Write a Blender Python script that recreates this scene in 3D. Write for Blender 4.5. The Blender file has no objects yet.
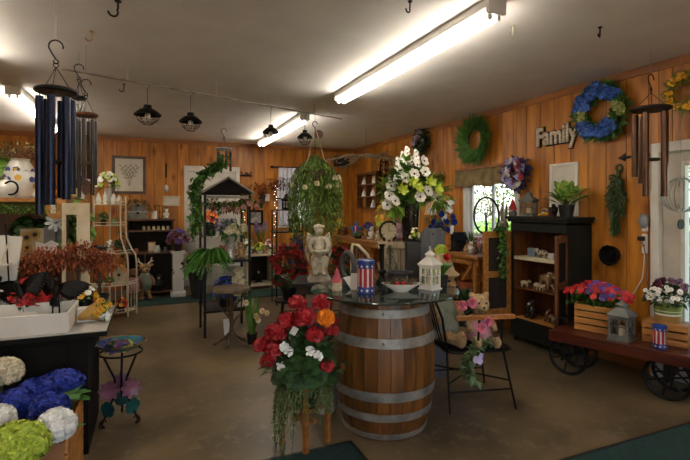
import bpy, math, random
from mathutils import Vector, Matrix, Euler
V=Vector; PI=math.pi; R=math.radians
rs=random.Random(11)
S=bpy.context.scene; COL=S.collection
# ---------------------------------------------------------------- camera model
HC=1.46; F=460.0; YAW=R(23); HOR=208.0
FW=V((math.sin(YAW),math.cos(YAW),0)); RT=V((math.cos(YAW),-math.sin(YAW),0))
def ray(px,py): return FW+RT*((px-345)/F)+V((0,0,(HOR-py)/F))
def at(px,py,d): return V((0,0,HC))+ray(px,py)*d
def onz(px,py,z): r=ray(px,py); return V((0,0,HC))+r*((z-HC)/r.z)
def onX(px,py,X): r=ray(px,py); return V((0,0,HC))+r*(X/r.x)
def onY(px,py,Y): r=ray(px,py); return V((0,0,HC))+r*(Y/r.y)
def at_z(px,d,z): p=at(px,208,d); p.z=z; return p
WX=4.05; BY=9.05; CZ=2.72; RW=-PI/2
# ---------------------------------------------------------------- mesh builder
class MB:
    def __init__(s): s.v=[]; s.f=[]; s.m=[]
    def add(s,vs,fs,m=0):
        o=len(s.v); s.v.extend([tuple(x) for x in vs]); s.f.extend([tuple(i+o for i in f) for f in fs]); s.m.extend([m]*len(fs))
    def box(s,c,d,rz=0,m=0,mat=None):
        x,y,z=[k/2 for k in d]; vs=[V((a*x,b*y,e*z)) for a in(-1,1) for b in(-1,1) for e in(-1,1)]
        M_=mat if mat else Matrix.Rotation(rz,3,'Z'); vs=[M_@q+V(c) for q in vs]
        s.add(vs,[(0,1,3,2),(4,6,7,5),(0,4,5,1),(2,3,7,6),(0,2,6,4),(1,5,7,3)],m); return s
    def b2(s,x0,x1,y0,y1,z0,z1,m=0): return s.box(((x0+x1)/2,(y0+y1)/2,(z0+z1)/2),(abs(x1-x0),abs(y1-y0),abs(z1-z0)),0,m)
    def cyl(s,p0,p1,r0,r1=None,n=10,m=0,cap=True):
        p0=V(p0);p1=V(p1);r1=r0 if r1 is None else r1
        t,b,_=basis(p1-p0); vs=[]
        for p,r in((p0,r0),(p1,r1)):
            for i in range(n): a=2*PI*i/n; vs.append(p+t*(r*math.cos(a))+b*(r*math.sin(a)))
        fs=[(i,(i+1)%n,n+(i+1)%n,n+i) for i in range(n)]
        if cap: fs+= [tuple(range(n-1,-1,-1)),tuple(range(n,2*n))]
        s.add(vs,fs,m); return s
    def tube(s,pts,r,n=6,m=0,closed=False):
        pts=[V(p) for p in pts]; k=len(pts); vs=[]; prev=None
        for i,p in enumerate(pts):
            if closed: d=pts[(i+1)%k]-pts[i-1]
            else: d=pts[min(i+1,k-1)]-pts[max(i-1,0)]
            if d.length<1e-9: d=V((0,0,1))
            d.normalize()
            if prev is None: t,b,_=basis(d)
            else:
                t=prev-d*prev.dot(d)
                t=t.normalized() if t.length>1e-6 else basis(d)[0]
                b=d.cross(t)
            prev=t; rr=r[i] if isinstance(r,(list,tuple)) else r
            for j in range(n): a=2*PI*j/n; vs.append(p+t*(rr*math.cos(a))+b*(rr*math.sin(a)))
        fs=[(i*n+j,i*n+(j+1)%n,(i+1)*n+(j+1)%n,(i+1)*n+j) for i in range(k-1) for j in range(n)]
        if closed: fs+=[((k-1)*n+j,(k-1)*n+(j+1)%n,(j+1)%n,j) for j in range(n)]
        else: fs+=[tuple(range(n-1,-1,-1)),tuple(range((k-1)*n,k*n))]
        s.add(vs,fs,m); return s
    def lathe(s,prof,n=24,c=(0,0,0),m=0,sx=1,sy=1):
        c=V(c); k=len(prof); vs=[]
        for r,z in prof:
            for i in range(n): a=2*PI*i/n; vs.append(c+V((r*math.cos(a)*sx,r*math.sin(a)*sy,z)))
        fs=[(i*n+j,i*n+(j+1)%n,(i+1)*n+(j+1)%n,(i+1)*n+j) for i in range(k-1) for j in range(n)]
        if prof[0][0]>1e-5: fs.append(tuple(range(n-1,-1,-1)))
        if prof[-1][0]>1e-5: fs.append(tuple(range((k-1)*n,k*n)))
        s.add(vs,fs,m); return s
    def ell(s,c,r,n=12,k=8,m=0,rot=None):
        if not isinstance(r,(tuple,list)): r=(r,r,r)
        c=V(c); vs=[]
        for i in range(1,k):
            p=PI*i/k
            for j in range(n):
                a=2*PI*j/n; vs.append(V((r[0]*math.sin(p)*math.cos(a),r[1]*math.sin(p)*math.sin(a),r[2]*math.cos(p))))
        vs+= [V((0,0,r[2])),V((0,0,-r[2]))]
        if rot: 
            Q=Euler(rot).to_matrix(); vs=[Q@q for q in vs]
        vs=[q+c for q in vs]; T_=(k-1)*n
        fs=[(i*n+j,(i+1)*n+j,(i+1)*n+(j+1)%n,i*n+(j+1)%n) for i in range(k-2) for j in range(n)]
        fs+=[(T_,j,(j+1)%n) for j in range(n)]+[(T_+1,(k-2)*n+(j+1)%n,(k-2)*n+j) for j in range(n)]
        s.add(vs,fs,m); return s
    def prism(s,poly,y0,y1,m=0):      # polygon in XZ extruded along Y
        n=len(poly); vs=[V((x,y0,z)) for x,z in poly]+[V((x,y1,z)) for x,z in poly]
        fs=[tuple(range(n)),tuple(range(2*n-1,n-1,-1))]+[(i,n+i,n+(i+1)%n,(i+1)%n) for i in range(n)]
        s.add(vs,fs,m); return s
    def torus(s,c,R_,r,ax=(0,0,1),n=28,k=8,m=0,a0=0,a1=2*PI,sx=1,sy=1):
        t,b,_=basis(V(ax)); full=abs(a1-a0-2*PI)<1e-6
        q=n if full else n+1
        return s.tube([V(c)+t*(R_*sx*math.cos(a0+(a1-a0)*i/n))+b*(R_*sy*math.sin(a0+(a1-a0)*i/n)) for i in range(q)],r,k,m,full)
    # --- plants
    def leaf(s,o,d,L,W,up=None,m=0,droop=0.2):
        o=V(o); d=V(d).normalized(); up=V(up) if up is not None else V((0,0,1))
        sd=d.cross(up)
        if sd.length<1e-3: sd=d.cross(V((1,0,0)))
        sd.normalize(); nn=sd.cross(d)
        mid=o+d*(L*.45); tip=o+d*L-V((0,0,droop*L))
        s.add([o,mid+sd*(W/2)+nn*(W*.12),tip,mid-sd*(W/2)+nn*(W*.12),mid-nn*(W*.05)],[(0,1,4),(1,2,4),(2,3,4),(3,0,4)],m)
    def blade(s,o,d,L,W,bend=0.4,seg=5,m=0,side=None):
        o=V(o); d=V(d).normalized(); sd=side or d.cross(V((0,0,1)))
        if sd.length<1e-3: sd=V((rs.uniform(-1,1),rs.uniform(-1,1),0))
        sd.normalize(); vs=[]; fs=[]
        for i in range(seg+1):
            t=i/seg; w=W/2*(math.sin(PI*min(1,(t*.9+.1)))**.7)*(1 if t<1 else .02)
            p=o+d*(L*t)-V((0,0,bend*L*t*t)); vs+= [p-sd*w+V((0,0,w*.25)),p,p+sd*w+V((0,0,w*.25))]
        for i in range(seg): a=i*3; fs+=[(a,a+1,a+4,a+3),(a+1,a+2,a+5,a+4)]
        s.add(vs,fs,m)
    def flower(s,c,n,r,k=5,m=0,cup=.2,w=None,ph=None,mc=None,rc=.25):
        c=V(c); t,b,n=basis(V(n)); w=w or 2*r*math.sin(PI/k)*1.15; ph=rs.uniform(0,6) if ph is None else ph
        for i in range(k):
            a=ph+2*PI*i/k; d=t*math.cos(a)+b*math.sin(a); sd=n.cross(d)
            if r>=.032:
                w=min(w,1.36*r*math.tan(PI/k))
                vs=[c]+[c+d*(r*u)+sd*(w/2*q)+n*(cup*r*u*u) for u,q in((.4,.72),(.75,1),(.97,.5),(.97,-.5),(.75,-1),(.4,-.72))]+[c+d*(r*.62)+n*(cup*r*.3)]
                s.add(vs,[(7,0,1,2),(7,2,3,4),(7,4,5),(7,5,6,0)],m)
            else:
                vs=[c,c+d*(r*.6)+sd*(w/2)+n*(cup*r*.5),c+d*r+n*(cup*r),c+d*(r*.6)-sd*(w/2)+n*(cup*r*.5)]
                s.add(vs,[(0,1,2,3)],m)
        if mc is not None: s.ell(c+n*(r*.06),(r*rc,)*3,6,4,mc)
    def head(s,c,rad,n,fr,m=0,k=4,low=-.5):   # mop-head of small florets
        c=V(c); rr=rad if isinstance(rad,(tuple,list)) else (rad,)*3
        s.ell(c,tuple(q*.76 for q in rr),10,7,m)
        for i in range(n):
            z=1-(1-low)*(i+.5)/n; a=i*2.39996; q=math.sqrt(max(0,1-z*z))
            d=V((q*math.cos(a),q*math.sin(a),z)); p=c+V((d.x*rr[0],d.y*rr[1],d.z*rr[2]))*rs.uniform(.93,1.05)
            s.flower(p,d+rv()*.55,fr,k,m,.25)
    def rose(s,c,n,r,m=0,layers=4):
        c=V(c); t,b,n=basis(V(n))
        for L in range(layers):
            rr=r*(1-.22*L); k=6-(L>1); cup=.25+.5*L
            s.flower(c+n*(r*.08*L),n+rv()*.12,rr,k,m,cup,w=rr*1.15)
        s.ell(c+n*(r*.3),r*.28,7,5,m)
def rv(): 
    while True:
        v=V((rs.uniform(-1,1),rs.uniform(-1,1),rs.uniform(-1,1)))
        if .05<v.length<1: return v.normalized()
def basis(n):
    n=V(n).normalized(); a=V((0,0,1)) if abs(n.z)<.9 else V((1,0,0))
    t=a.cross(n).normalized(); return t,n.cross(t),n
# ---------------------------------------------------------------- objects
def thing(name,label,cat,loc=(0,0,0),rz=0,group=None):
    o=bpy.data.objects.new(name,None); COL.objects.link(o); o.location=loc; o.rotation_euler=(0,0,rz)
    o.empty_display_size=.05; o['label']=label; o['category']=cat
    if group: o['group']=group
    return o
def wallclip(mb):
    mb.v=[(x,min(y,-.003),z) for x,y,z in mb.v]; return mb
def M(name,mb,mats,parent=None,label=None,flat=False,bevel=0,remesh=0,sub=0):
    me=bpy.data.meshes.new(name); me.from_pydata(mb.v,[],mb.f)
    mats=mats if isinstance(mats,(list,tuple)) else [mats]
    for k in mats: me.materials.append(k)
    if len(mats)>1: me.polygons.foreach_set('material_index',mb.m)
    if not flat: 
        me.polygons.foreach_set('use_smooth',[True]*len(me.polygons))
        try: me.set_sharp_from_angle(angle=R(38))
        except Exception: pass
    me.update(); o=bpy.data.objects.new(name,me); COL.objects.link(o)
    if parent: o.parent=parent
    if label: o['label']=label
    if remesh:
        q=o.modifiers.new('remesh','REMESH'); q.mode='VOXEL'; q.voxel_size=remesh; q.use_smooth_shade=True
        q=o.modifiers.new('smooth','SMOOTH'); q.iterations=3; q.factor=.5
    if bevel:
        q=o.modifiers.new('bevel','BEVEL'); q.width=bevel; q.segments=2; q.limit_method='ANGLE'; q.angle_limit=R(40)
    return o
def solo(name,label,cat,mb,mats,loc=(0,0,0),rz=0,group=None,**k):
    o=M(name,mb,mats,**k); o.location=loc; o.rotation_euler=(0,0,rz); o['label']=label; o['category']=cat
    if group: o['group']=group
    return o
def struct(name,mb,mats,**k):
    o=M(name,mb,mats,**k)
    if not k.get('parent'): o['kind']='structure'
    return o
def dup(o,loc,rz=None,label=None,group=None,scale=None):
    c=o.copy(); COL.objects.link(c); c.location=loc
    if rz is not None: c.rotation_euler=(0,0,rz)
    if label: c['label']=label
    if group: c['group']=group
    if scale: c.scale=(scale,)*3
    for ch in list(o.children):
        d=ch.copy(); COL.objects.link(d); d.parent=c
        for g in list(ch.children):
            e=g.copy(); COL.objects.link(e); e.parent=d
    return c
# ---------------------------------------------------------------- materials
def lin(h):
    h=h.lstrip('#'); c=[int(h[i:i+2],16)/255 for i in(0,2,4)]
    return tuple((x/12.92 if x<=.04045 else ((x+.055)/1.055)**2.4) for x in c)+(1,)
MC={}
def pm(name,c1,c2=None,scale=8,rough=.6,metal=0,bump=0,stretch=(1,1,1),isl=0,det=4,sss=0,spec=.5,coat=0,bscale=None,lo=.35,hi=.65,trans=0):
    if name in MC: return MC[name]
    m=bpy.data.materials.new(name); m.use_nodes=True; n=m.node_tree.nodes; l=m.node_tree.links; b=n['Principled BSDF']
    b.inputs['Roughness'].default_value=rough; b.inputs['Metallic'].default_value=metal; b.inputs['Specular IOR Level'].default_value=spec
    b.inputs['Coat Weight'].default_value=coat; b.inputs['Transmission Weight'].default_value=trans
    c1=lin(c1); c2=lin(c2) if c2 else tuple(x*.75 for x in c1[:3])+(1,)
    tc=n.new('ShaderNodeTexCoord'); mp=n.new('ShaderNodeMapping'); mp.inputs['Scale'].default_value=stretch
    l.new(tc.outputs['Object'],mp.inputs['Vector'])
    nz=n.new('ShaderNodeTexNoise'); nz.inputs['Scale'].default_value=scale; nz.inputs['Detail'].default_value=det
    l.new(mp.outputs['Vector'],nz.inputs['Vector'])
    rp=n.new('ShaderNodeValToRGB'); rp.color_ramp.elements[0].position=lo; rp.color_ramp.elements[1].position=hi
    rp.color_ramp.elements[0].color=c2; rp.color_ramp.elements[1].color=c1
    l.new(nz.outputs['Fac'],rp.inputs['Fac']); out=rp.outputs['Color']
    if isl:
        g=n.new('ShaderNodeNewGeometry'); h=n.new('ShaderNodeHueSaturation')
        a=n.new('ShaderNodeMapRange'); a.inputs['To Min'].default_value=1-isl; a.inputs['To Max'].default_value=1+isl
        l.new(g.outputs['Random Per Island'],a.inputs['Value']); l.new(a.outputs['Result'],h.inputs['Value'])
        # shift grain per island too
        ad=n.new('ShaderNodeVectorMath'); ad.operation='ADD'; l.new(mp.outputs['Vector'],ad.inputs[0])
        cm=n.new('ShaderNodeVectorMath'); cm.operation='SCALE'; cm.inputs[0].default_value=(7,13,29); l.new(g.outputs['Random Per Island'],cm.inputs['Scale'])
        l.new(cm.outputs['Vector'],ad.inputs[1]); l.new(ad.outputs['Vector'],nz.inputs['Vector'])
        l.new(out,h.inputs['Color']); out=h.outputs['Color']
    l.new(out,b.inputs['Base Color'])
    if bump:
        bp=n.new('ShaderNodeBump'); bp.inputs['Strength'].default_value=bump; bp.inputs['Distance'].default_value=.01
        if bscale:
            n2=n.new('ShaderNodeTexNoise'); n2.inputs['Scale'].default_value=bscale; n2.inputs['Detail'].default_value=3; l.new(mp.outputs['Vector'],n2.inputs['Vector']); l.new(n2.outputs['Fac'],bp.inputs['Height'])
        else: l.new(nz.outputs['Fac'],bp.inputs['Height'])
        l.new(bp.outputs['Normal'],b.inputs['Normal'])
    MC[name]=m; return m
def emit(name,c,st):
    if name in MC: return MC[name]
    m=bpy.data.materials.new(name); m.use_nodes=True; b=m.node_tree.nodes['Principled BSDF']
    b.inputs['Base Color'].default_value=lin(c); b.inputs['Emission Color'].default_value=lin(c); b.inputs['Emission Strength'].default_value=st
    MC[name]=m; return m
def glassm(name,tint='ffffff',gl=.08):
    if name in MC: return MC[name]
    m=bpy.data.materials.new(name); m.use_nodes=True; n=m.node_tree.nodes; l=m.node_tree.links; n.remove(n['Principled BSDF'])
    t=n.new('ShaderNodeBsdfTransparent'); t.inputs[0].default_value=lin(tint); g=n.new('ShaderNodeBsdfGlossy'); g.inputs['Roughness'].default_value=.02
    fr=n.new('ShaderNodeFresnel'); ge=n.new('ShaderNodeNewGeometry'); mr=n.new('ShaderNodeMapRange'); mr.inputs['To Min'].default_value=1.5; mr.inputs['To Max'].default_value=1/1.5; l.new(ge.outputs['Backfacing'],mr.inputs['Value']); l.new(mr.outputs['Result'],fr.inputs[0]); mx=n.new('ShaderNodeMixShader')
    l.new(fr.outputs[0],mx.inputs[0]); l.new(t.outputs[0],mx.inputs[1]); l.new(g.outputs[0],mx.inputs[2]); l.new(mx.outputs[0],n['Material Output'].inputs[0])
    MC[name]=m; return m
# wall panelling with knots
def panel_mat():
    m=pm('knotty_panelling','C4802A','985A1C',1.6,.42,0,.12,(7,7,1.0),isl=.16,det=6,spec=.45)
    n=m.node_tree.nodes; l=m.node_tree.links; b=n['Principled BSDF']; src=b.inputs['Base Color'].links[0].from_socket
    tc=n.new('ShaderNodeTexCoord'); mp=n.new('ShaderNodeMapping'); mp.inputs['Scale'].default_value=(5,5,2.2); l.new(tc.outputs['Object'],mp.inputs['Vector'])
    vo=n.new('ShaderNodeTexVoronoi'); vo.inputs['Scale'].default_value=.9; l.new(mp.outputs['Vector'],vo.inputs['Vector'])
    rp=n.new('ShaderNodeValToRGB'); rp.color_ramp.elements[0].position=.03; rp.color_ramp.elements[0].color=(.42,.3,.22,1); rp.color_ramp.elements[1].position=.22; rp.color_ramp.elements[1].color=(1,1,1,1)
    l.new(vo.outputs['Distance'],rp.inputs['Fac']); mx=n.new('ShaderNodeMix'); mx.data_type='RGBA'; mx.blend_type='MULTIPLY'; mx.inputs[0].default_value=1
    l.new(src,mx.inputs[6]); l.new(rp.outputs['Color'],mx.inputs[7]); l.new(mx.outputs[2],b.inputs['Base Color']); return m
PANEL=panel_mat()
GROOVE=pm('groove_wood','3E2410','2A180A',6,.8)
TRIMW=pm('trim_wood','A86A2C','86501E',2,.5,0,.05,(1,1,6),isl=.08)
CEIL=pm('ceiling_paint','EDEAE6','E6E2DD',3,.9,0,.04,bscale=60)
WHITE=pm('white_paint','D2CEC6','C6C1B6',5,.5)
CREAM=pm('cream_paint','C8BBA0','AE9F80',7,.6,0,.05)
OFFW=pm('ivory_metal','D0C7B0','BDB39A',9,.45)
BLACKM=pm('black_metal','14120F','0B0A09',12,.42,.6)
IRON=pm('wrought_iron','22201E','131211',20,.55,.7,.05)
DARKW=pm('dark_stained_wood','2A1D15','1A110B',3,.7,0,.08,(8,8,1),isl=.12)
BLACKW=pm('black_painted_wood','120F0B','0B0907',4,.75,0,.05,spec=.2)
GREENBLACK=pm('black_green_paint','1C1C15','13130D',5,.7,0,.05,spec=.25)
BROWNW=pm('brown_wood','6E3F1C','4A2810',3,.45,0,.08,(8,8,1),isl=.1)
REDW=pm('redbrown_varnished_wood','54200F','36120A',3,.35,0,.08,(1,8,8),isl=.12,coat=.2)
PINE=pm('pine_slats','C0843F','96602A',3,.55,0,.08,(1,8,8),isl=.12)
ARMW=pm('honey_arm_wood','A86B30','855020',4,.4,0,.05,(8,1,8))
LIGHTW=pm('driftwood','B9A588','8E7C63',4,.7,0,.15,(6,6,1),isl=.12)
HONEY=pm('honey_wood','B57A38','8C5824',3,.45,0,.06,(8,1,8),isl=.1)
OAKB=pm('barrel_oak','784B1A','3A220E',2.2,.42,0,.15,(9,9,1.1),isl=.2,det=7,lo=.3,hi=.7)
GALV=pm('galvanised_hoop','A09C92','75726A',9,.5,.45,.06)
STEEL=pm('grey_steel','9C9C9A','7A7A78',12,.35,.8)
ZINC=pm('weathered_zinc','7C7D76','5A5B55',10,.5,.4,.1)
SLATE=pm('slate_grey_paint','56585B','434548',4,.6,0,.08,(8,8,1))
CHAR=pm('charcoal_paint','2C2B2B','211F20',5,.6)
GLASS=glassm('clear_glass'); GLASSG=glassm('green_tint_glass','D8E8E0')
GREEN=pm('leaf_green','4E7A2C','2F5A1C',5,.5,isl=.35)
DGREEN=pm('leaf_dark_green','2F4F22','1C3616',5,.5,isl=.35)
LGREEN=pm('leaf_light_green','86A83C','5F8A2A',5,.5,isl=.3)
LIME=pm('lime_petals','B4C243','93A82C',9,.6,isl=.22)
PINEN=pm('pine_needles','7C9A3C','506E26',5,.6,isl=.4)
STEM=pm('plant_stem','4B5A26','38451B',8,.6)
TWIG=pm('dry_twig','5C4630','3C2C1C',10,.8,0,.1)
RED=pm('red_petals','B0101A','7C0812',10,.55,isl=.35)
BRED=pm('bright_red_petals','C4161C','960C12',10,.55,isl=.25)
BLUE=pm('blue_petals','1834A0','0C1C68',10,.6,isl=.55)
SKYB=pm('sky_blue_petals','4A74C0','2E509A',10,.6,isl=.5)
WPET=pm('white_petals','EDEBE6','D8D5CC',10,.6,isl=.1)
CRPET=pm('cream_petals','D8CDB0','BBAE8C',10,.6,isl=.15)
YEL=pm('yellow_petals','EDB51E','CC8A10',10,.55,isl=.15)
ORG=pm('orange_petals','F0920F','D8700A',10,.55,isl=.12)
PINK=pm('pink_petals','D67A8C','B85A72',10,.55,isl=.2)
PURP=pm('purple_petals','5A3A8C','40266A',10,.55,isl=.25)
RUST=pm('rust_foliage','A4552A','743416',8,.7,isl=.35)
BURG=pm('burgundy_petals','5E1226','400A18',8,.6,isl=.25)
DEEPV=pm('dark_centre','1A1420','0E0A12',8,.6)
POTB=pm('black_plastic','161514','0D0C0B',8,.5)
STONE=pm('cast_stone','C2B9A7','90866F',14,.85,0,.3)
NAVY=pm('navy_speckled_metal','1F2D50','0C1428',260,.3,.6,lo=.45,hi=.62)
BRONZE=pm('bronze_tube','5A4132','473226',10,.3,.85)
KRAFT=pm('kraft_paper','B98F4B','9C7638',6,.75,0,.1)
MATG=pm('green_mat','153A34','0E2824',60,.95,0,.3,bscale=160)
OLIVE=pm('olive_cloth','8A7850','6C5C3C',9,.85,0,.1)
FUR=pm('tan_plush','A8845A','83633F',40,.95,0,.5,bscale=90)
FURD=pm('brown_plush','6E4B30','4C3220',40,.95,0,.5,bscale=90)
FURW=pm('cream_plush','CDBFA2','A8987C',40,.95,0,.4,bscale=90)
CERW=pm('white_ceramic','E4E1DA','D6D2C8',6,.25,coat=.3)
CLOTHG=pm('sage_cloth','8A8F7C','6C7160',12,.9)
CLOTHR=pm('red_cloth','A81C22','82141A',12,.85)
FLAGR=pm('flag_red','A81A24','8A1220',12,.4); FLAGB=pm('flag_blue','1C3A86','122a68',12,.35); FLAGW=pm('flag_white','CDC2BC','BEB2AC',12,.4)
STRAW=pm('straw_weave','B89A66','947848',30,.85,0,.4)
TERRA=pm('terracotta','A85A34','8A4424',9,.8)
GOLD=pm('brass','A8823C','80602A',10,.35,.8)
MIRR=pm('mirror','C8CCD0','C0C4C8',3,.05,1)
TUBE_E=16.0; SKY_E=.3; SUN_E=7.0; EXPO=1.05; LAMP_E=25.0
# ================================================================ THE ROOM
fm=pm('polished_concrete','746347','51463A' if 0 else '4C412E',1.3,.33,0,.05,det=10,lo=.36,hi=.64,bscale=35,spec=.4)
def floor_detail():
    n=fm.node_tree.nodes; l=fm.node_tree.links; b=n['Principled BSDF']; src=b.inputs['Base Color'].links[0].from_socket
    tc=n.new('ShaderNodeTexCoord'); nz=n.new('ShaderNodeTexNoise'); nz.inputs['Scale'].default_value=9; nz.inputs['Detail'].default_value=12; nz.inputs['Roughness'].default_value=.72; nz.inputs['Distortion'].default_value=.35; l.new(tc.outputs['Object'],nz.inputs['Vector'])
    rp=n.new('ShaderNodeValToRGB'); rp.color_ramp.elements[0].position=.52; rp.color_ramp.elements[0].color=(0,0,0,1); rp.color_ramp.elements[1].position=.75; rp.color_ramp.elements[1].color=(.8,.8,.8,1); l.new(nz.outputs['Fac'],rp.inputs['Fac'])
    mx=n.new('ShaderNodeMix'); mx.data_type='RGBA'; l.new(rp.outputs['Color'],mx.inputs[0]); l.new(src,mx.inputs[6]); mx.inputs[7].default_value=lin('8C7E66'); l.new(mx.outputs[2],b.inputs['Base Color'])
    mr=n.new('ShaderNodeMapRange'); mr.inputs['To Min'].default_value=.24; mr.inputs['To Max'].default_value=.5; l.new(nz.outputs['Fac'],mr.inputs['Value']); l.new(mr.outputs['Result'],b.inputs['Roughness'])
floor_detail()
XL=-3.6; YF=-2.2
struct('floor',MB().b2(XL-.1,WX+.15,YF-.1,BY+.15,-.12,0),fm,flat=True)
struct('ceiling',MB().b2(XL-.1,WX+.15,YF-.1,BY+.15,CZ,CZ+.12),CEIL,flat=True)
WIDTHS=[.203,.205,.2,.205,.21,.2,.205,.202]
def planked(a0,a1,holes,put,back):
    # vertical boards from a0 to a1 with holes (h0,h1,z0,z1)
    edges=[]; a=a0; i=0
    while a<a1: edges.append(a); a+=WIDTHS[i%8]; i+=1
    for h in holes: edges+= [h[0],h[1]]
    edges=sorted(set([e for e in edges if e<a1]+[a1]))
    for p,q in zip(edges,edges[1:]):
        if q-p<.004: continue
        spans=[(0,CZ)]
        for h0,h1,z0,z1 in holes:
            if p>=h0-1e-6 and q<=h1+1e-6: spans=[s for s in((0,z0),(z1,CZ)) if s[1]-s[0]>.01]
        for z0,z1 in spans: put(p,q,z0,z1)
mb=MB(); WIN=(4.28,5.22,1.05,1.93); DOOR=(1.68,2.60,0,1.95)
def put(p,q,z0,z1):
    mb.b2(WX,WX+.02,p+.0035,q-.0035,z0,z1,0); mb.b2(WX+.018,WX+.12,p,q,z0,z1,1)
planked(YF,BY+.12,[WIN,DOOR],put,None)
struct('wall_right',mb,[PANEL,GROOVE],flat=True,bevel=0)
mb=MB(); BWIN=(2.44,3.12,1.12,2.24); BDOOR=(.66,1.54,0,2.16)
def put(p,q,z0,z1):
    mb.b2(p+.0035,q-.0035,BY,BY+.02,z0,z1,0); mb.b2(p,q,BY+.018,BY+.12,z0,z1,1)
planked(XL,WX,[BWIN,BDOOR],put,None)
struct('wall_back',mb,[PANEL,GROOVE],flat=True)
mb=MB()
def put(p,q,z0,z1):
    mb.b2(XL-.02,XL,p+.0035,q-.0035,z0,z1,0); mb.b2(XL-.12,XL-.018,p,q,z0,z1,1)
planked(YF,BY+.12,[],put,None); struct('wall_left',mb,[PANEL,GROOVE],flat=True)
mb=MB()
def put(p,q,z0,z1):
    mb.b2(p+.0035,q-.0035,YF-.02,YF,z0,z1,0); mb.b2(p,q,YF-.12,YF-.018,z0,z1,1)
planked(XL,WX,[(-1.6,2.6,.75,2.25)],put,None); struct('wall_front',mb,[PANEL,GROOVE],flat=True)
struct('trim_1',MB().b2(WX-.018,WX-.001,YF,BY,CZ-.075,CZ-.001),TRIMW,flat=True,bevel=.004)
struct('trim_2',MB().b2(XL,WX-.018,BY-.018,BY-.001,CZ-.075,CZ-.001),TRIMW,flat=True,bevel=.004)
struct('baseboard_right',MB().b2(WX-.016,WX-.001,2.7,BY-.02,.001,.1),TRIMW,flat=True,bevel=.004)
struct('baseboard_back',MB().b2(XL,.58,BY-.016,BY-.001,.001,.1).b2(1.63,WX-.02,BY-.016,BY-.001,.001,.1),TRIMW,flat=True,bevel=.004)
# windows & doors
def window(name,make,par=None):
    o=make(); return o
def wall_window(name,loc,rz,w,z0,z1,mull):
    mb=MB(); c=.055; h=z1-z0
    for x0,x1,a,b in((-w/2-c,-w/2+.01,z0-.05,z1+c),(w/2-.01,w/2+c,z0-.05,z1+c),(-w/2+.01,w/2-.01,z1-.01,z1+c)): mb.b2(x0,x1,-.02,.0,a,b)
    mb.b2(-w/2-c-.02,w/2+c+.02,-.045,-.0202,z0-.05,z0-.02)
    mb.b2(-w/2,-w/2+.025,.001,.11,z0,z1); mb.b2(w/2-.025,w/2,.001,.11,z0,z1); mb.b2(-w/2+.025,w/2-.025,.001,.11,z1-.025,z1); mb.b2(-w/2+.025,w/2-.025,-.035,.11,z0,z0+.025)
    o=struct(name,mb,WHITE,flat=True,bevel=.003); o.location=loc; o.rotation_euler=(0,0,rz)
    s=MB(); 
    for x in(-w/2+.045,w/2-.045,*mull): s.b2(x-.02,x+.02,.05,.08,z0+.025,z1-.025)
    s.b2(-w/2+.03,w/2-.03,.05,.08,z0+.025,z0+.065); s.b2(-w/2+.03,w/2-.03,.05,.08,z1-.065,z1-.025)
    M('sash',s,WHITE,o,flat=True); M('pane',MB().b2(-w/2+.04,w/2-.04,.062,.068,z0+.05,z1-.05),GLASS,o,flat=True); return o
wall_window('window_1',(WX,4.75,0),RW,.94,1.05,1.93,[0])
wall_window('window_2',(2.78,BY,0),0,.68,1.12,2.24,[])
mb=MB()
for x0,x1,a_,b_ in((-1.66,-1.58,.69,2.31),(2.58,2.66,.69,2.31),(-1.6,2.6,2.23,2.31),(-1.66,2.66,.69,.77),(-.22,-.16,.75,2.25),(1.18,1.24,.75,2.25)): mb.b2(x0,x1,YF-.12,YF+.02,a_,b_)
o=struct('added_front_window',mb,WHITE,flat=True); M('pane',MB().b2(-1.6,2.6,YF-.07,YF-.064,.75,2.25),GLASS,o,flat=True)  # window added out of view to let daylight in from behind the camera
# glazed entry door (right wall)
mb=MB(); w=.92
for x0,x1,a,b in((-w/2-.06,-w/2+.012,0,2.02),(w/2-.012,w/2+.06,0,2.02),(-w/2+.012,w/2-.012,1.935,2.02)): mb.b2(x0,x1,-.022,.1,a,b)
d=struct('door_1',mb,WHITE,flat=True,bevel=.004); d.location=(WX,2.14,0); d.rotation_euler=(0,0,RW)
mb=MB(); e=w/2-.014
for x0,x1,a,b in((-e,-e+.17,.004,1.93),(e-.17,e,.004,1.93),(-e+.17,e-.17,1.82,1.93),(-e+.17,e-.17,.004,.5)): mb.b2(x0,x1,.03,.07,a,b)
dp=M('door_panel',mb,pm('greige_door','BDB5A6','AFA797',6,.5),d,flat=True,bevel=.004)
mb=MB()
for x0,x1,a,b in((-e+.15,-e+.185,.48,1.85),(e-.185,e-.15,.48,1.85),(-e+.185,e-.185,1.815,1.85),(-e+.185,e-.185,.48,.515)): mb.b2(x0,x1,.02,.08,a,b)
M('glazing_bead',mb,WHITE,dp,flat=True,bevel=.003)
M('pane',MB().b2(-e+.17,e-.17,.047,.053,.5,1.83),GLASS,dp,flat=True)
M('door_handle',MB().cyl((e-.08,.03,.95),(e-.08,-.03,.95),.012).cyl((e-.08,-.03,.95),(e-.2,-.035,.95),.01),STEEL,dp)
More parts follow.
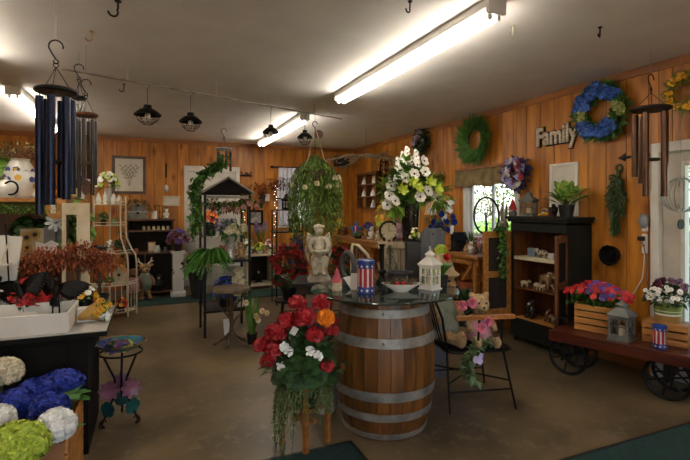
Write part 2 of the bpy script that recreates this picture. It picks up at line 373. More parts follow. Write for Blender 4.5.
# white door in the back wall
mb=MB(); w=.88
for x0,x1,a,b in((-w/2-.07,-w/2+.012,0,2.25),(w/2-.012,w/2+.07,0,2.25),(-w/2+.012,w/2-.012,2.148,2.25)): mb.b2(x0,x1,-.022,.1,a,b)
d=struct('door_2',mb,WHITE,flat=True,bevel=.004); d.location=(1.10,BY,0)
mb=MB(); e=w/2-.014; mb.b2(-e,e,.03,.06,.004,2.145)
for x0,x1,a,b in((-e,-e+.11,.004,2.145),(e-.11,e,.004,2.145),(-e+.11,e-.11,2.03,2.145),(-e+.11,e-.11,.95,1.1),(-e+.11,e-.11,.004,.22)): mb.b2(x0,x1,.015,.0299,a,b)
dp=M('door_panel',mb,WHITE,d,flat=True,bevel=.004)
M('door_handle',MB().ell((e-.06,-.03,1.0),.028).cyl((e-.06,.015,1.0),(e-.06,-.03,1.0),.012),GOLD,dp)
# ================================================================ FLUORESCENT LIGHTS
TUBE=emit('fluorescent_tube','FFF5E6',TUBE_E)
FIXW=pm('fixture_enamel','DDDAD2','D0CDC5',5,.4)
def fixture(lab,X,y0,y1):
    t=thing('fluorescent_light',lab,'ceiling light',(X,(y0+y1)/2,CZ),0); L=(y1-y0)
    mb=MB(); mb.prism([(-.065,0),(-.065,-.05),(-.03,-.075),(.03,-.075),(.065,-.05),(.065,0)],-L/2,L/2); M('housing',mb,FIXW,t,flat=True,bevel=.003)
    for s in(-1,1):
        e=MB().b2(-.068,.068,s*L/2-.012*s,s*(L/2+.014),-.09,0); 
        e2=M('end_cap',e,FIXW,t,flat=True,bevel=.004)
        for q in(-1,1): M('lamp_holder',MB().b2(q*.032-.012,q*.032+.012,s*(L/2-.03),s*(L/2-.012),-.118,-.075),FIXW,e2,flat=True)
    M('lamp_holder',MB().b2(-.055,.055,-.02,.02,-.112,-.075),FIXW,t,flat=True)
    for q in(-1,1):
        M('tube',MB().cyl((q*.032,-L/2+.03,-.103),(q*.032,L/2-.03,-.103),.0135,n=12),TUBE,t,label='glowing white fluorescent tube')
fixture('long twin-tube fluorescent light on the ceiling above the barrel, largest one in view',1.925,2.2,4.66)
fixture('twin-tube fluorescent light on the ceiling behind the two right-hand hanging lanterns',1.9,5.85,8.45)
fixture('twin-tube fluorescent light at the left edge behind the navy wind chime',-1.30,5.72,8.2)
fixture('twin-tube fluorescent light on the ceiling left of the navy wind chime, outside the frame',-1.30,2.2,4.66)
fixture('added twin-tube light, unseen, on the ceiling behind the camera on the barrel side',1.925,-1.6,.86)  # extra unseen fixture, added to brighten the room overhead
fixture('added twin-tube light, unseen, on the ceiling behind the camera on the wind chime side',-1.30,-1.6,.86)  # second fixture added out of view for more overhead light
# ================================================================ OUTSIDE
struct('pavement_outside',MB().b2(-20,WX+.13,-20,YF-.13,-.3,-.1),pm('bounce_pavement','B4ADA2','A29A8E',2,.9),flat=True)  # unseen ground, made pale so it bounces sunlight up to the ceiling
struct('ground_outside',MB().b2(WX+.13,40,-20,40,-.3,-.1).b2(-20,WX+.13,BY+.13,40,-.3,-.1),pm('lawn','7E9A4A','5E7E34',3,.9,0,.3,bscale=20),flat=True)
def shrub(lab,loc,rx,rz_,mat,n,flo=None,cat='shrub'):
    t=thing('garden_shrub',lab,cat,loc); mb=MB()
    for i in range(n):
        d=rv(); d.z=abs(d.z); p=V((d.x*rx,d.y*rx,d.z*rz_))*rs.uniform(.6,1); mb.leaf(p,d+rv()*.6,.16,.08)
    M('foliage',mb,mat,t); st=MB()
    for i in range(5): a=i*1.3; st.tube([(0,0,0),(.3*rx*math.cos(a),.3*rx*math.sin(a),rz_*.6)],.015)
    M('stems',st,TWIG,t)
    if flo:
        fb=MB()
        for i in range(60):
            d=rv(); d.z=abs(d.z); fb.flower(V((d.x*rx,d.y*rx,d.z*rz_)),d,.06,5)
        M('blossoms',fb,flo,t)
shrub('yellow flowering shrub in the garden outside the glass door',(6.2,4.05,-.1),.9,1.5,LGREEN,1500,YEL)
shrub('red rose shrub low in the garden outside the glass door',(5.0,2.95,-.1),.42,1.0,GREEN,700,BRED)
shrub('tall green tree-like shrub outside beyond the right wall window',(9.5,10.5,-.1),2.2,4.2,GREEN,2600)
shrub('pale green bush outside close to the right wall window',(7.0,7.4,-.1),1.1,1.4,LGREEN,1500)
shrub('dark green hedge bush far beyond the glass door',(11,6.5,-.1),2.5,3.6,DGREEN,2600)
shrub('green bush outside the lace-curtained back window',(4.2,12.6,-.1),1.2,1.5,GREEN,1200)
# ================================================================ BARREL TABLE AND WHAT STANDS ON IT
BC=at(384,208,3.15); BC.z=0; GZ=.925
def barrel():
    t=thing('wine_barrel','oak wine barrel with galvanised hoops carrying the round glass top','barrel',BC)
    H=.895; n=26
    def rad(z): u=(z-H/2)/(H/2); return .345-.068*u*u
    mb=MB()
    for i in range(n):
        a0=2*PI*(i+.02)/n; a1=2*PI*(i+.98)/n; vs=[]; K=14
        for k in range(K+1):
            z=H*k/K; r=rad(z)
            for a in(a0,a1): vs.append((r*math.cos(a),r*math.sin(a),z))
            for a in(a1,a0): vs.append(((r-.025)*math.cos(a),(r-.025)*math.sin(a),z))
        fs=[(k*4+j,k*4+(j+1)%4,k*4+4+(j+1)%4,k*4+4+j) for k in range(K) for j in range(4)]+[(3,2,1,0),(K*4,K*4+1,K*4+2,K*4+3)]
        mb.add(vs,fs)
    M('staves',mb,OAKB,t)
    [M('barrel_head',MB().cyl((0,0,z),(0,0,z+.02),.27,n=40),OAKB,t) for z in(.03,H-.05)]
    for z0,z1 in((.012,.05),(.135,.185),(.265,.325),(.595,.655),(.775,.825),(.855,.888)):
        h=M('hoop',MB().lathe([(rad(z0)-.004,z0),(rad(z0)+.004,z0),(rad((z0+z1)/2)+.0045,(z0+z1)/2),(rad(z1)+.004,z1),(rad(z1)-.004,z1)],56),GALV,t)
    for z in(.295,.625,.8): 
        a=-PI/2-.5; r=rad(z)+.004; M('rivet',MB().ell((r*math.cos(a),r*math.sin(a),z),.008,8,5),GALV,t)
    M('bung',MB().cyl((-.33,-.08,.44),(-.365,-.09,.44),.02,n=12),OAKB,t)
barrel()
t=thing('glass_tabletop','round clear glass top lying on the oak barrel','tabletop',BC+V((0,0,.897)))
mb=MB().lathe([(.0,.0),(.49,.0),(.4995,.002),(.5,.006),(.4995,.011),(.49,.013),(.0,.013)],72)
M('glass_disc',mb,GLASSG,t); M('polished_edge',MB().lathe([(.494,-.001),(.501,.001),(.503,.0065),(.501,.0125),(.494,.014)],72),pm('glass_edge','34443E','28362F',6,.1,spec=.8,trans=.4),t)
GZ=.911
def flagcan(lab,loc,sc=1,group=None):
    t=thing('flag_canister',lab,'canister',loc); r=.045*sc; H=.17*sc; st=MB(); n=30
    for i in range(n):
        a0=2*PI*i/n; a1=2*PI*(i+1)/n; z0=.035*sc; z1=.135*sc
        st.add([(r*math.cos(a0),r*math.sin(a0),z0),(r*math.cos(a1),r*math.sin(a1),z0),(r*math.cos(a1),r*math.sin(a1),z1),(r*math.cos(a0),r*math.sin(a0),z1)],[(0,1,2,3)],1 if i%3==0 else 0)
    M('striped_body',st,[FLAGR,FLAGW],t,label='red and white vertical stripes')
    M('blue_band',MB().lathe([(0,0),(r*1.02,0),(r*1.06,.006),(r*1.06,.03*sc),(r*1.0,.036*sc)],n),FLAGB,t)
    M('blue_band',MB().lathe([(r,.134*sc),(r*1.06,.14*sc),(r*1.06,.155*sc),(r*1.1,.157*sc),(r*1.1,.175*sc),(r*.95,.18*sc),(0,.182*sc)],n),FLAGB,t)
    for zz in(.018,.146):
        mb=MB()
        for i in range(10):
            a=2*PI*i/10; c=V((r*1.065*math.cos(a),r*1.065*math.sin(a),zz*sc)); mb.flower(c,V((math.cos(a),math.sin(a),0)),.008*sc,5,0,.05,.006*sc,PI/2)
        M('star_row',mb,FLAGW,t)
    return t
flagcan('stars and stripes canister standing on the glass barrel top',at_z(366,2.98,GZ),1.2)
# white oval dish
p=at_z(401,3.02,GZ); t=thing('oval_dish','white oval dish on the glass top holding twigs and red berries','dish',p,YAW*-1)
M('bowl',MB().lathe([(0,.006),(.35,.0),(.4,.004),(.55,.02),(.98,.052),(1.0,.056),(.95,.05),(.5,.024),(0,.016)],40,sx=.13,sy=.075),CERW,t)
mb=MB()
for i in range(46):
    a=rs.uniform(-.4,.4)+(PI if i%2 else 0); q=V((rs.uniform(-.05,.05),rs.uniform(-.03,.03),.045)); d=V((math.cos(a),math.sin(a),rs.uniform(.1,.5)))
    mb.tube([q,q+d*.05+rv()*.006,q+d*.1+rv()*.012],.0014,4)
M('twig_bundle',mb,TWIG,t)
mb=MB()
for i in range(420): 
    q=V((rs.gauss(0,.045),rs.gauss(0,.02),.055+abs(rs.gauss(0,.018)))); mb.leaf(q,rv(),.02,.006)
ds=M('dried_sprigs',mb,pm('dried_sprig','6A6048','4A3E2C',9,.8,isl=.3),t); ds['kind']='stuff'
for x in(-.03,.012): 
    mb=MB(); 
    for k in range(5): mb.ell(V((x,-.05,.058))+rv()*.008,.011,8,6)
    M('berry_cluster',mb,BRED,t)
# white house lantern
def lantern(lab,loc,rz,w,h,mat,roofk=.42,candle=True,cat='lantern'):
    t=thing('lantern',lab,cat,loc,rz); b=w/2; hb=h*(1-roofk)
    mb=MB().b2(-b*1.15,b*1.15,-b*1.15,b*1.15,0,h*.03).b2(-b,b,-b,b,h*.03,h*.07); M('base_plate',mb,mat,t,flat=True,bevel=.002); M('top_plate',MB().b2(-b*1.08,b*1.08,-b*1.08,b*1.08,hb-h*.03,hb),mat,t,flat=True,bevel=.002)
    f=w*.12
    for sx in(-1,1):
        for sy in(-1,1): M('corner_post',MB().b2(sx*b,sx*(b-f),sy*b,sy*(b-f),h*.07,hb-h*.03),mat,t,flat=True,bevel=.0015)
    for k in range(4):
        Q=Matrix.Rotation(k*PI/2,3,'Z'); g=MB(); g.b2(-b+f,b-f,-b+.1*f,-b+.5*f,h*.07,h*.07+f); g.b2(-b+f,b-f,-b+.1*f,-b+.5*f,hb-h*.03-f,hb-h*.03); g.b2(-f*.25,f*.25,-b+.1*f,-b+.4*f,h*.07,hb-h*.03); g.b2(-b+f,b-f,-b+.1*f,-b+.4*f,hb*.55,hb*.55+f*.5)
        g.v=[tuple(Q@V(x)) for x in g.v]; fr=M('window_frame',g,mat,t,flat=True)
        q=MB().b2(-b+f,b-f,-b+.55*f,-b+.65*f,h*.07,hb-h*.03); q.v=[tuple(Q@V(x)) for x in q.v]; M('pane',q,GLASS,fr,flat=True)
    rm=MB(); c=1.5*b; prof=[(c*1.12,hb),(c*1.14,hb+h*.02),(c*.55,hb+h*.16),(c*.4,hb+h*.19),(c*.4,hb+h*.25),(c*.5,hb+h*.26),(c*.18,hb+h*.33),(c*.08,hb+h*.35),(c*.1,hb+h*.37),(0,hb+h*.385)]
    rm.lathe(prof,4); Q=Matrix.Rotation(PI/4,3,'Z'); rm.v=[tuple(Q@V(x)) for x in rm.v]; M('roof',rm,mat,t,flat=True,bevel=.001)
    M('carry_ring',MB().torus((0,0,h-.002),w*.1,w*.018,(0,1,0),18,6),mat,t)
    if candle: M('candle',MB().lathe([(0,h*.07),(w*.2,h*.07),(w*.2,h*.3),(w*.17,h*.31),(0,h*.3)],16),CRPET,t)
    return t
lantern('small white house-shaped lantern on the glass barrel top','' and 0 or at_z(430,3.12,GZ),.35,.102,.28,WHITE)
# gnome, cards, candlestick, bowl
def gnome(lab,loc,hat,h=.14,body=None,rz=0,group=None):
    t=thing('gnome',lab,'gnome figure',loc,rz,group); 
    M('body',MB().lathe([(0,0),(h*.2,0),(h*.23,h*.12),(h*.2,h*.3),(h*.1,h*.4),(0,h*.42)],16),body or CLOTHG,t)
    M('beard',MB().lathe([(0,h*.1),(h*.08,h*.16),(h*.14,h*.32),(h*.1,h*.4),(0,h*.42)],12,(0,-h*.12,0)),FURW,t)
    M('nose',MB().ell((0,-h*.24,h*.4),h*.045,8,6),pm('nose_skin','D09A78','B87E5E',8,.6),t)
    M('hat',MB().lathe([(0,h*.34),(h*.24,h*.36),(h*.22,h*.42),(h*.13,h*.65),(h*.06,h*.88),(0,h)],16),hat,t); return t
gnome('pink hatted gnome near the left rim of the glass top',at_z(337,3.06,GZ),pm('pink_felt','C4606A','A04650',12,.9),.155,FURW,.2)
def card(lab,loc,rz,w,h,mat,tilt=.25,cat='card'):
    t=thing('folded_card',lab,cat,loc,rz); 
    for s in(-1,1): M('panel',MB().box((0,s*math.sin(tilt)*h/2,math.cos(tilt)*h/2),(w,.002,h),mat=Matrix.Rotation(s*tilt,3,'X')),mat,t,flat=True)
card('white folded card on the glass top beside the pink gnome',at_z(349,3.2,GZ),.5,.13,.1,pm('card_stock','C9C4BE','BEB8B0',6,.6),.75)
card('pale grey folded card directly left of the flag canister',at_z(356,3.12,GZ),-.3,.07,.11,pm('card_stock','C9C4BE','BEB8B0',6,.6))
t=thing('candlestick','tall black turned candlestick behind the flag canister','candlestick',at_z(382,3.38,GZ))
M('stem',MB().lathe([(0,0),(.045,0),(.05,.01),(.03,.03),(.018,.06),(.03,.075),(.03,.09),(.016,.1),(.016,.26),(.022,.275),(.022,.285),(0,.285)],20),BLACKM,t)
M('collar',MB().torus((0,0,.083),.03,.006),BLACKM,t)
t=thing('ribbed_bowl','round black ribbed bowl on the glass top behind the white dish','bowl',at_z(400,3.3,GZ))
mb=MB(); vs=[]; n=96
for r,z in((.0,0),(.07,0),(.078,.01),(.088,.085),(.092,.09),(.082,.088),(.07,.012),(0,.012)):
    for i in range(n): a=2*PI*i/n; rr=r*(1+(.025 if i%4<2 else 0)); vs.append((rr*math.cos(a),rr*math.sin(a),z))
mb.add(vs,[(k*n+i,k*n+(i+1)%n,k*n+n+(i+1)%n,k*n+n+i) for k in range(7) for i in range(n)]); M('ribbed_wall',mb,CHAR,t)
M('rim',MB().torus((0,0,.09),.088,.004),CHAR,t)
t=thing('oval_stand_mirror','upright grey oval ring frame on the back of the glass top','frame',at_z(348,3.45,GZ),-1.2)
M('ring',MB().torus((0,0,.115),.085,.02,(0,1,0),40,10,sx=.75,sy=1.15),pm('grey_ring','4A4846','353332',9,.5),t); M('foot',MB().lathe([(0,0),(.05,0),(.05,.008),(.02,.02),(0,.02)],18),CHAR,t)
# bouquet leaning in small pot right of white lantern
t=thing('posy','red and lime flower posy standing just right of the white lantern','flowers',at_z(443,3.28,GZ))
M('pot',MB().lathe([(0,0),(.03,0),(.04,.07),(.036,.07),(.03,.05),(0,.05)],18),POTB,t)
mb=MB(); [mb.blade((0,0,.06),rv()*.5+V((0,0,1)),.15,.02,.3) for i in range(40)]; M('leaves',mb,GREEN,t)
mb=MB(); mb.rose((.005,-.03,.2),(.1,-1,.4),.034); M('bloom',mb,BRED,t,'bright red bloom')
mb=MB(); mb.head((-.02,.0,.25),.035,60,.014); M('bloom',mb,LIME,t,'lime bloom')
# geranium plant stand in front
PC=at(305,208,2.86); PC.z=0
t=thing('plant_stand','low four-legged wooden plant stand left of the barrel','plant stand',PC,.5)
for sx in(-1,1):
    for sy in(-1,1): M('leg',MB().b2(sx*.1-.014,sx*.1+.014,sy*.1-.014,sy*.1+.014,0,.5),ARMW,t,flat=True,bevel=.003)
M('cross_brace',MB().b2(-.09,.09,-.012,.012,.17,.195),ARMW,t,flat=True); M('cross_brace',MB().b2(-.012,.012,-.09,.09,.145,.17),ARMW,t,flat=True)
M('cross_brace',MB().box((0,0,.20),(.27,.022,.02),PI/4),ARMW,t,flat=True); M('cross_brace',MB().box((0,0,.222),(.27,.022,.02),-PI/4),ARMW,t,flat=True)
q=PC+V((0,0,.235)); t=thing('geranium_planter','black pot of red geraniums with trailing greenery in the wooden stand','potted plant',q)
M('pot',MB().lathe([(0,0),(.075,0),(.125,.22),(.13,.24),(.12,.24),(.1,.2),(0,.2)],28),POTB,t)
mb=MB()
for i in range(330):
    d=rv(); d.z=abs(d.z)*1.1; b=V((d.x*.18,d.y*.17,.2+d.z*.2))*1; s=.055*rs.uniform(.6,1.1)
    if (b-(BC-q)).xy.length<.42: continue
    mb.flower(b,d+V((0,0,.5)),s,5,0,.15,s*1.2)
for i in range(150):
    d=rv(); d.z=abs(d.z); b=V((d.x*.23,d.y*.21,.24+d.z*.2))
    if (b-(BC-q)).xy.length<.43: continue
    mb.leaf(b,d+rv()*.4,.07,.05)
M('foliage',mb,pm('geranium_leaf','3E5E2C','243F1C',5,.55,isl=.4),t)
def wl(px,py,dd): return at(px,py,2.86+dd)-q
heads=[(276,332,-.1,.062),(263,345,-.05,.055),(288,321,-.08,.062),(305,318,-.14,.066),(297,303,.02,.055),(322,303,.0,.06),(315,335,-.16,.055),(274,350,-.12,.05),(268,361,-.1,.045),(329,321,-.04,.048),(331,330,-.06,.045),(327,366,-.14,.042),(281,341,.02,.05)]
for px,py,dd,r in heads:
    c=wl(px,py,dd); mb=MB(); mb.head(c,(r*.88,r*.88,r*.7),95,r*.36,m=0,k=5,low=-.5); bl=M('bloom',mb,BRED if py<300 else RED,t)
    M('stem',MB().tube([(0,0,.2),(c.x*.6,c.y*.6,c.z*.6+.1),tuple(c)],.003,5),STEM,bl)
c=wl(327,320,-.1); c=wl(326,318,-.12); mb=MB(); mb.rose(c,V((.1,-1,.3)),.055,layers=5); mb.head(c+V((0,.01,0)),.04,60,.022,k=5); M('bloom',mb,ORG,t,'orange ruffled bloom')
mb=MB()
for px,py in((284,347),(289,352),(310,351),(281,366),(318,356)):
    mb=MB(); c=wl(px,py,-.15); [mb.flower(c+rv()*.022,V((0,-1,.4))+rv()*.4,.012,5) for i in range(14)]; mb.ell(c,.014,6,5); M('white_blossom_cluster',mb,WPET,t)
pass
M('price_tag',MB().box(wl(294,331,-.2),(.036,.002,.05),mat=Euler((.2,.5,-.3)).to_matrix()),WHITE,t,flat=True)
mb=MB(); sm=MB()
for i in range(95):
    a=rs.uniform(-PI*1.05,PI*.1); r=.12; L=rs.uniform(.12,.3); off=0
    if i<22: a=PI+rs.uniform(-.3,.9); L=rs.uniform(.3,.52); off=.03
    p0=V((r*math.cos(a),r*math.sin(a),.24)); pts=[p0]; out=V((math.cos(a),math.sin(a),0))
    for k in range(1,9): u=k/8; pts.append(p0+out*((.04+off)*math.sin(u*2)) -V((0,0,L*u))+V((0,0,.03*math.sin(u*3)))+rv()*.006)
    sm.tube(pts,.0013,4)
    for k in range(8):
        for j in range(4): mb.leaf(pts[k].lerp(pts[k+1],j/4),rv()+V((0,0,-.3))+out*.4,.03,.009)
tr=M('trailing_greenery',mb,pm('grey_green_leaf','6E7E48','4A5E2E',7,.6,isl=.3),t); M('trailing_stems',sm,STEM,tr)
# white ribbed pot standing behind
t=thing('ribbed_crock','whitish ribbed basket on the floor between plant stand and barrel','basket',at_z(328,3.3,0)+V((-.02,.02,0)))
mb=MB(); prof=[(0,0),(.07,0)]
for k in range(16): prof+= [(.078+.012*k/16,.01+k*.016),(.086+.012*k/16,.018+k*.016)]
prof+=[(.085,.27),(.07,.02),(0,.02)]; M('ribbed_wall',mb.lathe(prof,32),pm('whitewashed_wicker','B9B2A2','958D7C',18,.7,bump=.2),t); M('rim',MB().torus((0,0,.268),.09,.007),CERW,t)
# green mats
def mat_(lab,x0,x1,y0,y1):
    t=thing('floor_mat',lab,'mat',((x0+x1)/2,(y0+y1)/2,0)); w=(x1-x0)/2; d=(y1-y0)/2
    M('carpet',MB().b2(-w+.02,w-.02,-d+.02,d-.02,.0015,.011),MATG,t,flat=True)
    mb=MB()
    for a,b,c,e in((-w,w,-d,-d+.022),(-w,w,d-.022,d),(-w,-w+.022,-d,d),(w-.022,w,-d,d)): mb.b2(a,b,c,e,.001,.009)
    M('rubber_edge',mb,POTB,t,flat=True)
mat_('dark green floor mat in front of the oak barrel',-.3,1.16,1.4,2.63)
mat_('dark green floor mat in front of the wagon at lower right',1.95,3.9,.85,1.96)
mat_('dark green mat running along the back wall shelving',-.55,2.3,7.45,8.1)
# ================================================================ CHAIR WITH DOLLS
CH=V((1.97,2.72,0))
# chair built around measured points: front-facing arm
p_fl=onz(516,409,0); p_bl=onz(450,414,0)
t=thing('arm_chair','black metal frame chair with honey wooden arms right of the barrel','chair',((p_fl+p_bl)/2).to_tuple(),0)
O=V(t.location); ex=(p_fl-p_bl); Wd=ex.length; ex.normalize(); ey=V((-ex.y,ex.x,0))
def L(a,b,z): return ex*a+ey*b+V((0,0,z))
hw=Wd/2; D=.5; sz=.42; r=.0095
legs=[((hw,0),(hw-.07,.06)),((-hw,0),(-hw+.0,.06)),((hw,D),(hw-.07,D-.06)),((-hw,D),(-hw+.0,D-.06))]
for (a,b),(c,e) in legs: M('leg',MB().cyl(L(a,b,0),L(c,e,sz),r*.8,r,10),BLACKM,t)
mb=MB(); 
for b in(.025,D-.025): mb.cyl(L(hw-.02,b,.14),L(-hw,b,.14),r*.7,n=8)
M('stretcher',mb,BLACKM,t); M('stretcher',MB().cyl(L(hw-.03,.03,.2),L(-hw,D-.03,.2),r*.7,n=8).cyl(L(-hw,.03,.2),L(hw-.03,D-.03,.2),r*.7,n=8),BLACKM,t)
mb=MB(); poly=[]
def rr(x0,x1,y0,y1,rad,z,k=5):
    out=[]
    for cx,cy,s in((x1-rad,y1-rad,0),(x0+rad,y1-rad,1),(x0+rad,y0+rad,2),(x1-rad,y0+rad,3)):
        for i in range(k+1): a=s*PI/2+i*PI/2/k; out.append(L(cx+rad*math.cos(a),cy+rad*math.sin(a),z))
    return out
M('seat_frame',MB().tube(rr(-hw,hw-.0,.03,D-.03,.07,sz),r,8,0,True),BLACKM,t)
v=rr(-hw+.01,hw-.01,.04,D-.04,.06,sz-.004); v2=rr(-hw+.01,hw-.01,.04,D-.04,.06,sz+.012); n=len(v)
mb=MB(); mb.add(v+v2,[tuple(range(n-1,-1,-1)),tuple(range(n,2*n))]+[(i,(i+1)%n,n+(i+1)%n,n+i) for i in range(n)]); M('seat',mb,BLACKW,t,flat=True)
az=.675
for b,s in((.0,1),(D,-1)):
    c=L(.015,b,az); Q=Matrix((ex,ey,V((0,0,1)))).transposed()
    M('arm_rest',MB().box(c,(.45,.045,.03),mat=Q),ARMW,t,bevel=.006,flat=True)
    M('arm_post',MB().cyl(L(hw-.1,b+s*.03,sz),L(hw-.11,b,az),r*.9,n=8),BLACKM,t); M('arm_post',MB().cyl(L(-.03,b+s*.03,sz),L(-.03,b,az),r*.9,n=8),BLACKM,t)
pts=[L(-hw,.05,sz),L(-hw-.05,.02,az),L(-hw-.1,.02,.8),L(-hw-.11,.1,.84),L(-hw-.11,D-.1,.84),L(-hw-.1,D-.02,.8),L(-hw-.05,D-.02,az),L(-hw,D-.05,sz)]
M('back_frame',MB().tube(pts,r,8),BLACKM,t)
for i in range(6):
    b=.11+i*(D-.22)/5; M('back_spindle',MB().cyl(L(-hw,b,sz),L(-hw-.108,b,.84),.006,n=8),BLACKM,t)
def rabbit_doll(lab,loc,rz,h,fur,dress,hat=None,ears=True,sit=True):
    t=thing('plush_doll',lab,'plush toy',loc,rz); b=MB()
    b.ell((0,0,h*.25),(h*.16,h*.14,h*.25)); b.ell((0,-h*.02,h*.62),(h*.16,h*.15,h*.16)); b.ell((0,-h*.14,h*.58),(h*.075,h*.08,h*.06))
    b.cyl((0,0,h*.4),(0,0,h*.55),h*.08,n=12)
    for s in(-1,1):
        b.tube([(s*h*.1,0,h*.43),(s*h*.2,-h*.06,h*.32),(s*h*.2,-h*.16,h*.22)],[h*.055,h*.05,h*.05],8); b.tube([(s*h*.08,-h*.02,h*.08),(s*h*.13,-h*.2,h*.09),(s*h*.15,-h*.34,h*.08)],[h*.075,h*.065,h*.06],8); b.ell((s*h*.15,-h*.36,h*.1),(h*.06,h*.06,h*.09))
        if ears: b.tube([(s*h*.07,0,h*.72),(s*h*.11,.01,h*.86),(s*h*.12,h*.02,h)],[h*.03,h*.05,h*.012],8)
        else: b.ell((s*h*.12,0,h*.76),(h*.055,h*.03,h*.055))
    M('body',b,fur,t,remesh=h*.018)
    [M('eye',MB().ell((s_*h*.06,-h*.16,h*.66),h*.016,8,6),DEEPV,t) for s_ in(-1,1)]; M('nose',MB().ell((0,-h*.215,h*.6),h*.018,8,6),DEEPV,t)
    M('clothes',MB().lathe([(h*.2,h*.06),(h*.21,h*.1),(h*.19,h*.25),(h*.13,h*.44),(h*.1,h*.47),(h*.09,h*.46)],20),dress,t)
    if hat:
        M('hat',MB().lathe([(h*.2,h*.70),(h*.21,h*.715),(h*.16,h*.75),(h*.13,h*.84),(h*.07,h*.92),(.0,h*.96)],20),hat,t)
    return t
cs=V(t.location)
rabbit_doll('plush rabbit in a tan hat and sage dress at the back of the chair',tuple(cs+L(-.2,.33,sz+.013)),.35,.72,FUR,CLOTHG,pm('felt_hat','9A8464','7C6848',14,.95,0,.3))
rabbit_doll('tan plush bear with pink clothes in the middle of the chair seat',tuple(cs+L(.06,.2,sz+.013)),-.3,.48,pm('honey_plush','B89A70','8E7450',40,.95,0,.5,bscale=90),pm('dusty_pink_cloth','B8868A','9A686E',14,.9),None,False)
g=thing('flower_garland','pink rose and ivy garland trailing over the chair front edge','garland',tuple(cs+L(-.05,.12,sz+.013)))
mb=MB(); pb=MB(); sm=MB(); wb=MB()
path=[L(.22,.02,.03),L(.12,-.04,.04),L(.02,-.06,.02),L(-.05,-.13,-.02),L(-.1,-.14,-.12),L(-.04,-.15,-.18)]
sm.tube(path,.004,6)
for i in range(200):
    k=rs.randrange(5); c=path[k].lerp(path[k+1],rs.random())+rv()*.03; mb.leaf(c,rv()+V((0,0,-.2)),rs.uniform(.04,.075),rs.uniform(.03,.05))
M('ivy_leaves',mb,pm('ivy_leaf','6E8458','48603A',6,.5,isl=.3),g); M('vine',sm,STEM,g)
for px,py,dd in((462,306,3.14),(472,303,3.12),(488,322,3.08),(481,328,3.06)):
    c=at(px,py,dd)-V(g.location); b=MB(); b.rose(c,V((-.1,-1,.3)),.038,layers=5); M('bloom',b,PINK,g,'pink rose')
c=at(478,358,3.02)-V(g.location); b=MB(); [b.flower(c+rv()*.02,V((0,-1,.2))+rv()*.4,.026,5) for i in range(7)]; M('bloom',b,pm('lilac_white','C9C0DE','A99CC8',9,.6),g,'pale lilac blossom cluster')
# ================================================================ ARMOIRE
AX0,AX1,AY0,AY1=3.70,4.03,3.24,3.99; AZ=1.37
t=thing('armoire','black-green wooden armoire with open doors against the right wall','cabinet',(3.865,3.615,0),RW)
w=(AY1-AY0)/2; d=(AX1-AX0)/2
mb=MB(); mb.b2(-w,-w+.025,-d,d,.06,AZ-.06); mb.b2(w-.025,w,-d,d,.06,AZ-.06); mb.b2(-w,w,d-.015,d,.2,AZ-.06); mb.b2(-w,w,-d,d,AZ-.08,AZ-.06); mb.b2(-w,w,-d,d-.016,.2,.24)
M('carcass',mb,GREENBLACK,t,flat=True,bevel=.003)
M('top_board',MB().b2(-w-.025,w+.025,-d-.03,d+.0,AZ-.06,AZ-.03).b2(-w-.04,w+.04,-d-.045,d+.0,AZ-.03,AZ),GREENBLACK,t,flat=True,bevel=.004)
M('apron',MB().b2(-w,w,-d-.004,-d+.016,.06,.26),GREENBLACK,t,flat=True,bevel=.003); M('frieze',MB().b2(-w,w,-d-.004,-d+.016,AZ-.16,AZ-.06),GREENBLACK,t,flat=True,bevel=.003)
for sx in(-1,1):
    for sy in(-1,1): M('foot',MB().lathe([(0,0),(.022,0),(.03,.03),(.025,.06),(0,.06)],12,(sx*(w-.04),sy*(d-.04),0)),GREENBLACK,t)
M('lining',MB().b2(-w+.025,-w+.03,-d+.02,d-.016,.24,AZ-.08).b2(w-.03,w-.025,-d+.02,d-.016,.24,AZ-.08).b2(-w+.03,w-.03,d-.021,d-.016,.24,AZ-.08),BROWNW,t,flat=True)
SH=(.262,.6,.93)
M('shelf',MB().b2(-w+.03,w-.03,-d+.016,d-.022,.242,.26),PINE,t,flat=True)
for z in SH[1:]: M('shelf',MB().b2(-w+.031,w-.031,-d+.02,d-.022,z-.02,z-.002),BROWNW,t,flat=True)
M('shelf_liner',MB().b2(-w+.04,w-.04,-d+.012,d-.05,SH[2]-.001,SH[2]+.003).b2(-w+.04,w-.04,-d+.006,-d+.012,SH[2]-.03,SH[2]+.003),CRPET,t,flat=True)
def adoor(hx,ang,side):
    dr=bpy.data.objects.new('door',None); W=w-.01; z0,z1=.27,AZ-.165; mb=MB(); s=side
    for x0,x1,a,b in((0,.06,z0,z1),(W-.06,W,z0,z1),(.06,W-.06,z1-.07,z1),(.06,W-.06,z0,z0+.09),(.06,W-.06,.70,.77)): mb.b2(s*x0,s*x1,-.011,.011,a,b)
    q=M('door',mb,HONEY if side>0 else BROWNW,t,flat=True,bevel=.002); q.location=(hx,-d-.006,0); q.rotation_euler=(0,0,ang)
    bpy.data.objects.remove(dr)
    for a,b in((z0+.09,.70),(.77,z1-.07)): M('panel',MB().b2(s*.06,s*(W-.06),-.004,.004,a,b),DARKW if side>0 else BLACKW,q,flat=True)
    M('knob',MB().ell((s*(W-.03),-.024,.72),.012,10,7),IRON,q)
    for z in(.4,1.05): M('hinge',MB().cyl((0,-.0,z),(0,-.0,z+.06),.006,n=8),IRON,q)
    return q
LD=adoor(-w,R(-92),1); RD=adoor(w,R(117),-1)
def loc_(x,y,z): return V((3.865,3.615,0))+V((y,-x,z))
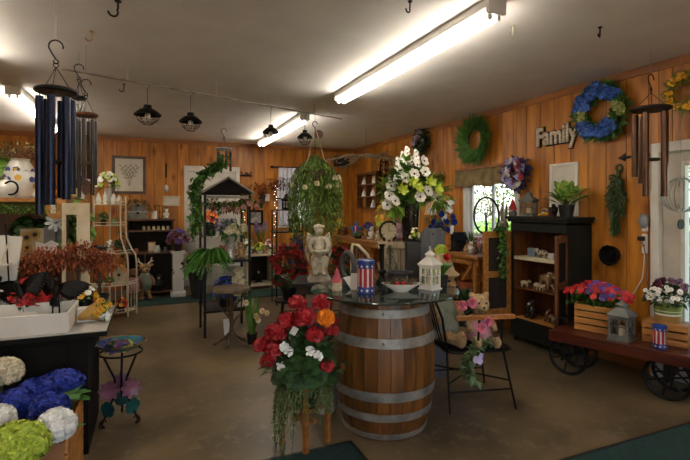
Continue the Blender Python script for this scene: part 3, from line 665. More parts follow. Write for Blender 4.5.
# --- figurines
def critter(lab,loc,rz,L_,fur,face=None,spots=None,horn=False,sit=False,cat='animal figurine',group=None,kind='animal_figurine'):
    t=thing(kind,lab,cat,loc,rz,group); b=MB(); h=L_*.32
    if sit:
        b.ell((0,0,L_*.35),(L_*.26,L_*.24,L_*.35)); b.ell((-L_*.02,0,L_*.82),(L_*.2,L_*.2,L_*.2)); b.ell((-L_*.2,0,L_*.76),(L_*.1,L_*.1,L_*.09))
        for s in(-1,1): b.ell((-L_*.2,s*L_*.18,L_*.09),(L_*.2,L_*.1,L_*.09)); b.ell((-L_*.12,s*L_*.25,L_*.45),(L_*.1,L_*.08,L_*.2)); b.ell((L_*.02,s*L_*.16,L_*1.0),(L_*.04,L_*.06,L_*.07))
        hd=V((-L_*.02,0,L_*.82))
    else:
        b.ell((0,0,h*1.35),(L_*.42,L_*.2,h*.68)); b.ell((-L_*.46,0,h*1.9),(L_*.16,L_*.12,h*.42)); b.ell((-L_*.6,0,h*1.75),(L_*.1,L_*.08,h*.24)); b.cyl((-L_*.25,0,h*1.5),(-L_*.45,0,h*1.85),L_*.12,n=10)
        for sx in(-1,1):
            for s in(-1,1): b.cyl((sx*L_*.26,s*L_*.11,0),(sx*L_*.26,s*L_*.1,h*1.1),L_*.055,L_*.07,8)
        b.ell((L_*.43,0,h*1.5),(L_*.07,L_*.05,h*.2))
        for s in(-1,1): b.ell((-L_*.42,s*L_*.14,h*2.1),(L_*.05,L_*.08,h*.1))
        hd=V((-L_*.48,0,h*1.9))
    M('body',b,fur,t,remesh=max(.0025,L_*.025))
    for s in(-1,1): M('eye',MB().ell(hd+V((-L_*.13 if not sit else -L_*.18,s*L_*.08,L_*.04)),L_*.018,6,4),DEEPV,t)
    if face: M('muzzle',MB().ell(hd+(V((-L_*.14,0,-h*.15)) if not sit else V((-L_*.2,0,-L_*.05))),(L_*.1,L_*.085,L_*.085),10,7),face,t)
    if spots:
        for k in range(3): M('patch',MB().ell((L_*(-.2+.22*k),L_*.03*(k-1),h*(1.6+.1*(k%2))),(L_*.12,L_*.18,h*.48),10,7),spots,t)
    if horn:
        for s in(-1,1): M('horn',MB().tube([hd+V((0,s*L_*.1,L_*.1)),hd+V((L_*.08,s*L_*.17,L_*.13)),hd+V((L_*.1,s*L_*.2,L_*.02)),hd+V((0,s*L_*.21,-L_*.03))],[L_*.045,L_*.04,L_*.03,L_*.012],8),CRPET,t)
    return t
FA=RW  # facing into room
z=SH[1]
critter('large tan woolly ram figure on the armoire middle shelf',loc_(-.06,.03,z),RW+PI*.92,.25,FUR,FURW,horn=True)
for i,(x,y,lab) in enumerate(((-.24,-.1,'white lamb figure at the left end of the armoire middle shelf'),(-.06,-.11,'white lamb figure in front of the tan ram'),(.03,-.12,'white lamb figure right of the one in front of the ram'))): critter(lab,loc_(x,y,z),RW+PI*(.9 if i else 1.1),.11,FURW,DEEPV if i==2 else None,group='little lambs on the armoire middle shelf')
critter('black and white cow figure right of the ram on the middle shelf',loc_(.16,-.06,z),RW+.4,.11,FURW,spots=DEEPV)
critter('dark dog figure at the right end of the armoire middle shelf',loc_(.255,-.02,z),RW+PI/2,.09,pm('dark_glaze','26221E','171412',8,.4),sit=True)
z=SH[0]
critter('tall dark bear doll with pale muzzle at left of the armoire bottom shelf',loc_(-.2,-.03,z),RW+PI/2,.2,pm('dark_glaze','26221E','171412',8,.4),FURW,sit=True)
critter('brown mossy rabbit figure in the middle of the armoire bottom shelf',loc_(.0,-.0,z),RW+PI/2,.13,FURD,FURW,sit=True)
critter('pale stone hedgehog figure right of the brown rabbit on the bottom shelf',loc_(.13,-.04,z),RW+.1,.13,pm('pale_stone','8E8468','6E654C',30,.9,0,.3))
z=SH[2]+.0035
solo('storybook','small pale blue box on the armoire top shelf','box',MB().box((0,0,.045),(.11,.05,.09),0),pm('pale_blue_card','7E8C9E','6C7A8C',8,.6),loc_(-.2,-.02,z),RW,flat=True,bevel=.002)
critter('white and grey kitten figure lying on the armoire top shelf',loc_(-.04,-.06,z),RW+.3,.13,FURW,spots=pm('grey_fur','6E6A66','56524E',20,.9))
for i,x in enumerate((.1,.19)):
    t=thing('cup','white china cup on the armoire top shelf, '+('left one beside the kitten' if i==0 else 'right one by the open door'),'cup',loc_(x,-.08,z),RW,'china cups on the armoire top shelf')
    M('cup_wall',MB().lathe([(0,0),(.018,0),(.02,.006),(.03,.03),(.034,.06),(.031,.06),(.026,.03),(0,.008)],18),CERW,t); M('handle',MB().torus((.036,0,.035),.014,.004,(0,1,0),14,6),CERW,t)
t=thing('pine_cone_spray','dark pine cone spray standing at the back of the armoire top shelf','decoration',loc_(.14,.06,z),RW)
mb=MB()
for k in range(5):
    c=V((rs.uniform(-.08,.08),rs.uniform(-.01,.03),.06+.045*k)); 
    for i in range(60): zz=i/60; a=i*2.4; mb.leaf(c+V((0,0,zz*.05-.025)),(math.cos(a),math.sin(a),.4),.028*(1-zz*.6),.016)
M('cones',mb,DARKW,t); M('stems',MB().tube([(0,0,0),(.01,.01,.1),(0,0,.22)],.005),TWIG,t)
# armoire top: plant, lantern, gnome, rabbit, flowers, pot
z=AZ+.0
def pot_plant_leafy(lab,loc,pr,ph,potm,leafm,n,L_,W_,cat='potted plant',bend=.35,name='potted_plant'):
    t=thing(name,lab,cat,loc); M('pot',MB().lathe([(0,0),(pr*.75,0),(pr,ph*.95),(pr*1.06,ph*.95),(pr*1.06,ph),(pr*.93,ph),(pr*.9,ph*.85),(0,ph*.85)],24),potm,t)
    mb=MB(); sm=MB()
    for i in range(n):
        a=i*2.4; el=.35+1.1*(i/n); d=V((math.cos(a)*math.cos(el),math.sin(a)*math.cos(el),math.sin(el))); b=V((0,0,ph*.85)); m_=b+d*(L_*.5)*(0.6+.5*i/n); sm.tube([b,m_],.003,5); mb.blade(m_,d+V((0,0,.1)),L_*rs.uniform(.75,1.05),W_,bend,6)
    M('leaves',mb,leafm,t); M('stems',sm,STEM,t); return t
p=loc_(.25,.0,z)
pot_plant_leafy('leafy green and cream houseplant in a black pot on the armoire',onX(569,216,3.86)*1 if 0 else V((3.79,3.33,z)),.075,.12,POTB,pm('variegated_leaf','A8BC5A','4E8030',22,.45,isl=.2,lo=.42,hi=.58),26,.23,.085,bend=.2)
lantern('grey metal candle lantern on the left half of the armoire top',V((3.83,3.86,z)),.35,.14,.29,ZINC)
gnome('small gnome with dark red hat left of the grey lantern on the armoire',V((3.72,3.985,z)),CLOTHR,.2,pm('grey_felt','5A5650','454240',12,.9),RW)
def flowerbox(lab,loc,r,h,mats,n,fr,leafm=GREEN,base=None,cat='flowers',name='flower_arrangement',k=5,group=None):
    t=thing(name,lab,cat,loc,0,group)
    if base: M('pot',MB().lathe([(0,0),(base[0]*.8,0),(base[0],base[1]),(base[0]*.9,base[1]),(base[0]*.8,base[1]*.8),(0,base[1]*.8)],20),base[2],t)
    z0=base[1] if base else 0; mb=MB()
    for i in range(int(n*5)):
        d=rv(); d.z=abs(d.z); mb.leaf(V((d.x*r*.8,d.y*r*.8,z0+d.z*h*.8))*1,d+rv()*.7,fr*1.3,fr*.6)
    M('leaves',mb,leafm,t)
    for j,mt in enumerate(mats):
        fm_=MB()
        for i in range(n//len(mats)+1):
            d=rv(); d.z=abs(d.z)*.9+.1; fm_.flower(V((d.x*r,d.y*r,z0+d.z*h)),d+V((0,-.3,.2)),fr*rs.uniform(.8,1.15),k,0,.25)
        M('blossoms',fm_,mt,t)
    return t
flowerbox('tiny yellow flowers beside the red pot on the armoire top',V((3.80,3.60,z)),.06,.08,[YEL,CRPET],22,.02)
solo('flower_pot','small dark red pot in front of the variegated houseplant','pot',MB().lathe([(0,0),(.035,0),(.045,.08),(.05,.08),(.05,.1),(.043,.1),(.04,.05),(0,.05)],20),pm('oxblood_glaze','4A1410','350C0A',6,.35),V((3.74,3.45,z)))
t=thing('iron_bird','black iron bird ornament against the houseplant pot','figurine',V((3.70,3.39,z)),.4); M('body',MB().ell((0,0,.07),(.045,.03,.04)).ell((-.03,0,.11),(.022,.02,.022)).tube([(.02,0,.07),(.08,0,.05)],[.02,.006]).cyl((0,0,0),(0,0,.05),.012).cyl((0,0,0),(0,0,.006),.03),IRON,t,remesh=.004); M('beak',MB().cyl((-.05,0,.11),(-.07,0,.108),.006,.001,8),IRON,t)
# ivy garland on left door
t=thing('ivy_garland','green ivy garland hanging over the open left armoire door','garland',(3.52,3.955,1.24),0)
mb=MB(); sm=MB(); pts=[V((-.02,.03,-.02)),V((0,-.0,.02)),V((0,-.03,-.1)),V((.015,-.035,-.25)),V((-.01,-.035,-.4)),V((.01,-.035,-.56))]; sm.tube(pts,.004)
for i in range(330):
    k=rs.randrange(5); c=pts[k].lerp(pts[k+1],rs.random())+V((rs.gauss(0,.025),-abs(rs.gauss(0,.012)),rs.gauss(0,.01))); mb.leaf(c,rv()+V((0,-.4,-.4)),.04,.03)
M('ivy_leaves',mb,GREEN,t); M('vine',sm,STEM,t)
# ================================================================ WAGON
WO=V((3.186,2.985,0)); th=R(20); WRZ=math.atan2(-math.cos(th),math.sin(th))
E1=V((math.sin(th),-math.cos(th),0)); E2=V((math.cos(th),math.sin(th),0))
def wp(a,b,z=.40): return WO+E1*a+E2*b+V((0,0,z))
t=thing('wooden_cart','low red-brown railway style wooden cart on iron spoked wheels','cart',tuple(WO),WRZ)
mb=MB(); WW=.46; LL=1.28
for i in range(4): mb.b2(.0,LL,i*WW/4+.0015,(i+1)*WW/4-.0015,.37,.40)
M('deck',mb,REDW,t,flat=True,bevel=.002)
for b0,b1 in((0,.035),(WW-.035,WW)): M('side_rail',MB().b2(0,LL,b0,b1,.315,.37),REDW,t,flat=True,bevel=.003)
for a0,a1 in((0,.04),(LL-.04,LL)): M('end_rail',MB().b2(a0,a1,.035,WW-.035,.315,.37),REDW,t,flat=True,bevel=.003)
for a in(.1,.83):
    M('axle',MB().cyl((a,.03,.165),(a,WW-.03,.165),.012),IRON,t); M('axle_block',MB().b2(a-.035,a+.035,.2,WW-.1,.175,.32),DARKW,t,flat=True,bevel=.003)
    for b in(.16,WW-.055):
        wh=M('wheel',MB().torus((a,b,.165),.155,.011,(0,1,0),44,8).torus((a,b,.165),.145,.008,(0,1,0),40,6),IRON,t)
        M('wheel_hub',MB().cyl((a,b-.03,.165),(a,b+.03,.165),.024,n=14),IRON,wh)
        for k in range(6): an=k*PI/3+.3; M('spoke',MB().cyl((a,b,.165),(a+.147*math.cos(an),b,.165+.147*math.sin(an)),.0075,n=6),IRON,wh)
M('pull_handle',MB().tube([(.02,.1,.40),(.015,.1,.46),(.03,.12,.49),(.08,.2,.492),(.03,.28,.49),(.015,.3,.46),(.02,.3,.40)],.008,8),IRON,t)
def crate(lab,loc,rz,w,d,h,n=4,mat=PINE,gap=.012,flip=False):
    t=thing('wooden_crate',lab,'crate',loc,rz); sl=h/n
    for sy in(-1,1):
        for i in range(n): M('slat',MB().b2(-w/2,w/2,sy*d/2-.005,sy*d/2+.005,i*sl+gap/2,(i+1)*sl-gap/2),mat,t,flat=True,bevel=.0015)
    for sx in(-1,1): M('end_panel',MB().b2(sx*(w/2-.001),sx*(w/2-.017),-d/2+.006,d/2-.006,0,h),mat,t,flat=True,bevel=.0015)
    zb=h-.012 if flip else .002
    M('base_board',MB().b2(-w/2+.018,w/2-.018,-d/2+.006,d/2-.006,zb,zb+.01),mat,t,flat=True); return t
# crate 1
c1=onz(590,331,.40); k=((c1-WO).dot(E1),(c1-WO).dot(E2)); 
CR1=wp(.29,.31); crate('pine slat crate of red and purple flowers on the cart','' and 0 or tuple(CR1),WRZ,.30,.22,.235)
# bouquet
t=thing('petunia_arrangement','red and purple flowers filling the pine crate on the cart','flowers',tuple(CR1+V((0,0,.0125))),WRZ)
M('foam_base',MB().b2(-.12,.12,-.085,.085,.0,.2),DGREEN,t,flat=True)
mb=MB()
for i in range(380): mb.leaf(V((rs.uniform(-.2,.2),rs.uniform(-.14,.14),rs.uniform(.2,.32))),rv()+V((0,0,.4)),.05,.03)
M('leaves',mb,GREEN,t)
for nm,mt,n_,xr in(('red_blossoms',BRED,150,(-.25,.25)),('purple_blossoms',PURP,34,(-.05,.09)),('violet_sprigs',pm('violet_petals','46387E','322660',9,.6,isl=.2),22,(.08,.2))):
    fb=MB()
    for i in range(n_):
        x=rs.uniform(*xr); q=math.sqrt(max(0,1-(x/.27)**2)); y=rs.uniform(-.16,.16)*q; fb.flower((x,y,.23+.16*q*math.sqrt(max(0,1-(y/.17)**2))*rs.uniform(.8,1.05)),V((x*2,y*3-.3,.6))+rv()*.3,rs.uniform(.026,.04),5,0,.2)
    M(nm,fb,mt,t)
lantern('weathered zinc lantern standing on the cart in front of the flower crate',tuple(wp(.52,.16)),WRZ-.1,.145,.33,ZINC)
CR2=wp(.80,.31); crate('upturned pine crate holding the striped flower pot on the cart',tuple(CR2),WRZ,.30,.2,.17,3,flip=True)
t=thing('striped_planter','green and brown striped pot of white and burgundy flowers on the cart crate','potted plant',tuple(CR2+V((0,0,.171))),WRZ)
mb=MB(); r=.095; prof=[(0,0),(r*.9,0),(r*.93,.05),(r*.94,.055),(r*.95,.066),(r*.955,.07),(r*.97,.085),(r*.975,.09),(r*.98,.1),(r,.15),(r*.92,.15),(r*.85,.12),(0,.12)]
ml=[0,0,0,1,2,2,1,1,2,2,2,2]; n=32
vs=[(q*math.cos(2*PI*i/n),q*math.sin(2*PI*i/n),zz) for q,zz in prof for i in range(n)]
for kk in range(len(prof)-1): pass
o=0; mb.v=vs
for kk in range(len(prof)-1):
    for i in range(n): mb.f.append((kk*n+i,kk*n+(i+1)%n,kk*n+n+(i+1)%n,kk*n+n+i)); mb.m.append([0,0,0,1,2,2,1,2,2,2,2,2][kk])
M('pot',mb,[pm('ochre_glaze','96703A','7E5A2C',6,.4),CERW,pm('moss_glaze','7A8A3A','66762C',6,.4)],t)
mb=MB()
for i in range(480): 
    d=rv(); d.z=abs(d.z); mb.leaf(V((d.x*.14,d.y*.12,.14+d.z*.13)),d+rv()*.6,.045,.025)
M('leaves',mb,DGREEN,t)
fb=MB()
for i in range(34): 
    fb=MB(); x=rs.uniform(-.13,.13); fb.flower((x,rs.uniform(-.14,-.05),.19+rs.uniform(-.03,.09)),V((x*2,-1,.5)),.019,8,0,.1,mc=1,rc=.4); M('daisy',fb,[WPET,CRPET],t)
pass
for nm,mt,xc in(('burgundy_blossoms',BURG,-.09),('mauve_blossoms',pm('mauve_petals','8A6078','6E485E',9,.6,isl=.2),.07)):
    fb=MB()
    for i in range(14): fb.head((xc+rs.uniform(-.06,.06),rs.uniform(-.08,.08),.24+rs.uniform(0,.08)),.017,12,.013)
    M(nm,fb,mt,t)
flagcan('stars and stripes canister standing on the cart deck',tuple(wp(.79,.115)),.98)
t=thing('bottle','pale blue bottle at the far right of the cart','bottle',tuple(wp(1.03,.16))); M('glass_body',MB().lathe([(0,0),(.03,0),(.032,.01),(.032,.09),(.014,.12),(.013,.15),(0,.15)],20),pm('blue_bottle','7E96A8','68809A',6,.2),t); M('stopper',MB().lathe([(0,.15),(.015,.15),(.015,.17),(0,.172)],14),GOLD,t)
# ================================================================ RIGHT WALL DECOR
def wallR(px,py): p=onX(px,py,WX); return p
def wreath(lab,px,py,rpx,leafm,blooms,kind='leafy',n=700,depth=.09,inner=.55,wall='R',spray=None,leafL=.09,leafW=.035):
    p=wallR(px,py) if wall=='R' else onY(px,py,BY-.0)
    dd=p.dot(FW); rad=rpx*dd/F; t=thing('wreath',lab,'wreath',tuple(p),RW if wall=='R' else 0)
    rm=rad*(1+inner)/2*.9; th_=rad*(1-inner)/2*.8
    M('twig_ring',MB().torus((0,-.045,0),rm,.014,(0,1,0),36,8),TWIG,t)
    mb=MB()
    for i in range(n):
        a=rs.uniform(0,2*PI); q=rs.uniform(0,2*PI); off=th_*rs.uniform(.2,1); rr_=rm+off*math.cos(q); c=V((rr_*math.cos(a),-.05-abs(off*math.sin(q))*.8,rr_*math.sin(a)))
        out=V((math.cos(a),0,math.sin(a))); tan=V((-math.sin(a),0,math.cos(a)))
        if kind=='fern': d=out*rs.uniform(.2,1)+tan*-.9+V((0,-.35,0))+rv()*.3
        else: d=rv()+out*.3+V((0,-.5,0))
        mb.leaf(c,d,leafL*rs.uniform(.7,1.2),leafW,V((0,-1,0)),0,.05)
    M('foliage',wallclip(mb),leafm,t)
    for (nm,mt,a0,a1,cnt,fr,hd,lb) in blooms:
        for i in range(cnt):
            a=R(rs.uniform(a0,a1)); rr_=rm+th_*rs.uniform(-.6,.6); c=(rr_*math.cos(a),-.06-th_*.75-rs.uniform(0,.02),rr_*math.sin(a)); fb=MB()
            if hd: fb.head(c,hd,46,fr,k=4,low=-.9)
            else: fb.flower(c,V((0,-1,0))+rv()*.4,fr,6,0,.2); fb.flower(c,V((0,-1,0))+rv()*.4,fr*.6,5,0,.5)
            M('bloom',fb,mt,t)
    return t
wreath('round wreath of blue hydrangeas and green leaves right of the Family sign',606,112,30,GREEN,[('b',SKYB,35,165,19,.024,.05,0),('b',SKYB,205,325,14,.024,.05,0),('b',pm('lichen_petals','A8AE6A','8A9250',9,.6,isl=.2),150,215,6,.016,.035,0),('b',pm('lichen_petals','A8AE6A','8A9250',9,.6,isl=.2),-30,40,5,.016,.035,0)],n=520,leafL=.1,leafW=.045)
wreath('plain green fern wreath between the floral wreath and the Family sign',479,140,18,pm('fern_green','4C7A26','35601A',6,.6,isl=.3),[],'fern',620,leafL=.21,leafW=.03,inner=.5)
wreath('small dark wreath with pale flowers high on the right wall above the bouquet',425,142,13,DGREEN,[('b',pm('mauve_white','B8A8B4','978694',9,.6,isl=.2),0,360,16,.055,0,0)],n=320,leafL=.1,leafW=.05,inner=.4)
wreath('red white and blue ribbon wreath above the window corner of the armoire',521,174,19,pm('navy_mesh','3A3660','28244A',9,.7,isl=.4),[('b',FLAGW,0,360,15,.042,0,0),('b',pm('crimson_ribbon','8A1E34','6E1426',9,.6,isl=.2),0,360,14,.04,0,0),('b',pm('lavender_ribbon','9C94BC','7E76A8',9,.6,isl=.2),0,360,17,.048,0,0)],n=320,leafL=.08,leafW=.04,inner=.2)
wreath('yellow forsythia wreath above the glass door at right edge',691,92,22,pm('forsythia_leaf','8A8A2C','6A6A20',9,.6,isl=.3),[('b',YEL,0,360,40,.022,0,0)],n=320,leafL=.07,leafW=.02)
# Family sign
def text_mesh(s,size,ext,off):
    c=bpy.data.curves.new('t','FONT'); c.body=s; c.size=size; c.extrude=ext; c.offset=off; c.align_x='CENTER'; c.align_y='CENTER'
    o=bpy.data.objects.new('t',c); COL.objects.link(o); dg=bpy.context.evaluated_depsgraph_get(); me=bpy.data.meshes.new_from_object(o.evaluated_get(dg)); bpy.data.objects.remove(o); bpy.data.curves.remove(c)
    mb=MB(); mb.v=[(v.co.x,-v.co.z,v.co.y) for v in me.vertices]; mb.f=[tuple(p.vertices) for p in me.polygons]; mb.m=[0]*len(mb.f); bpy.data.meshes.remove(me); return mb
a=wallR(538,138); b=wallR(579,133); ctr=(a+b)/2; wd=abs(a.y-b.y)
t=thing('word_sign','galvanised metal word sign reading Family on the right wall','wall sign',tuple(V((WX,ctr.y,ctr.z))),RW)
bk=text_mesh('Family',.245,.008,.016); fr=text_mesh('Family',.245,.009,.007)
def fit(m,y,serif=True):
    xs=[v[0] for v in m.v]; s=wd/(max(xs)-min(xs)); m.v=[(v[0]*s*1.0,v[1]+y,v[2]*1.12) for v in m.v]
fit(bk,-.012); fit(fr,-.026); 
M('letter_backing',bk,IRON,t,flat=True); M('letters',fr,pm('corrugated_tin','C9BEA8','A0947C',16,.5,.1,.2,(1,1,8)),t,flat=True)
# framed picture behind houseplant
def frame(lab,px0,px1,py0,py1,wall,fmat,inner,art=None,fw=.03,cat='framed picture',name='picture_frame'):
    f_=(lambda x,y:onX(x,y,WX)) if wall=='R' else (lambda x,y:onY(x,y,BY))
    a=f_(px0,(py0+py1)/2); b=f_(px1,(py0+py1)/2); m=f_((px0+px1)/2,py0); n_=f_((px0+px1)/2,py1)
    w=(a-b).length/2; h=(m.z-n_.z)/2; c=(a+b)/2; c.z=(m.z+n_.z)/2
    if wall=='R': c.x=WX
    else: c.y=BY
    t=thing(name,lab,cat,tuple(c),RW if wall=='R' else 0); mb=MB()
    for x0,x1,z0,z1 in((-w,-w+fw,-h,h),(w-fw,w,-h,h),(-w+fw,w-fw,h-fw,h),(-w+fw,w-fw,-h,-h+fw)): mb.b2(x0,x1,-.026,-.002,z0,z1)
    M('frame',mb,fmat,t,flat=True,bevel=.003); M('picture',MB().b2(-w+fw,w-fw,-.014,-.004,-h+fw,h-fw),inner,t,flat=True)
    if art: art(t,w-fw,h-fw)
    return t
frame('white framed picture on the right wall behind the variegated houseplant',551,579,163,216,'R',WHITE,pm('pale_print','CFC8BC','B7AFA2',5,.7))
# hanging sprig
p=wallR(620,168); t=thing('hanging_swag','dark green teardrop swag hanging on the right wall left of the door','swag',tuple(p),RW)
mb=MB(); H_=.54
for i in range(900):
    u=rs.random()**.8; wdt=.085*math.sin(PI*min(1,u*1.15+.08))**.8+.01; a=rs.uniform(0,2*PI); c=V((wdt*math.cos(a)*rs.random()**.5,-.03-.05*abs(math.sin(a)),-.06-u*H_)); mb.leaf(c,rv()*.8+V((0,-.3,-.8)),.05,.016,V((0,-1,0)))
M('foliage',wallclip(mb),pm('swag_leaf','44592E','2C4020',6,.6,isl=.4),t); mb=MB()
for i in range(70): u=rs.random(); a=rs.uniform(0,PI); mb.ell((.075*math.sin(PI*u)*math.cos(a),-.075,-.08-u*H_*.9),.006,5,4)
M('seed_heads',mb,OLIVE,t)['kind']='stuff'; M('hanger',MB().torus((0,-.014,.0),.03,.01,(0,1,0),20,8).tube([(0,-.02,-.02),(0,-.03,-.1)],.018),DGREEN,t)
# black tin mould
p=wallR(613,255); t=thing('tin_mould','round black fluted tin hanging on the right wall below the swag','baking tin',tuple(p),RW)
n=48; mb=MB(); vs=[]; prof=[(.0,-.03),(.03,-.03),(.035,-.015),(.07,-.012),(.088,-.07),(.094,-.072),(.096,-.06),(.08,-.004),(0,-.004)]
for r_,y in prof:
    for i in range(n): a=2*PI*i/n; q=r_*(1+(.035 if i%4<2 and r_>.06 else 0)); vs.append((q*math.cos(a),y,q*math.sin(a)))
mb.add(vs,[(k*n+i,k*n+(i+1)%n,k*n+n+(i+1)%n,k*n+n+i) for k in range(len(prof)-1) for i in range(n)]); M('fluted_pan',mb,IRON,t); M('centre_boss',MB().cyl((0,-.045,0),(0,-.01,0),.022,.03,16),IRON,t)
# power strip, mister, cables
p=wallR(646,243); t=thing('power_strip','white power strip fixed to the right wall beside the door','power strip',tuple(p),RW)
M('case',MB().b2(-.02,.02,-.03,-.001,-.09,.08),WHITE,t,flat=True,bevel=.004); M('plug',MB().b2(-.04,.015,-.06,-.03,.02,.06),POTB,t,flat=True,bevel=.004); M('switch',MB().b2(-.008,.008,-.034,-.03,-.03,-.012),RED,t,flat=True)
M('cable',MB().tube([(.0,-.02,-.09),(.0,-.03,-.2),(-.02,-.02,-.32),(-.09,-.02,-.45),(-.16,-.02,-.52)],.005,8),WHITE,t); M('cable',MB().tube([(-.01,-.05,.04),(.02,-.05,-.05),(.03,-.03,-.18),(.02,-.02,-.32),(.05,-.02,-.45)],.004,8),pm('grey_cable','6A645A','585248',6,.5),t)
p=wallR(647,221); t=thing('oval_diffuser','grey oval plug-in air freshener above the power strip','air freshener',tuple(p),RW)
M('shell',MB().ell((0,-.045,0),(.042,.03,.068),20,12),pm('grey_plastic','7E8084','6C6E72',5,.35),t); M('stand',MB().b2(-.012,.012,-.05,-.002,-.09,-.05),WHITE,t,flat=True)
# iron arrow bracket
p=wallR(640,156); t=thing('arrow_bracket','black iron arrow-shaped wall bracket behind the bronze wind chime','bracket',tuple(p),RW)
a=wallR(620,156).y-p.y; M('shaft',MB().b2(-a,.12,-.018,-.004,-.012,.012),IRON,t,flat=True,bevel=.003); M('arrow_tip',MB().prism([(-a-.01,0),(-a+.06,.035),(-a+.045,0),(-a+.06,-.035)],-.02,-.004),IRON,t,flat=True); M('mount_plate',MB().b2(-.03,.03,-.03,-.001,-.05,.05),IRON,t,flat=True,bevel=.004)
# ---- wind chimes
def chime(lab,top,discz,discr,tuber,tubes,mat,discmat,z_end,sail=True,hook=True):
    # top: hook point on ceiling; tubes: list of (angle, length)
    t=thing('wind_chime',lab,'wind chime',tuple(top)); dz=discz-top.z
    z0=min(dz+.28,-.02); M('hanging_wire',MB().tube([(0,0,0),(0,0,z0-.004)],.002,6),STEEL,t)
    M('s_hook',MB().tube([(.034*math.cos(a),0,z0-.04+.036*math.sin(a)) for a in [-.2+i*3.6/14 for i in range(15)]]+[(-.02,0,z0-.075),(0,0,z0-.11)]+[(.011*math.cos(a),0,z0-.121+.011*math.sin(a)) for a in [1.6-i*.6 for i in range(10)]],.0042,8),IRON,t)
    za=z0-.14
    M('ring',MB().torus((0,0,za),.012,.003,(0,1,0),14,6),IRON,t)
    for k in range(3): a=k*2*PI/3+.5; M('cord',MB().cyl((0,0,za-.01),(discr*.75*math.cos(a),discr*.75*math.sin(a),dz+.012),.0025,n=6),IRON,t)
    M('top_disc',MB().lathe([(0,-.012),(discr*.93,-.012),(discr,-.004),(discr,.006),(discr*.9,.013),(0,.013)],40,(0,0,dz)),discmat,t)
    k=len(tubes); rr_=discr-tuber*1.4
    for i,(a,L_) in enumerate(tubes):
        c=V((rr_*math.cos(a),rr_*math.sin(a),dz-.04)); h=M('tube',MB().lathe([(tuber*.8,-L_),(tuber,-L_),(tuber,0),(tuber*.8,0),(tuber*.8,-.01)],20,c),mat,t); M('tube_cord',MB().cyl(c+V((0,0,-.02)),c+V((0,0,.03)),.002,n=5),BLACKM,h)
    zm=dz-.04-max(L_ for _,L_ in tubes)*.55
    M('clapper_cord',MB().cyl((0,0,dz-.012),(0,0,z_end-top.z+.06),.0018,n=5),BLACKM,t); M('clapper',MB().lathe([(0,-.01),(discr*.42,-.01),(discr*.45,0),(discr*.42,.01),(0,.01)],24,(0,0,zm)),discmat,t)
    if sail: M('wind_sail',MB().prism([(.035*math.cos(i*PI/8),.06*math.sin(i*PI/8)+z_end-top.z) for i in range(16)],-.003,.003),discmat,t,flat=True)
    return t
p=onz(651,50,CZ); dch=p.dot(FW)
dz=at(653,109,dch).z; disc=18*dch/F
L0=at(653,196,dch).z
chime('bronze wind chime with dark disc hanging from the ceiling in front of the right wall',p,dz,disc,.024,[(R(195),.66),(R(130),.5),(R(265),.66),(R(70),.55),(R(335),.62)],BRONZE,DARKW,L0-.02,sail=False)
# wire ball spinner at door
p=onX(681,195,WX-.06); dd=p.dot(FW); r_=17*dd/F; t=thing('wire_spinner','steel wire ball spinner hanging in front of the glass door','spinner',tuple(p))
for k in range(7): M('wire_hoop',MB().torus((0,0,0),r_,.0028,(math.cos(k*PI/7),math.sin(k*PI/7),0),36,5),STEEL,t)
M('hanging_wire',MB().tube([(0,0,r_),(0,0,CZ-p.z-.001)],.0018,5),STEEL,t); M('pendant_cord',MB().tube([(0,0,-r_),(0,0,-r_-.06)],.0018,5),STEEL,t); M('pendant_disc',MB().cyl((0,-.004,-r_-.1),(0,.004,-r_-.1),.042,n=26),IRON,t)
# ================================================================ WINDOW DRESSING
t=thing('window_valance','olive gathered valance hung over the right wall window','curtain',(WX,4.83,1.98),RW)
n=64; vs=[]; W_=1.12
for k in range(6):
    for i in range(n+1): x=-W_/2+W_*i/n; ph=i*.55; vs.append((x,-.05-.018*math.sin(ph)*(0.4+k*.14)-.006*k,-.235*k/5+(.012*math.sin(ph*.5) if k==5 else 0)))
mb=MB(); mb.add(vs,[(k*(n+1)+i,k*(n+1)+i+1,(k+1)*(n+1)+i+1,(k+1)*(n+1)+i) for k in range(5) for i in range(n)]); o=M('gathered_cloth',mb,OLIVE,t); q=o.modifiers.new('thick','SOLIDIFY'); q.thickness=.004
M('wood_pelmet',MB().b2(-W_/2-.02,W_/2+.02,-.075,-.001,.0,.03),TRIMW,t,flat=True,bevel=.003)
# long counter along right wall
t=thing('long_counter','long honey wood counter running along the right wall below the window','counter',(3.74,6.45,0),RW); x0,x1=-2.3,2.2
M('countertop',MB().b2(x0,x1,-.3,.29,.865,.90),HONEY,t,flat=True,bevel=.004); M('lower_shelf',MB().b2(x0+.04,x1-.04,-.24,.28,.3,.33),HONEY,t,flat=True); M('front_rail',MB().b2(x0+.02,x1-.02,-.27,-.25,.79,.865),HONEY,t,flat=True)
for x in(x0+.1,-.7,.8,x1-.1):
    for y in(-.22,.25): M('leg',MB().b2(x-.03,x+.03,y-.03,y+.03,0,.865),HONEY,t,flat=True)
    M('brace',MB().box((x-.1 if x>x0+.3 else x+.0,-.26,.72),(.03,.02,.34),mat=Matrix.Rotation(.75,3,'Y')),HONEY,t,flat=True)
CTZ=.901
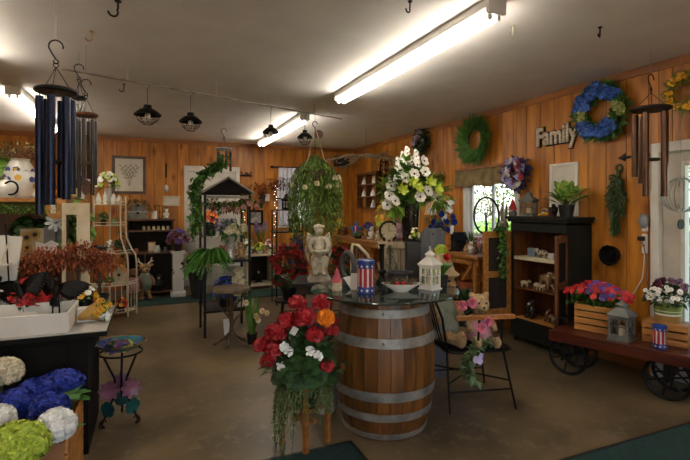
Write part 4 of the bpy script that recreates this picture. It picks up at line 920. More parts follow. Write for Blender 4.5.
# tree of life ornament
p=onX(486,216,3.93); t=thing('tree_ornament','round black iron tree-of-life ornament standing in front of the window','metal ornament',(3.93,p.y,CTZ),RW); cz=p.z-CTZ; r_=.235
M('ring',MB().torus((0,0,cz),r_,.013,(0,1,0),48,8),IRON,t); M('stand',MB().cyl((0,0,0),(0,0,cz-r_),.008).b2(-.1,.1,-.05,.05,0,.012),IRON,t,flat=True)
tr=MB(); tr.tube([(0,0,cz-r_),(.01,0,cz-.1),(-.005,0,cz-.02)],[.018,.014,.012],8)
def br(p0,d,L_,r0,k):
    if k==0: return
    p1=p0+d*L_; pm_=(p0+p1)/2+V((d.z,0,-d.x))*L_*.15; tr.tube([p0,pm_,p1],[r0,r0*.85,r0*.7],5)
    for s in(-.6,.5): 
        q=Matrix.Rotation(s*rs.uniform(.7,1.2),3,'Y')@d
        if (p1+q*L_*.7-V((0,0,cz))).length<r_*.97: br(p1,q,L_*.75,r0*.7,k-1)
for a in(-.9,-.3,.3,.9): br(V((0,0,cz-.02)),V((math.sin(a),0,math.cos(a))),.09,.007,4)
for a in(-1.2,1.2,2.2,-2.2): tr.tube([(0,0,cz-r_+.03),(math.sin(a)*.06,0,cz-r_+.02),(math.sin(a)*.13,0,cz-.19)],[.01,.007,.004],5)
M('tree',tr,IRON,t)
# rabbit by window
def standing_rabbit(lab,loc,h,fur,dress,rz):
    t=thing('rabbit_figurine',lab,'rabbit figurine',loc,rz); b=MB(); b.ell((0,0,h*.25),(h*.14,h*.12,h*.26)); b.ell((0,-h*.01,h*.58),(h*.1,h*.1,h*.1)); b.ell((0,-h*.09,h*.55),(h*.05,h*.05,h*.04)); b.cyl((0,0,h*.4),(0,0,h*.52),h*.06)
    for s in(-1,1): b.tube([(s*h*.04,0,h*.65),(s*h*.06,.0,h*.82),(s*h*.06,h*.02,h)],[h*.03,h*.04,h*.012],8); b.tube([(s*h*.11,0,h*.42),(s*h*.14,-h*.05,h*.3),(s*h*.08,-h*.13,h*.26)],h*.035,8); b.ell((s*h*.07,-h*.05,h*.03),(h*.05,h*.09,h*.035))
    M('body',b,fur,t,remesh=h*.016); M('clothes',MB().lathe([(h*.15,h*.06),(h*.155,h*.12),(h*.13,h*.3),(h*.08,h*.45),(h*.07,h*.46)],18),dress,t)
    for s in(-1,1): M('eye',MB().ell((s*h*.045,-h*.08,h*.61),h*.012,6,5),DEEPV,t)
standing_rabbit('grey rabbit figure standing left of the lantern at the armoire edge',(3.80,3.925+.11,CTZ) if 0 else (3.86,4.28,CTZ),.62,pm('grey_rabbit','8A8478','6E6860',18,.9,0,.2),CLOTHG,RW)
# other counter things near window
def birdhouse(lab,loc,rz,w,h,wm,rmt,name='birdhouse'):
    t=thing(name,lab,'birdhouse',loc,rz); M('walls',MB().prism([(-w/2,0),(w/2,0),(w/2,h*.6),(0,h*.92),(-w/2,h*.6)],-w*.4,w*.4),wm,t,flat=True)
    for s in(-1,1): M('roof_board',MB().box((s*w*.32,0,h*.77),(w*.86,w*1.05,.012),mat=Matrix.Rotation(s*math.atan2(h*.32,w*.5),3,'Y')),rmt,t,flat=True)
    M('entry_hole',MB().cyl((0,-w*.42,h*.48),(0,-w*.39,h*.48),w*.14,n=18),DEEPV,t); M('perch',MB().cyl((0,-w*.4,h*.28),(0,-w*.55,h*.28),.006,n=8),TWIG,t); return t
def oncount(px,X=3.75): p=onX(px,208,X); p.z=CTZ; return tuple(p)
birdhouse('dark house-shaped lantern birdhouse at the near end of the long counter',oncount(459,3.7),RW-.3,.16,.25,IRON,IRON)
critter('white goose figure beside the dark birdhouse on the long counter',oncount(471,3.66),RW+PI*.5,.14,CERW,YEL,sit=True)
pot_plant_leafy('small spiky green plant in a clay pot in front of the window',oncount(470,3.83),.045,.07,TERRA,GREEN,26,.15,.014,bend=.02)
for i,(px,X,lab,m1,m2) in enumerate(((476,3.62,'brown owl figure on the long counter between goose and armoire door',FURD,FURW),(480,3.75,'small grey rabbit figure on the long counter near the armoire door',ZINC,None),(466,3.56,'tan squirrel figure at the front edge of the long counter',FUR,None))): critter(lab,oncount(px,X),RW+PI/2,.1,m1,m2,sit=True)
# ================================================================ CENTRE: PEDESTAL, BOUQUET, SLATE BOX
def ground(px,d): p=at(px,208,d); p.z=0; return p
pd=ground(399,4.42); t=thing('display_pedestal','pale driftwood pedestal carrying the white flower bouquet','pedestal',tuple(pd),-YAW)
M('body',MB().b2(-.17,.17,-.14,.14,0,1.085),LIGHTW,t,flat=True,bevel=.004); M('top_slab',MB().b2(-.215,.215,-.17,.17,1.085,1.135),LIGHTW,t,flat=True,bevel=.006)
for x in(-.1,.0,.1): M('board_joint',MB().b2(x-.003,x+.003,-.1415,-.138,.02,1.07),DARKW,t,flat=True)
PT=1.136
vz=at_z(410,4.42,PT); t=thing('bouquet','tall bouquet of white anemones and delphiniums in a black speckled vase','flower bouquet',tuple(vz))
M('vase',MB().lathe([(0,0),(.06,0),(.07,.01),(.085,.2),(.09,.3),(.095,.36),(.088,.36),(.08,.3),(0,.29)],28),pm('black_speckled_glaze','D8D4CC','0E0C0C',60,.2,lo=.7,hi=.73,det=2),t)
def bl(px,py,dd=0): return at(px,py,4.42+dd)-vz
mb=MB(); sm=MB()
for i in range(620):
    d=rv(); d.z=d.z*.8+.25; c=V((d.x*.2,d.y*.16,.5+d.z*.2)); mb.leaf(c,d+rv()*.6,rs.uniform(.06,.12),rs.uniform(.03,.055))
M('foliage',mb,GREEN,t)
mb=MB()
for i in range(300):
    d=rv(); c=V((0,-.05,0))+bl(*rs.choice([(424,183),(395,203),(437,196),(387,190),(404,170),(415,190)]))+d*.06; mb.leaf(c,d+rv()*.4+V((0,-.4,0)),rs.uniform(.08,.15),.05)
M('light_foliage',mb,LGREEN,t)
for px,py,dd in((405,178,-.2),(414,174,-.2),(395,201,-.22),(428,191,-.22),(420,197,-.22),(434,190,-.12),(391,186,-.12),(398,180,-.15),(412,162,-.1),(424,161,-.08),(437,199,-.1),(387,205,-.12),(425,172,-.15),(389,196,-.16)):
    f=MB(); c=bl(px,py,dd); n_=V((rs.uniform(-.4,.4),-1,.35)); f.flower(c,n_,.056,6,0,.22); f.flower(c+V((0,-.004,0)),n_,.045,6,0,.35,mc=1,rc=.24); M('anemone',f,[WPET,DEEPV],t); sm.tube([(0,0,.3),tuple(V((c.x*.5,c.y*.5,.3+c.z*.25))),tuple(c)],.003,5)
for px,py,top in((399,173,158),(408,170,147),(417,172,150),(404,172,152),(391,190,176)):
    f=MB(); a=bl(px,py,-.08); b=bl(px-1,top,-.04)
    for i in range(34):
        u=i/34; c=a.lerp(b,u); q=i*2.4; r_=.035*(1-u*.55); f.flower(c+V((r_*math.cos(q),r_*math.sin(q),0)),V((math.cos(q),math.sin(q),.5)),.024*(1.1-u*.4),5,0,.2)
    M('delphinium_spike',f,WPET,t); sm.tube([(0,0,.3),tuple(a),tuple(b)],.003,5)
for px,py in((418,188),(430,182),(402,190),(413,183),(437,190)):
    f=MB(); c=bl(px,py,-.24); f.flower(c,(rs.uniform(-.3,.3),-1,.3),.06,6,0,.5,w=.03); f.flower(c,(0,-1,.3),.045,6,0,.7,w=.025); M('lily',f,LIME,t,'lime green lily')
M('stems',sm,STEM,t)
for px,py in((433,175),(438,178),(386,212)):
    pass
# things on pedestal
t=thing('round_clock','round cream clock with dark rim leaning left of the bouquet vase','clock',tuple(at_z(389,4.49,PT)),-YAW-.35)
M('rim',MB().torus((0,0,.1),.09,.012,(0,1,0),36,8),IRON,t); M('dial',MB().cyl((0,.006,.1),(0,-.004,.1),.088,n=36),CREAM,t)
for i in range(12): a=i*PI/6; M('hour_mark',MB().box((.07*math.sin(a),-.006,.1+.07*math.cos(a)),(.004,.003,.016),mat=Matrix.Rotation(a,3,'Y')),IRON,t,flat=True)
M('hand',MB().b2(-.002,.002,-.009,-.006,.1,.16),IRON,t,flat=True); M('hand',MB().b2(.0,.045,-.009,-.006,.098,.102),IRON,t,flat=True); M('foot',MB().b2(-.05,.05,-.02,.03,0,.012),IRON,t,flat=True)
critter('cream skull-like lamb figure lying on the pedestal front left',tuple(at_z(389,4.32,PT)),-YAW+.5,.1,FURW)
t=thing('photo_easel','narrow pink and white print on a black easel beside the bouquet vase','print',tuple(at_z(399.5,4.45,PT)),-YAW)
M('print',MB().box((0,0,.12),(.06,.006,.18),mat=Matrix.Rotation(-.15,3,'X')),pm('pink_print','C8A4A4','8A5A66',14,.5,lo=.45,hi=.55),t,flat=True)
for s in(-1,1): M('easel_leg',MB().cyl((s*.035,-.02,0),(s*.01,.03,.22),.004,n=6),BLACKM,t)
M('easel_leg',MB().cyl((0,.08,0),(0,.03,.22),.004,n=6),BLACKM,t); M('easel_ledge',MB().b2(-.04,.04,-.03,.0,.025,.033),BLACKM,t,flat=True)
# slate box
sp=ground(432.5,3.98); t=thing('slate_box','tall slate-grey wooden column box with notched top corners behind the white lantern','wooden box',tuple(sp),-YAW+.06)
w=.108; poly=[(-w,0),(w,0),(w,1.255),(w-.02,1.255),(w-.028,1.285),(-w+.028,1.285),(-w+.02,1.255),(-w,1.255)]
M('front_board',MB().prism(poly,-.02,0),SLATE,t,flat=True,bevel=.003); M('box_body',MB().b2(-w+.005,w-.005,.001,.16,0,1.22),SLATE,t,flat=True); M('hang_hole',MB().cyl((0,-.022,1.235),(0,-.018,1.235),.009,n=14),DEEPV,t)
sp=ground(413,4.0); t=thing('charcoal_box','charcoal painted box column directly left of the slate-grey one','wooden box',tuple(sp),-YAW)
M('body',MB().b2(-.06,.055,-.07,.09,0,1.15),CHAR,t,flat=True,bevel=.003); M('cap',MB().b2(-.063,.058,-.073,.093,1.15,1.165),CHAR,t,flat=True)
flowerbox('green sprig with tiny pale buds on top of the charcoal column',at_z(415,4.0,1.166),.05,.09,[LIME,CRPET],16,.015,PINEN,(.03,.03,POTB))
# blue flowers behind
t=thing('blue_bouquet','bright blue roses and white blossom sprays in a vase behind the slate column','flower bouquet',tuple(oncount(440,3.62)))
o_=V(t.location); M('vase',MB().lathe([(0,0),(.05,0),(.06,.1),(.04,.2),(.05,.24),(.04,.24),(0,.2)],20),CERW,t)
dd_=o_.dot(FW)
for px,py in((433,222),(440,225),(446,222),(441,214),(452,217),(430,228),(436,229),(447,230),(454,222)):
    c=at(px,py,dd_-.05)-o_; f=MB(); f.rose(c,V((0,-1,.3))+rv()*.3,.05,layers=5); M('bloom',f,BLUE,t,'bright blue rose')
for px,py in((447,205),(449,209),(430,212),(434,208),(445,217),(450,203)):
    c=at(px,py,dd_)-o_; f=MB(); [f.flower(c+rv()*.03,V((0,-1,.3))+rv()*.4,.036,5) for i in range(5)]; M('blossom_spray',f,WPET,t,'white blossom spray')
mb=MB(); [mb.leaf(V((rs.gauss(0,.1),rs.gauss(0,.06),rs.uniform(.2,.42))),rv()+V((0,0,.4)),.09,.035) for i in range(120)]; M('leaves',mb,GREEN,t)
sm=MB(); [sm.tube([(0,0,.15),tuple((at(px,py,dd_)-o_)*.98)],.003,5) for px,py in((447,205),(433,222),(440,225),(446,222),(452,217),(430,212))]; M('stems',sm,STEM,t)
# topiary
t=thing('topiary','small green cone-shaped topiary on the back of the glass top','topiary',tuple(at_z(390,3.52,GZ)))
M('pot',MB().lathe([(0,0),(.025,0),(.032,.035),(.027,.035),(0,.03)],18),POTB,t); mb=MB()
for i in range(900): u=rs.random()**1.3; a=rs.uniform(0,6.3); r_=.055*(1-u)+.004; mb.leaf((r_*math.cos(a),r_*math.sin(a),.035+u*.23),(math.cos(a),math.sin(a),.6),.022,.006)
M('foliage',mb,DGREEN,t); M('trunk',MB().cyl((0,0,.03),(0,0,.24),.006),TWIG,t)
# dark table behind barrel: angel + harp
tp=ground(336,4.72); t=thing('side_table','dark wooden table behind the barrel carrying the stone angel','table',tuple(tp),-YAW)
M('tabletop',MB().b2(-.42,.42,-.3,.3,.70,.73),DARKW,t,flat=True,bevel=.004); M('apron',MB().b2(-.38,.38,-.26,.26,.62,.70),DARKW,t,flat=True)
for sx in(-1,1):
    for sy in(-1,1): M('leg',MB().lathe([(.018,0),(.025,.1),(.03,.3),(.022,.5),(.03,.62)],14,(sx*.35,sy*.23,0)),DARKW,t)
M('lower_shelf',MB().b2(-.34,.34,-.22,.22,.2,.222),DARKW,t,flat=True)
ap=at_z(319,4.6,.731); t=thing('angel_statue','weathered stone statue of a seated winged cherub holding a bowl','statue',tuple(ap),-YAW+.12)
M('plinth',MB().b2(-.115,.115,-.1,.1,0,.035).b2(-.1,.1,-.085,.085,.035,.06).b2(-.085,.085,-.08,.08,.06,.1),STONE,t,flat=True,bevel=.006)
b=MB(); b.ell((0,.01,.17),(.085,.075,.09)); b.ell((0,.02,.22),(.08,.07,.06))
b.tube([(0,.02,.24),(0,.03,.33),(0,.025,.41)],[.07,.062,.05],12); b.ell((0,.025,.42),(.078,.045,.03)); b.cyl((0,.02,.42),(0,.012,.47),.025,n=10); b.ell((0,.005,.505),(.043,.047,.053)); b.ell((0,.02,.525),(.05,.05,.045)); b.ell((0,-.042,.5),(.008,.01,.01))
for k in range(9): a=k*.7; b.ell((.045*math.cos(a),.02+.04*math.sin(a),.54),.016,7,5)
for s in(-1,1):
    b.tube([(s*.07,.02,.42),(s*.095,.0,.35),(s*.07,-.07,.3),(s*.025,-.085,.3)],[.028,.025,.021,.018],9); b.ell((s*.02,-.09,.3),(.018,.015,.014))
    b.tube([(s*.04,.0,.22),(s*.05,-.09,.225),(s*.045,-.1,.14),(s*.04,-.1,.09)],[.045,.042,.034,.026],10); b.ell((s*.042,-.12,.085),(.02,.035,.016))
b.tube([(-.06,-.06,.19),(0,-.075,.13),(.06,-.06,.19)],[.03,.05,.03],8); b.ell((0,-.09,.15),(.05,.03,.06))
for k in range(7): x=-.06+.02*k; b.tube([(x,-.09+abs(x)*.4,.22),(x*1.1,-.105+abs(x)*.4,.15),(x*1.15,-.09+abs(x)*.3,.1)],[.009,.011,.009],6)
b.lathe([(.02,.26),(.055,.285),(.068,.31),(.06,.31),(.04,.295),(0,.29)],18,(0,-.085,0)); M('figure',b,STONE,t,remesh=.0055)
for s in(-1,1):
    wg=MB()
    for k in range(6): L_=.2-.022*k; wg.tube([(s*.03,.06,.40),(s*(.10+.004*k),.085,.47-.035*k),(s*(.13-.008*k),.09,.38-.04*k-L_*.35)],[.014,.024,.006],7)
    M('wing',wg,STONE,t,remesh=.005)
# harp + lace cloth
hp=at_z(362,4.55,.731); t=thing('harp_ornament','cream open harp-shaped wooden ornament behind the flag canister','ornament',tuple(hp),-YAW)
M('harp_frame',MB().tube([(-.1,0,0),(-.105,0,.28),(-.095,0,.37),(-.04,0,.36),(.05,0,.27),(.11,0,.14),(.12,0,.0)],.016,8).tube([(-.1,0,.014),(.12,0,.014)],.014,8),CREAM,t)
for k in range(5): x=-.055+.032*k; M('harp_string',MB().cyl((x,0,.02),(x,0,.33-.045*k),.003,n=5),CREAM,t)
t=thing('cloth_bonnet','crumpled white lace cloth in front of the harp ornament','cloth',tuple(at_z(366,4.42,.731)),-YAW); b=MB()
for k in range(8): b.ell((rs.uniform(-.05,.05),rs.uniform(-.02,.02),.05+.02*k),(.07-.005*k,.035,.035),10,7,rot=(0,rs.uniform(-.4,.4),0))
M('folds',b,CRPET,t,remesh=.007)
# red begonias
def bush(lab,px,d,z,r,h,pm_,fl,n,fr,stand=None,base=None):
    p=at_z(px,d,z); t=thing('red_begonia',lab,'potted plant',tuple(p)); M('pot',MB().lathe([(0,0),(.07,0),(.1,.14),(.108,.14),(.108,.16),(.09,.16),(0,.13)],22),POTB,t)
    mb=MB()
    for i in range(320):
        d_=rv(); mb.leaf(V((d_.x*r*.85,d_.y*r*.85,.15+h/2+d_.z*h*.45)),d_+rv()*.6,.075,.05)
    M('leaves',mb,DGREEN,t)
    for k in range(n):
        d_=rv(); d_.y=-abs(d_.y)*.8+.2; c=V((d_.x*r,d_.y*r,.15+h/2+d_.z*h/2)); f=MB(); f.head(c,fr,26,fr*.62,k=5,low=-.6); M('bloom_cluster',f,fl,t)
    sm=MB(); [sm.tube([(0,0,.1),(rs.uniform(-.1,.1),rs.uniform(-.1,.1),.15+h*.6)],.004,5) for i in range(6)]; M('stems',sm,STEM,t); return t
def simple_stand(lab,px,d,r,h,mat=IRON,cat='plant stand',name='round_stand'):
    p=ground(px,d); t=thing(name,lab,cat,tuple(p)); M('tabletop',MB().cyl((0,0,h-.016),(0,0,h),r,n=30),mat,t)
    for k in range(4): a=k*PI/2+.4; M('leg',MB().cyl((r*.85*math.cos(a),r*.85*math.sin(a),0),(r*.6*math.cos(a),r*.6*math.sin(a),h-.014),.009,n=8),mat,t)
    M('ring_shelf',MB().torus((0,0,h*.45),r*.68,.006),mat,t)
simple_stand('dark iron round stand under the large red begonia',290,5.75,.2,.32); bush('large red begonia left of the stone angel',289,5.75,.321,.21,.5,0,RED,24,.045)
simple_stand('dark iron round stand under the red begonia right of the angel',338,5.7,.18,.36); bush('smaller red begonia between the stone angel and the grey oval frame',339,5.7,.361,.17,.45,0,RED,13,.045)
# ================================================================ HANGING FERN
hp=at(315,120,5.6); top=V((hp.x,hp.y,CZ)); t=thing('hanging_fern','large hanging basket with long drooping green foliage in front of the back window','hanging plant',tuple(top))
zt=at(318,163,5.6).z-CZ
M('hanging_wire',MB().tube([(0,0,0),(0,0,-.22)],.003,6),STEEL,t); M('hook',MB().tube([(.03*math.cos(a),0,-.24+.035*math.sin(a)) for a in [i*.4 for i in range(13)]]+[(0,0,-.3),(0,0,zt)],.005,8),IRON,t)
M('wood_disc',MB().cyl((.05,-.004,-.36),(.05,.008,-.36),.055,n=26),BROWNW,t); M('basket',MB().lathe([(0,-.2),(.12,-.18),(.2,-.05),(.21,0),(.19,0),(.11,-.16),(0,-.17)],26,(0,0,zt-.1)),TWIG,t)
mb=MB(); sm=MB()
for i in range(230):
    a=rs.uniform(0,2*PI); R_=rs.uniform(.1,.34); L_=rs.uniform(.4,.95)*(1.25 if abs(math.cos(a))<.5 else .95); pts=[]
    for k in range(11):
        u=k/10; q_=min(1,u*2.4); r_=R_*q_; pts.append(V((r_*math.cos(a),r_*math.sin(a),zt+.1-.26*q_*(R_/.34)-max(0,u-.3)*L_*1.3))+rv()*.014)
    sm.tube(pts,.002,3)
    for k in range(10):
        for j in range(5): d=rv(); mb.leaf(pts[k].lerp(pts[k+1],j/5),V((d.x,d.y,-.7)),.055,.011)
M('fronds',mb,PINEN,t); M('frond_stems',sm,STEM,t)
fb=MB(); 
for k in range(9): a=rs.uniform(PI,2*PI); fb=MB(); fb.head(V((.29*math.cos(a),.29*math.sin(a),zt-rs.uniform(.15,.4))),.025,14,.02); M('pale_blossom',fb,CRPET,t)
for px,s in((308,-1),(326,1)): M('cord',MB().tube([(s*.02,0,-.33),(s*.1,-.05,zt+.05),(s*.2,-.1,zt-.12)],.005,6),CRPET,t)
# ================================================================ CONDUIT RAIL AND LANTERNS
ra=onz(62,69,2.58); rb=onz(342,119,2.58)
t=thing('ceiling_rail','thin metal pipe rail hung under the ceiling with hooks','rail',tuple(ra)); dv=rb-ra
M('pipe',MB().cyl((0,0,0),dv,.008,n=10),GALV,t)
for px in(108,185,238,300):
    u=(px-62)/280; c=dv*u; M('hanger_wire',MB().tube([c,c+V((0,0,CZ-2.58-.001))],.003,6),OFFW,t)
def cage_lantern(lab,px,py,sc=1):
    best=min([i/400 for i in range(401)],key=lambda u:abs(345+F*((ra+dv*u).dot(RT))/((ra+dv*u).dot(FW))-px)); c=ra+dv*best; d=c.dot(FW); zz=at(px,py,d).z
    t=thing('hanging_lantern',lab,'hanging lantern',(c.x,c.y,zz),rs.uniform(0,1)); r=.105*sc; H=c.z-zz
    M('hook',MB().tube([(0,0,H+.008),(.018,0,H+.004),(.02,0,H-.02),(0,0,H-.04),(0,0,.07)],.003,6),IRON,t)
    M('cap',MB().lathe([(0,.085),(.03*sc,.08),(.034*sc,.05),(.03*sc,.048),(0,.05)],20),IRON,t); M('shade',MB().lathe([(.03,.05),(.06*sc,.04),(r,.0),(r*1.03,-.012),(r*.96,-.012),(.05*sc,.03),(.028,.045)],28),IRON,t)
    M('bulb',MB().ell((0,0,-.02),(.025,.025,.035),14,10),CERW,t)
    for k in range(10):
        a=k*PI/5; M('cage_wire',MB().tube([(r*.95*math.cos(a),r*.95*math.sin(a),-.01),(r*.7*math.cos(a),r*.7*math.sin(a),-.06),(r*.3*math.cos(a),r*.3*math.sin(a),-.095)],.0022,5),IRON,t)
    for rr_,zz in((r*.72,-.058),(r*.3,-.095)): M('cage_ring',MB().torus((0,0,zz),rr_,.0024,n=24,k=5),IRON,t)
for px,py,lab,sc in((148,114,'dark caged lantern on the ceiling rail, first from the left, nearest the wind chimes',1.1),(191,121,'dark caged lantern on the ceiling rail, second from the left',1.0),(271,132,'dark caged lantern on the ceiling rail, just left of the far fluorescent light end',.85),(305,137,'dark caged lantern on the ceiling rail, last one beside the hanging fern',.85)): cage_lantern(lab,px,py,sc)
def chook(lab,px,py,sc=1,mat=BLACKM):
    p=onz(px,py,CZ); solo('ceiling_hook',lab,'hook',MB().tube([(0,0,0),(0,0,-.03*sc)]+[(.018*sc*math.cos(a)-.018*sc,0,-.045*sc+.018*sc*math.sin(a)) for a in [.6-i*.45 for i in range(9)]],.004*sc,6).cyl((0,0,-.006),(0,0,0),.012*sc,n=10),mat,tuple(p),.4,group='hooks screwed into the ceiling')
for px,py,lab,sc in((118,1,'large black ceiling hook at the top edge left of the room',1.6),(124,84,'small black ceiling hook behind the rail start above the framed print',1.3),(92,31,'brass-coloured ceiling hook between the navy wind chime and the large black hook',1.2),(600,27,'small dark ceiling hook above the blue wreath',1.2),(513,26,'small pale ceiling hook right of the long fluorescent light',1.2),(410,1,'small ceiling hook at the top edge above the long fluorescent light',1.2)): chook(lab,px,py,sc,GOLD if 'brass' in lab else (OFFW if 'pale' in lab else BLACKM))
# ================================================================ LEFT: DISPLAY TABLE
TX0,TX1,TY0,TY1,TZ=-1.95,-.235,3.05,3.80,.74
t=thing('display_table','black cabinet table with pale laminate top at left holding the white tray','table',((TX0+TX1)/2,(TY0+TY1)/2,0)); w=(TX1-TX0)/2; d=(TY1-TY0)/2
M('tabletop',MB().b2(-w,w,-d,d,TZ-.006,TZ),pm('pale_laminate','B8B3AB','ACA69C',5,.4),t,flat=True); M('top_edge',MB().b2(-w,w,-d,d,TZ-.036,TZ-.0062),BLACKW,t,flat=True,bevel=.003)
M('cabinet_body',MB().b2(-w+.02,w-.1,-d+.06,d-.06,.0,TZ-.037),BLACKW,t,flat=True)
for x in(-.3,.35): 
    q=M('cabinet_door',MB().b2(x-.3,x+.3,-d+.045,-d+.0595,.06,TZ-.07),BLACKW,t,flat=True,bevel=.003); M('knob',MB().ell((x-.2,-d+.033,.66),.013,10,7),STEEL,q)
# white tray
t=thing('display_tray','long white open tray on the black table holding the black metal birds','tray',(-.84,3.27,TZ)); w=.41; d=.2
for x0,x1,y0,y1,nm in((-w,w,-d,-d+.012,'front_panel'),(-w,w,d-.012,d,'back_panel'),(-w,-w+.012,-d+.012,d-.012,'side_panel'),(w-.012,w,-d+.012,d-.012,'side_panel')): M(nm,MB().b2(x0,x1,y0,y1,.001,.115),WHITE,t,flat=True,bevel=.002)
M('base_panel',MB().b2(-w+.012,w-.012,-d+.012,d-.012,.001,.012),WHITE,t,flat=True)
def metal_bird(lab,px,py,d_,sc,tilt,group=None):
    p=at(px,py,d_); t=thing('metal_bird',lab,'garden bird stake',(p.x,p.y,TZ+.0125),-YAW); h=p.z-TZ-.0125
    b=MB(); Q=Matrix.Rotation(tilt,3,'Y'); c=V((0,0,h))
    b.ell(c,(.03*sc,.025*sc,.06*sc),rot=(0,tilt,0)); hd=c+Q@V((0,-.005,.075*sc)); b.ell(hd,.026*sc); b.cyl(hd,hd+Q@V((-.07*sc,-.01,.02*sc)),.009*sc,.002,8); b.cyl(c+Q@V((0,0,.04*sc)),hd,.022*sc)
    M('body',b,BLACKM,t,remesh=.004*sc)
    for s in(-1,1):
        wg=MB()
        for k in range(9):
            u=k/8; a=c+Q@V((s*.02*sc,.005,.035*sc-.05*u*sc)); dr=Q@V((s*(1-.35*u),.15,.28-.55*u)); wg.blade(a,dr,(.24-.13*u)*sc,.06*sc,.12,6,0,Q@V((0,-.3,1)))
        o=M('wing',wg,BLACKM,t); q=o.modifiers.new('thick','SOLIDIFY'); q.thickness=.002
    tl=MB()
    for k in range(6): tl.blade(c+Q@V((0,0,-.04*sc)),Q@V((-.35+.14*k,.05,-1)),.1*sc,.03*sc,0,4,0,Q@V((1,0,0)))
    o=M('tail',tl,BLACKM,t); q=o.modifiers.new('thick','SOLIDIFY'); q.thickness=.002
    for s in(-1,1): M('stake',MB().cyl((s*.03*sc,0,0),(s*.02*sc,0,h-.02),.0045,n=8),BLACKM,t)
metal_bird('black metal hummingbird with spread wings at the right end of the white tray',56,290,2.95,.82,.15)
metal_bird('black metal hummingbird in the white tray, left of the right-hand one',20,292,2.9,.8,-.35)
metal_bird('black metal hummingbird at the left edge of the photo in the white tray',-4,288,2.98,.85,.3)
def tbl(px,Y,z=TZ): p=onY(px,208,Y); p.z=z; return p
solo('blue_book','thin blue boxed set lying at the back of the white tray','box',MB().b2(-.14,.14,-.03,.03,0,.035),pm('teal_card','2E6E86','245A70',8,.5),tuple(tbl(47,3.38,TZ+.0125)),0,flat=True,bevel=.003)
solo('price_card','white square card standing in the white tray left of the blue box','card',MB().box((0,0,.045),(.09,.004,.09),mat=Matrix.Rotation(-.15,3,'X')),WHITE,tuple(tbl(28,3.24,TZ+.013)),-.3,flat=True)
# kraft bouquet
kp=at_z(90,2.93,TZ); t=thing('wrapped_bouquet','yellow flowers wrapped in brown kraft paper on the table corner','flower bouquet',tuple(kp),-.15); t.scale=(.85,.85,.7)
n=20; K=7; vs=[]
for k in range(K+1):
    u=k/K
    for i in range(n):
        a=2*PI*i/n; r_=.02+.095*u; vs.append((-.12+.2*u,r_*math.cos(a)*(.9),.105*u*.8+.02+r_*.85*math.sin(a)*(1+.12*math.sin(3*a+k))+.0))
zmin=min(v[2] for v in vs); vs=[(x,y,z-zmin) for x,y,z in vs]; mb=MB(); mb.add(vs,[(k*n+i,k*n+(i+1)%n,(k+1)*n+(i+1)%n,(k+1)*n+i) for k in range(K) for i in range(n)])
o=M('paper_wrap',mb,KRAFT,t); q=o.modifiers.new('thick','SOLIDIFY'); q.thickness=.002
for i in range(13):
    f=MB(); c=V((.07+rs.uniform(-.01,.05),rs.uniform(-.09,.05),.12+rs.uniform(-.05,.06))); nn=V((.5,-.9,.4))+rv()*.4; f.flower(c,nn,.034,9,0,.15); f.flower(c,nn,.024,8,0,.3,mc=1,rc=.3); M('bloom',f,[YEL,pm('dark_yellow_eye','8A5A10','6E440A',9,.6)],t)
f=MB(); [f.flower((.11+rs.uniform(-.02,.03),rs.uniform(-.1,.06),.05+rs.uniform(-.03,.04)),V((.5,-1,.4))+rv()*.5,.012,5) for i in range(50)]; M('white_filler',f,WPET,t)
f=MB(); [f.leaf((.08+rs.uniform(-.03,.03),rs.uniform(-.09,.06),.09+rs.uniform(-.06,.07)),rv()+V((.6,-.5,.2)),.06,.02) for i in range(90)]; M('leaves',f,GREEN,t)
# rust plants on rear of the table
def twigplant(lab,px,Y,h,r,mt,n=700,potm=POTB):
    p=tbl(px,Y); t=thing('rust_foliage_plant',lab,'potted plant',tuple(p)); M('pot',MB().lathe([(0,0),(.04,0),(.055,.09),(.06,.09),(.06,.105),(.05,.105),(.045,.08),(0,.08)],20),potm,t)
    mb=MB(); sm=MB(); c=V((0,0,h-r*.55))
    for i in range(12): q=rv(); q.z=abs(q.z)*.5; sm.tube([(0,0,.08),(q.x*.02,q.y*.02,(h-r)*.7+.05),tuple(c+V((q.x*r*.9,q.y*r*.6,q.z*r*.6)))],.0028,5)
    for i in range(n):
        q=rv(); s_=rs.uniform(.4,1); cc=c+V((q.x*r*s_,q.y*r*.7*s_,q.z*r*.62*s_)); mb.leaf(cc,q+rv()*1.0+V((0,0,.2)),.04,.014)
    M('foliage',mb,mt,t); M('stems',sm,TWIG,t)
twigplant('rust-red feathery plant in a black pot, leftmost of the three at the table back',44,3.66,.44,.15,RUST)
twigplant('rust-red feathery plant in a black pot, middle of the three at the table back',78,3.68,.47,.15,RUST,760)
twigplant('rust-red feathery plant in a black pot, rightmost by the white corner shelf',100,3.70,.4,.12,RUST,520)
flowerbox('red poinsettia-like flowers behind the white tray below the rust plants',tuple(tbl(31,3.56)),.1,.13,[BRED,RED],46,.045,DGREEN,(.06,.12,POTB))
flowerbox('red and pink blossoms between the first two rust plants',tuple(tbl(57,3.60)),.08,.1,[BRED,PINK],26,.03,DGREEN,(.05,.1,CERW))
flowerbox('yellow and white blossoms between the middle and right rust plants',tuple(tbl(85,3.58)),.07,.09,[YEL,WPET],24,.028,DGREEN,(.045,.09,POTB))
for i,(px,Y,lab,m1,m2) in enumerate(((38,3.52,'white cat figure behind the tray left of the middle rust plant',CERW,None),(66,3.52,'pale owl figure behind the tray under the middle rust plant',FURW,FUR),(75,3.56,'grey stone frog figure right of the pale owl behind the tray',ZINC,None),(96,3.55,'terracotta bird figure under the right rust plant',TERRA,None))): critter(lab,tuple(tbl(px,Y)),-.2+PI/2+rs.uniform(-.3,.3),.1,m1,m2,sit=True)
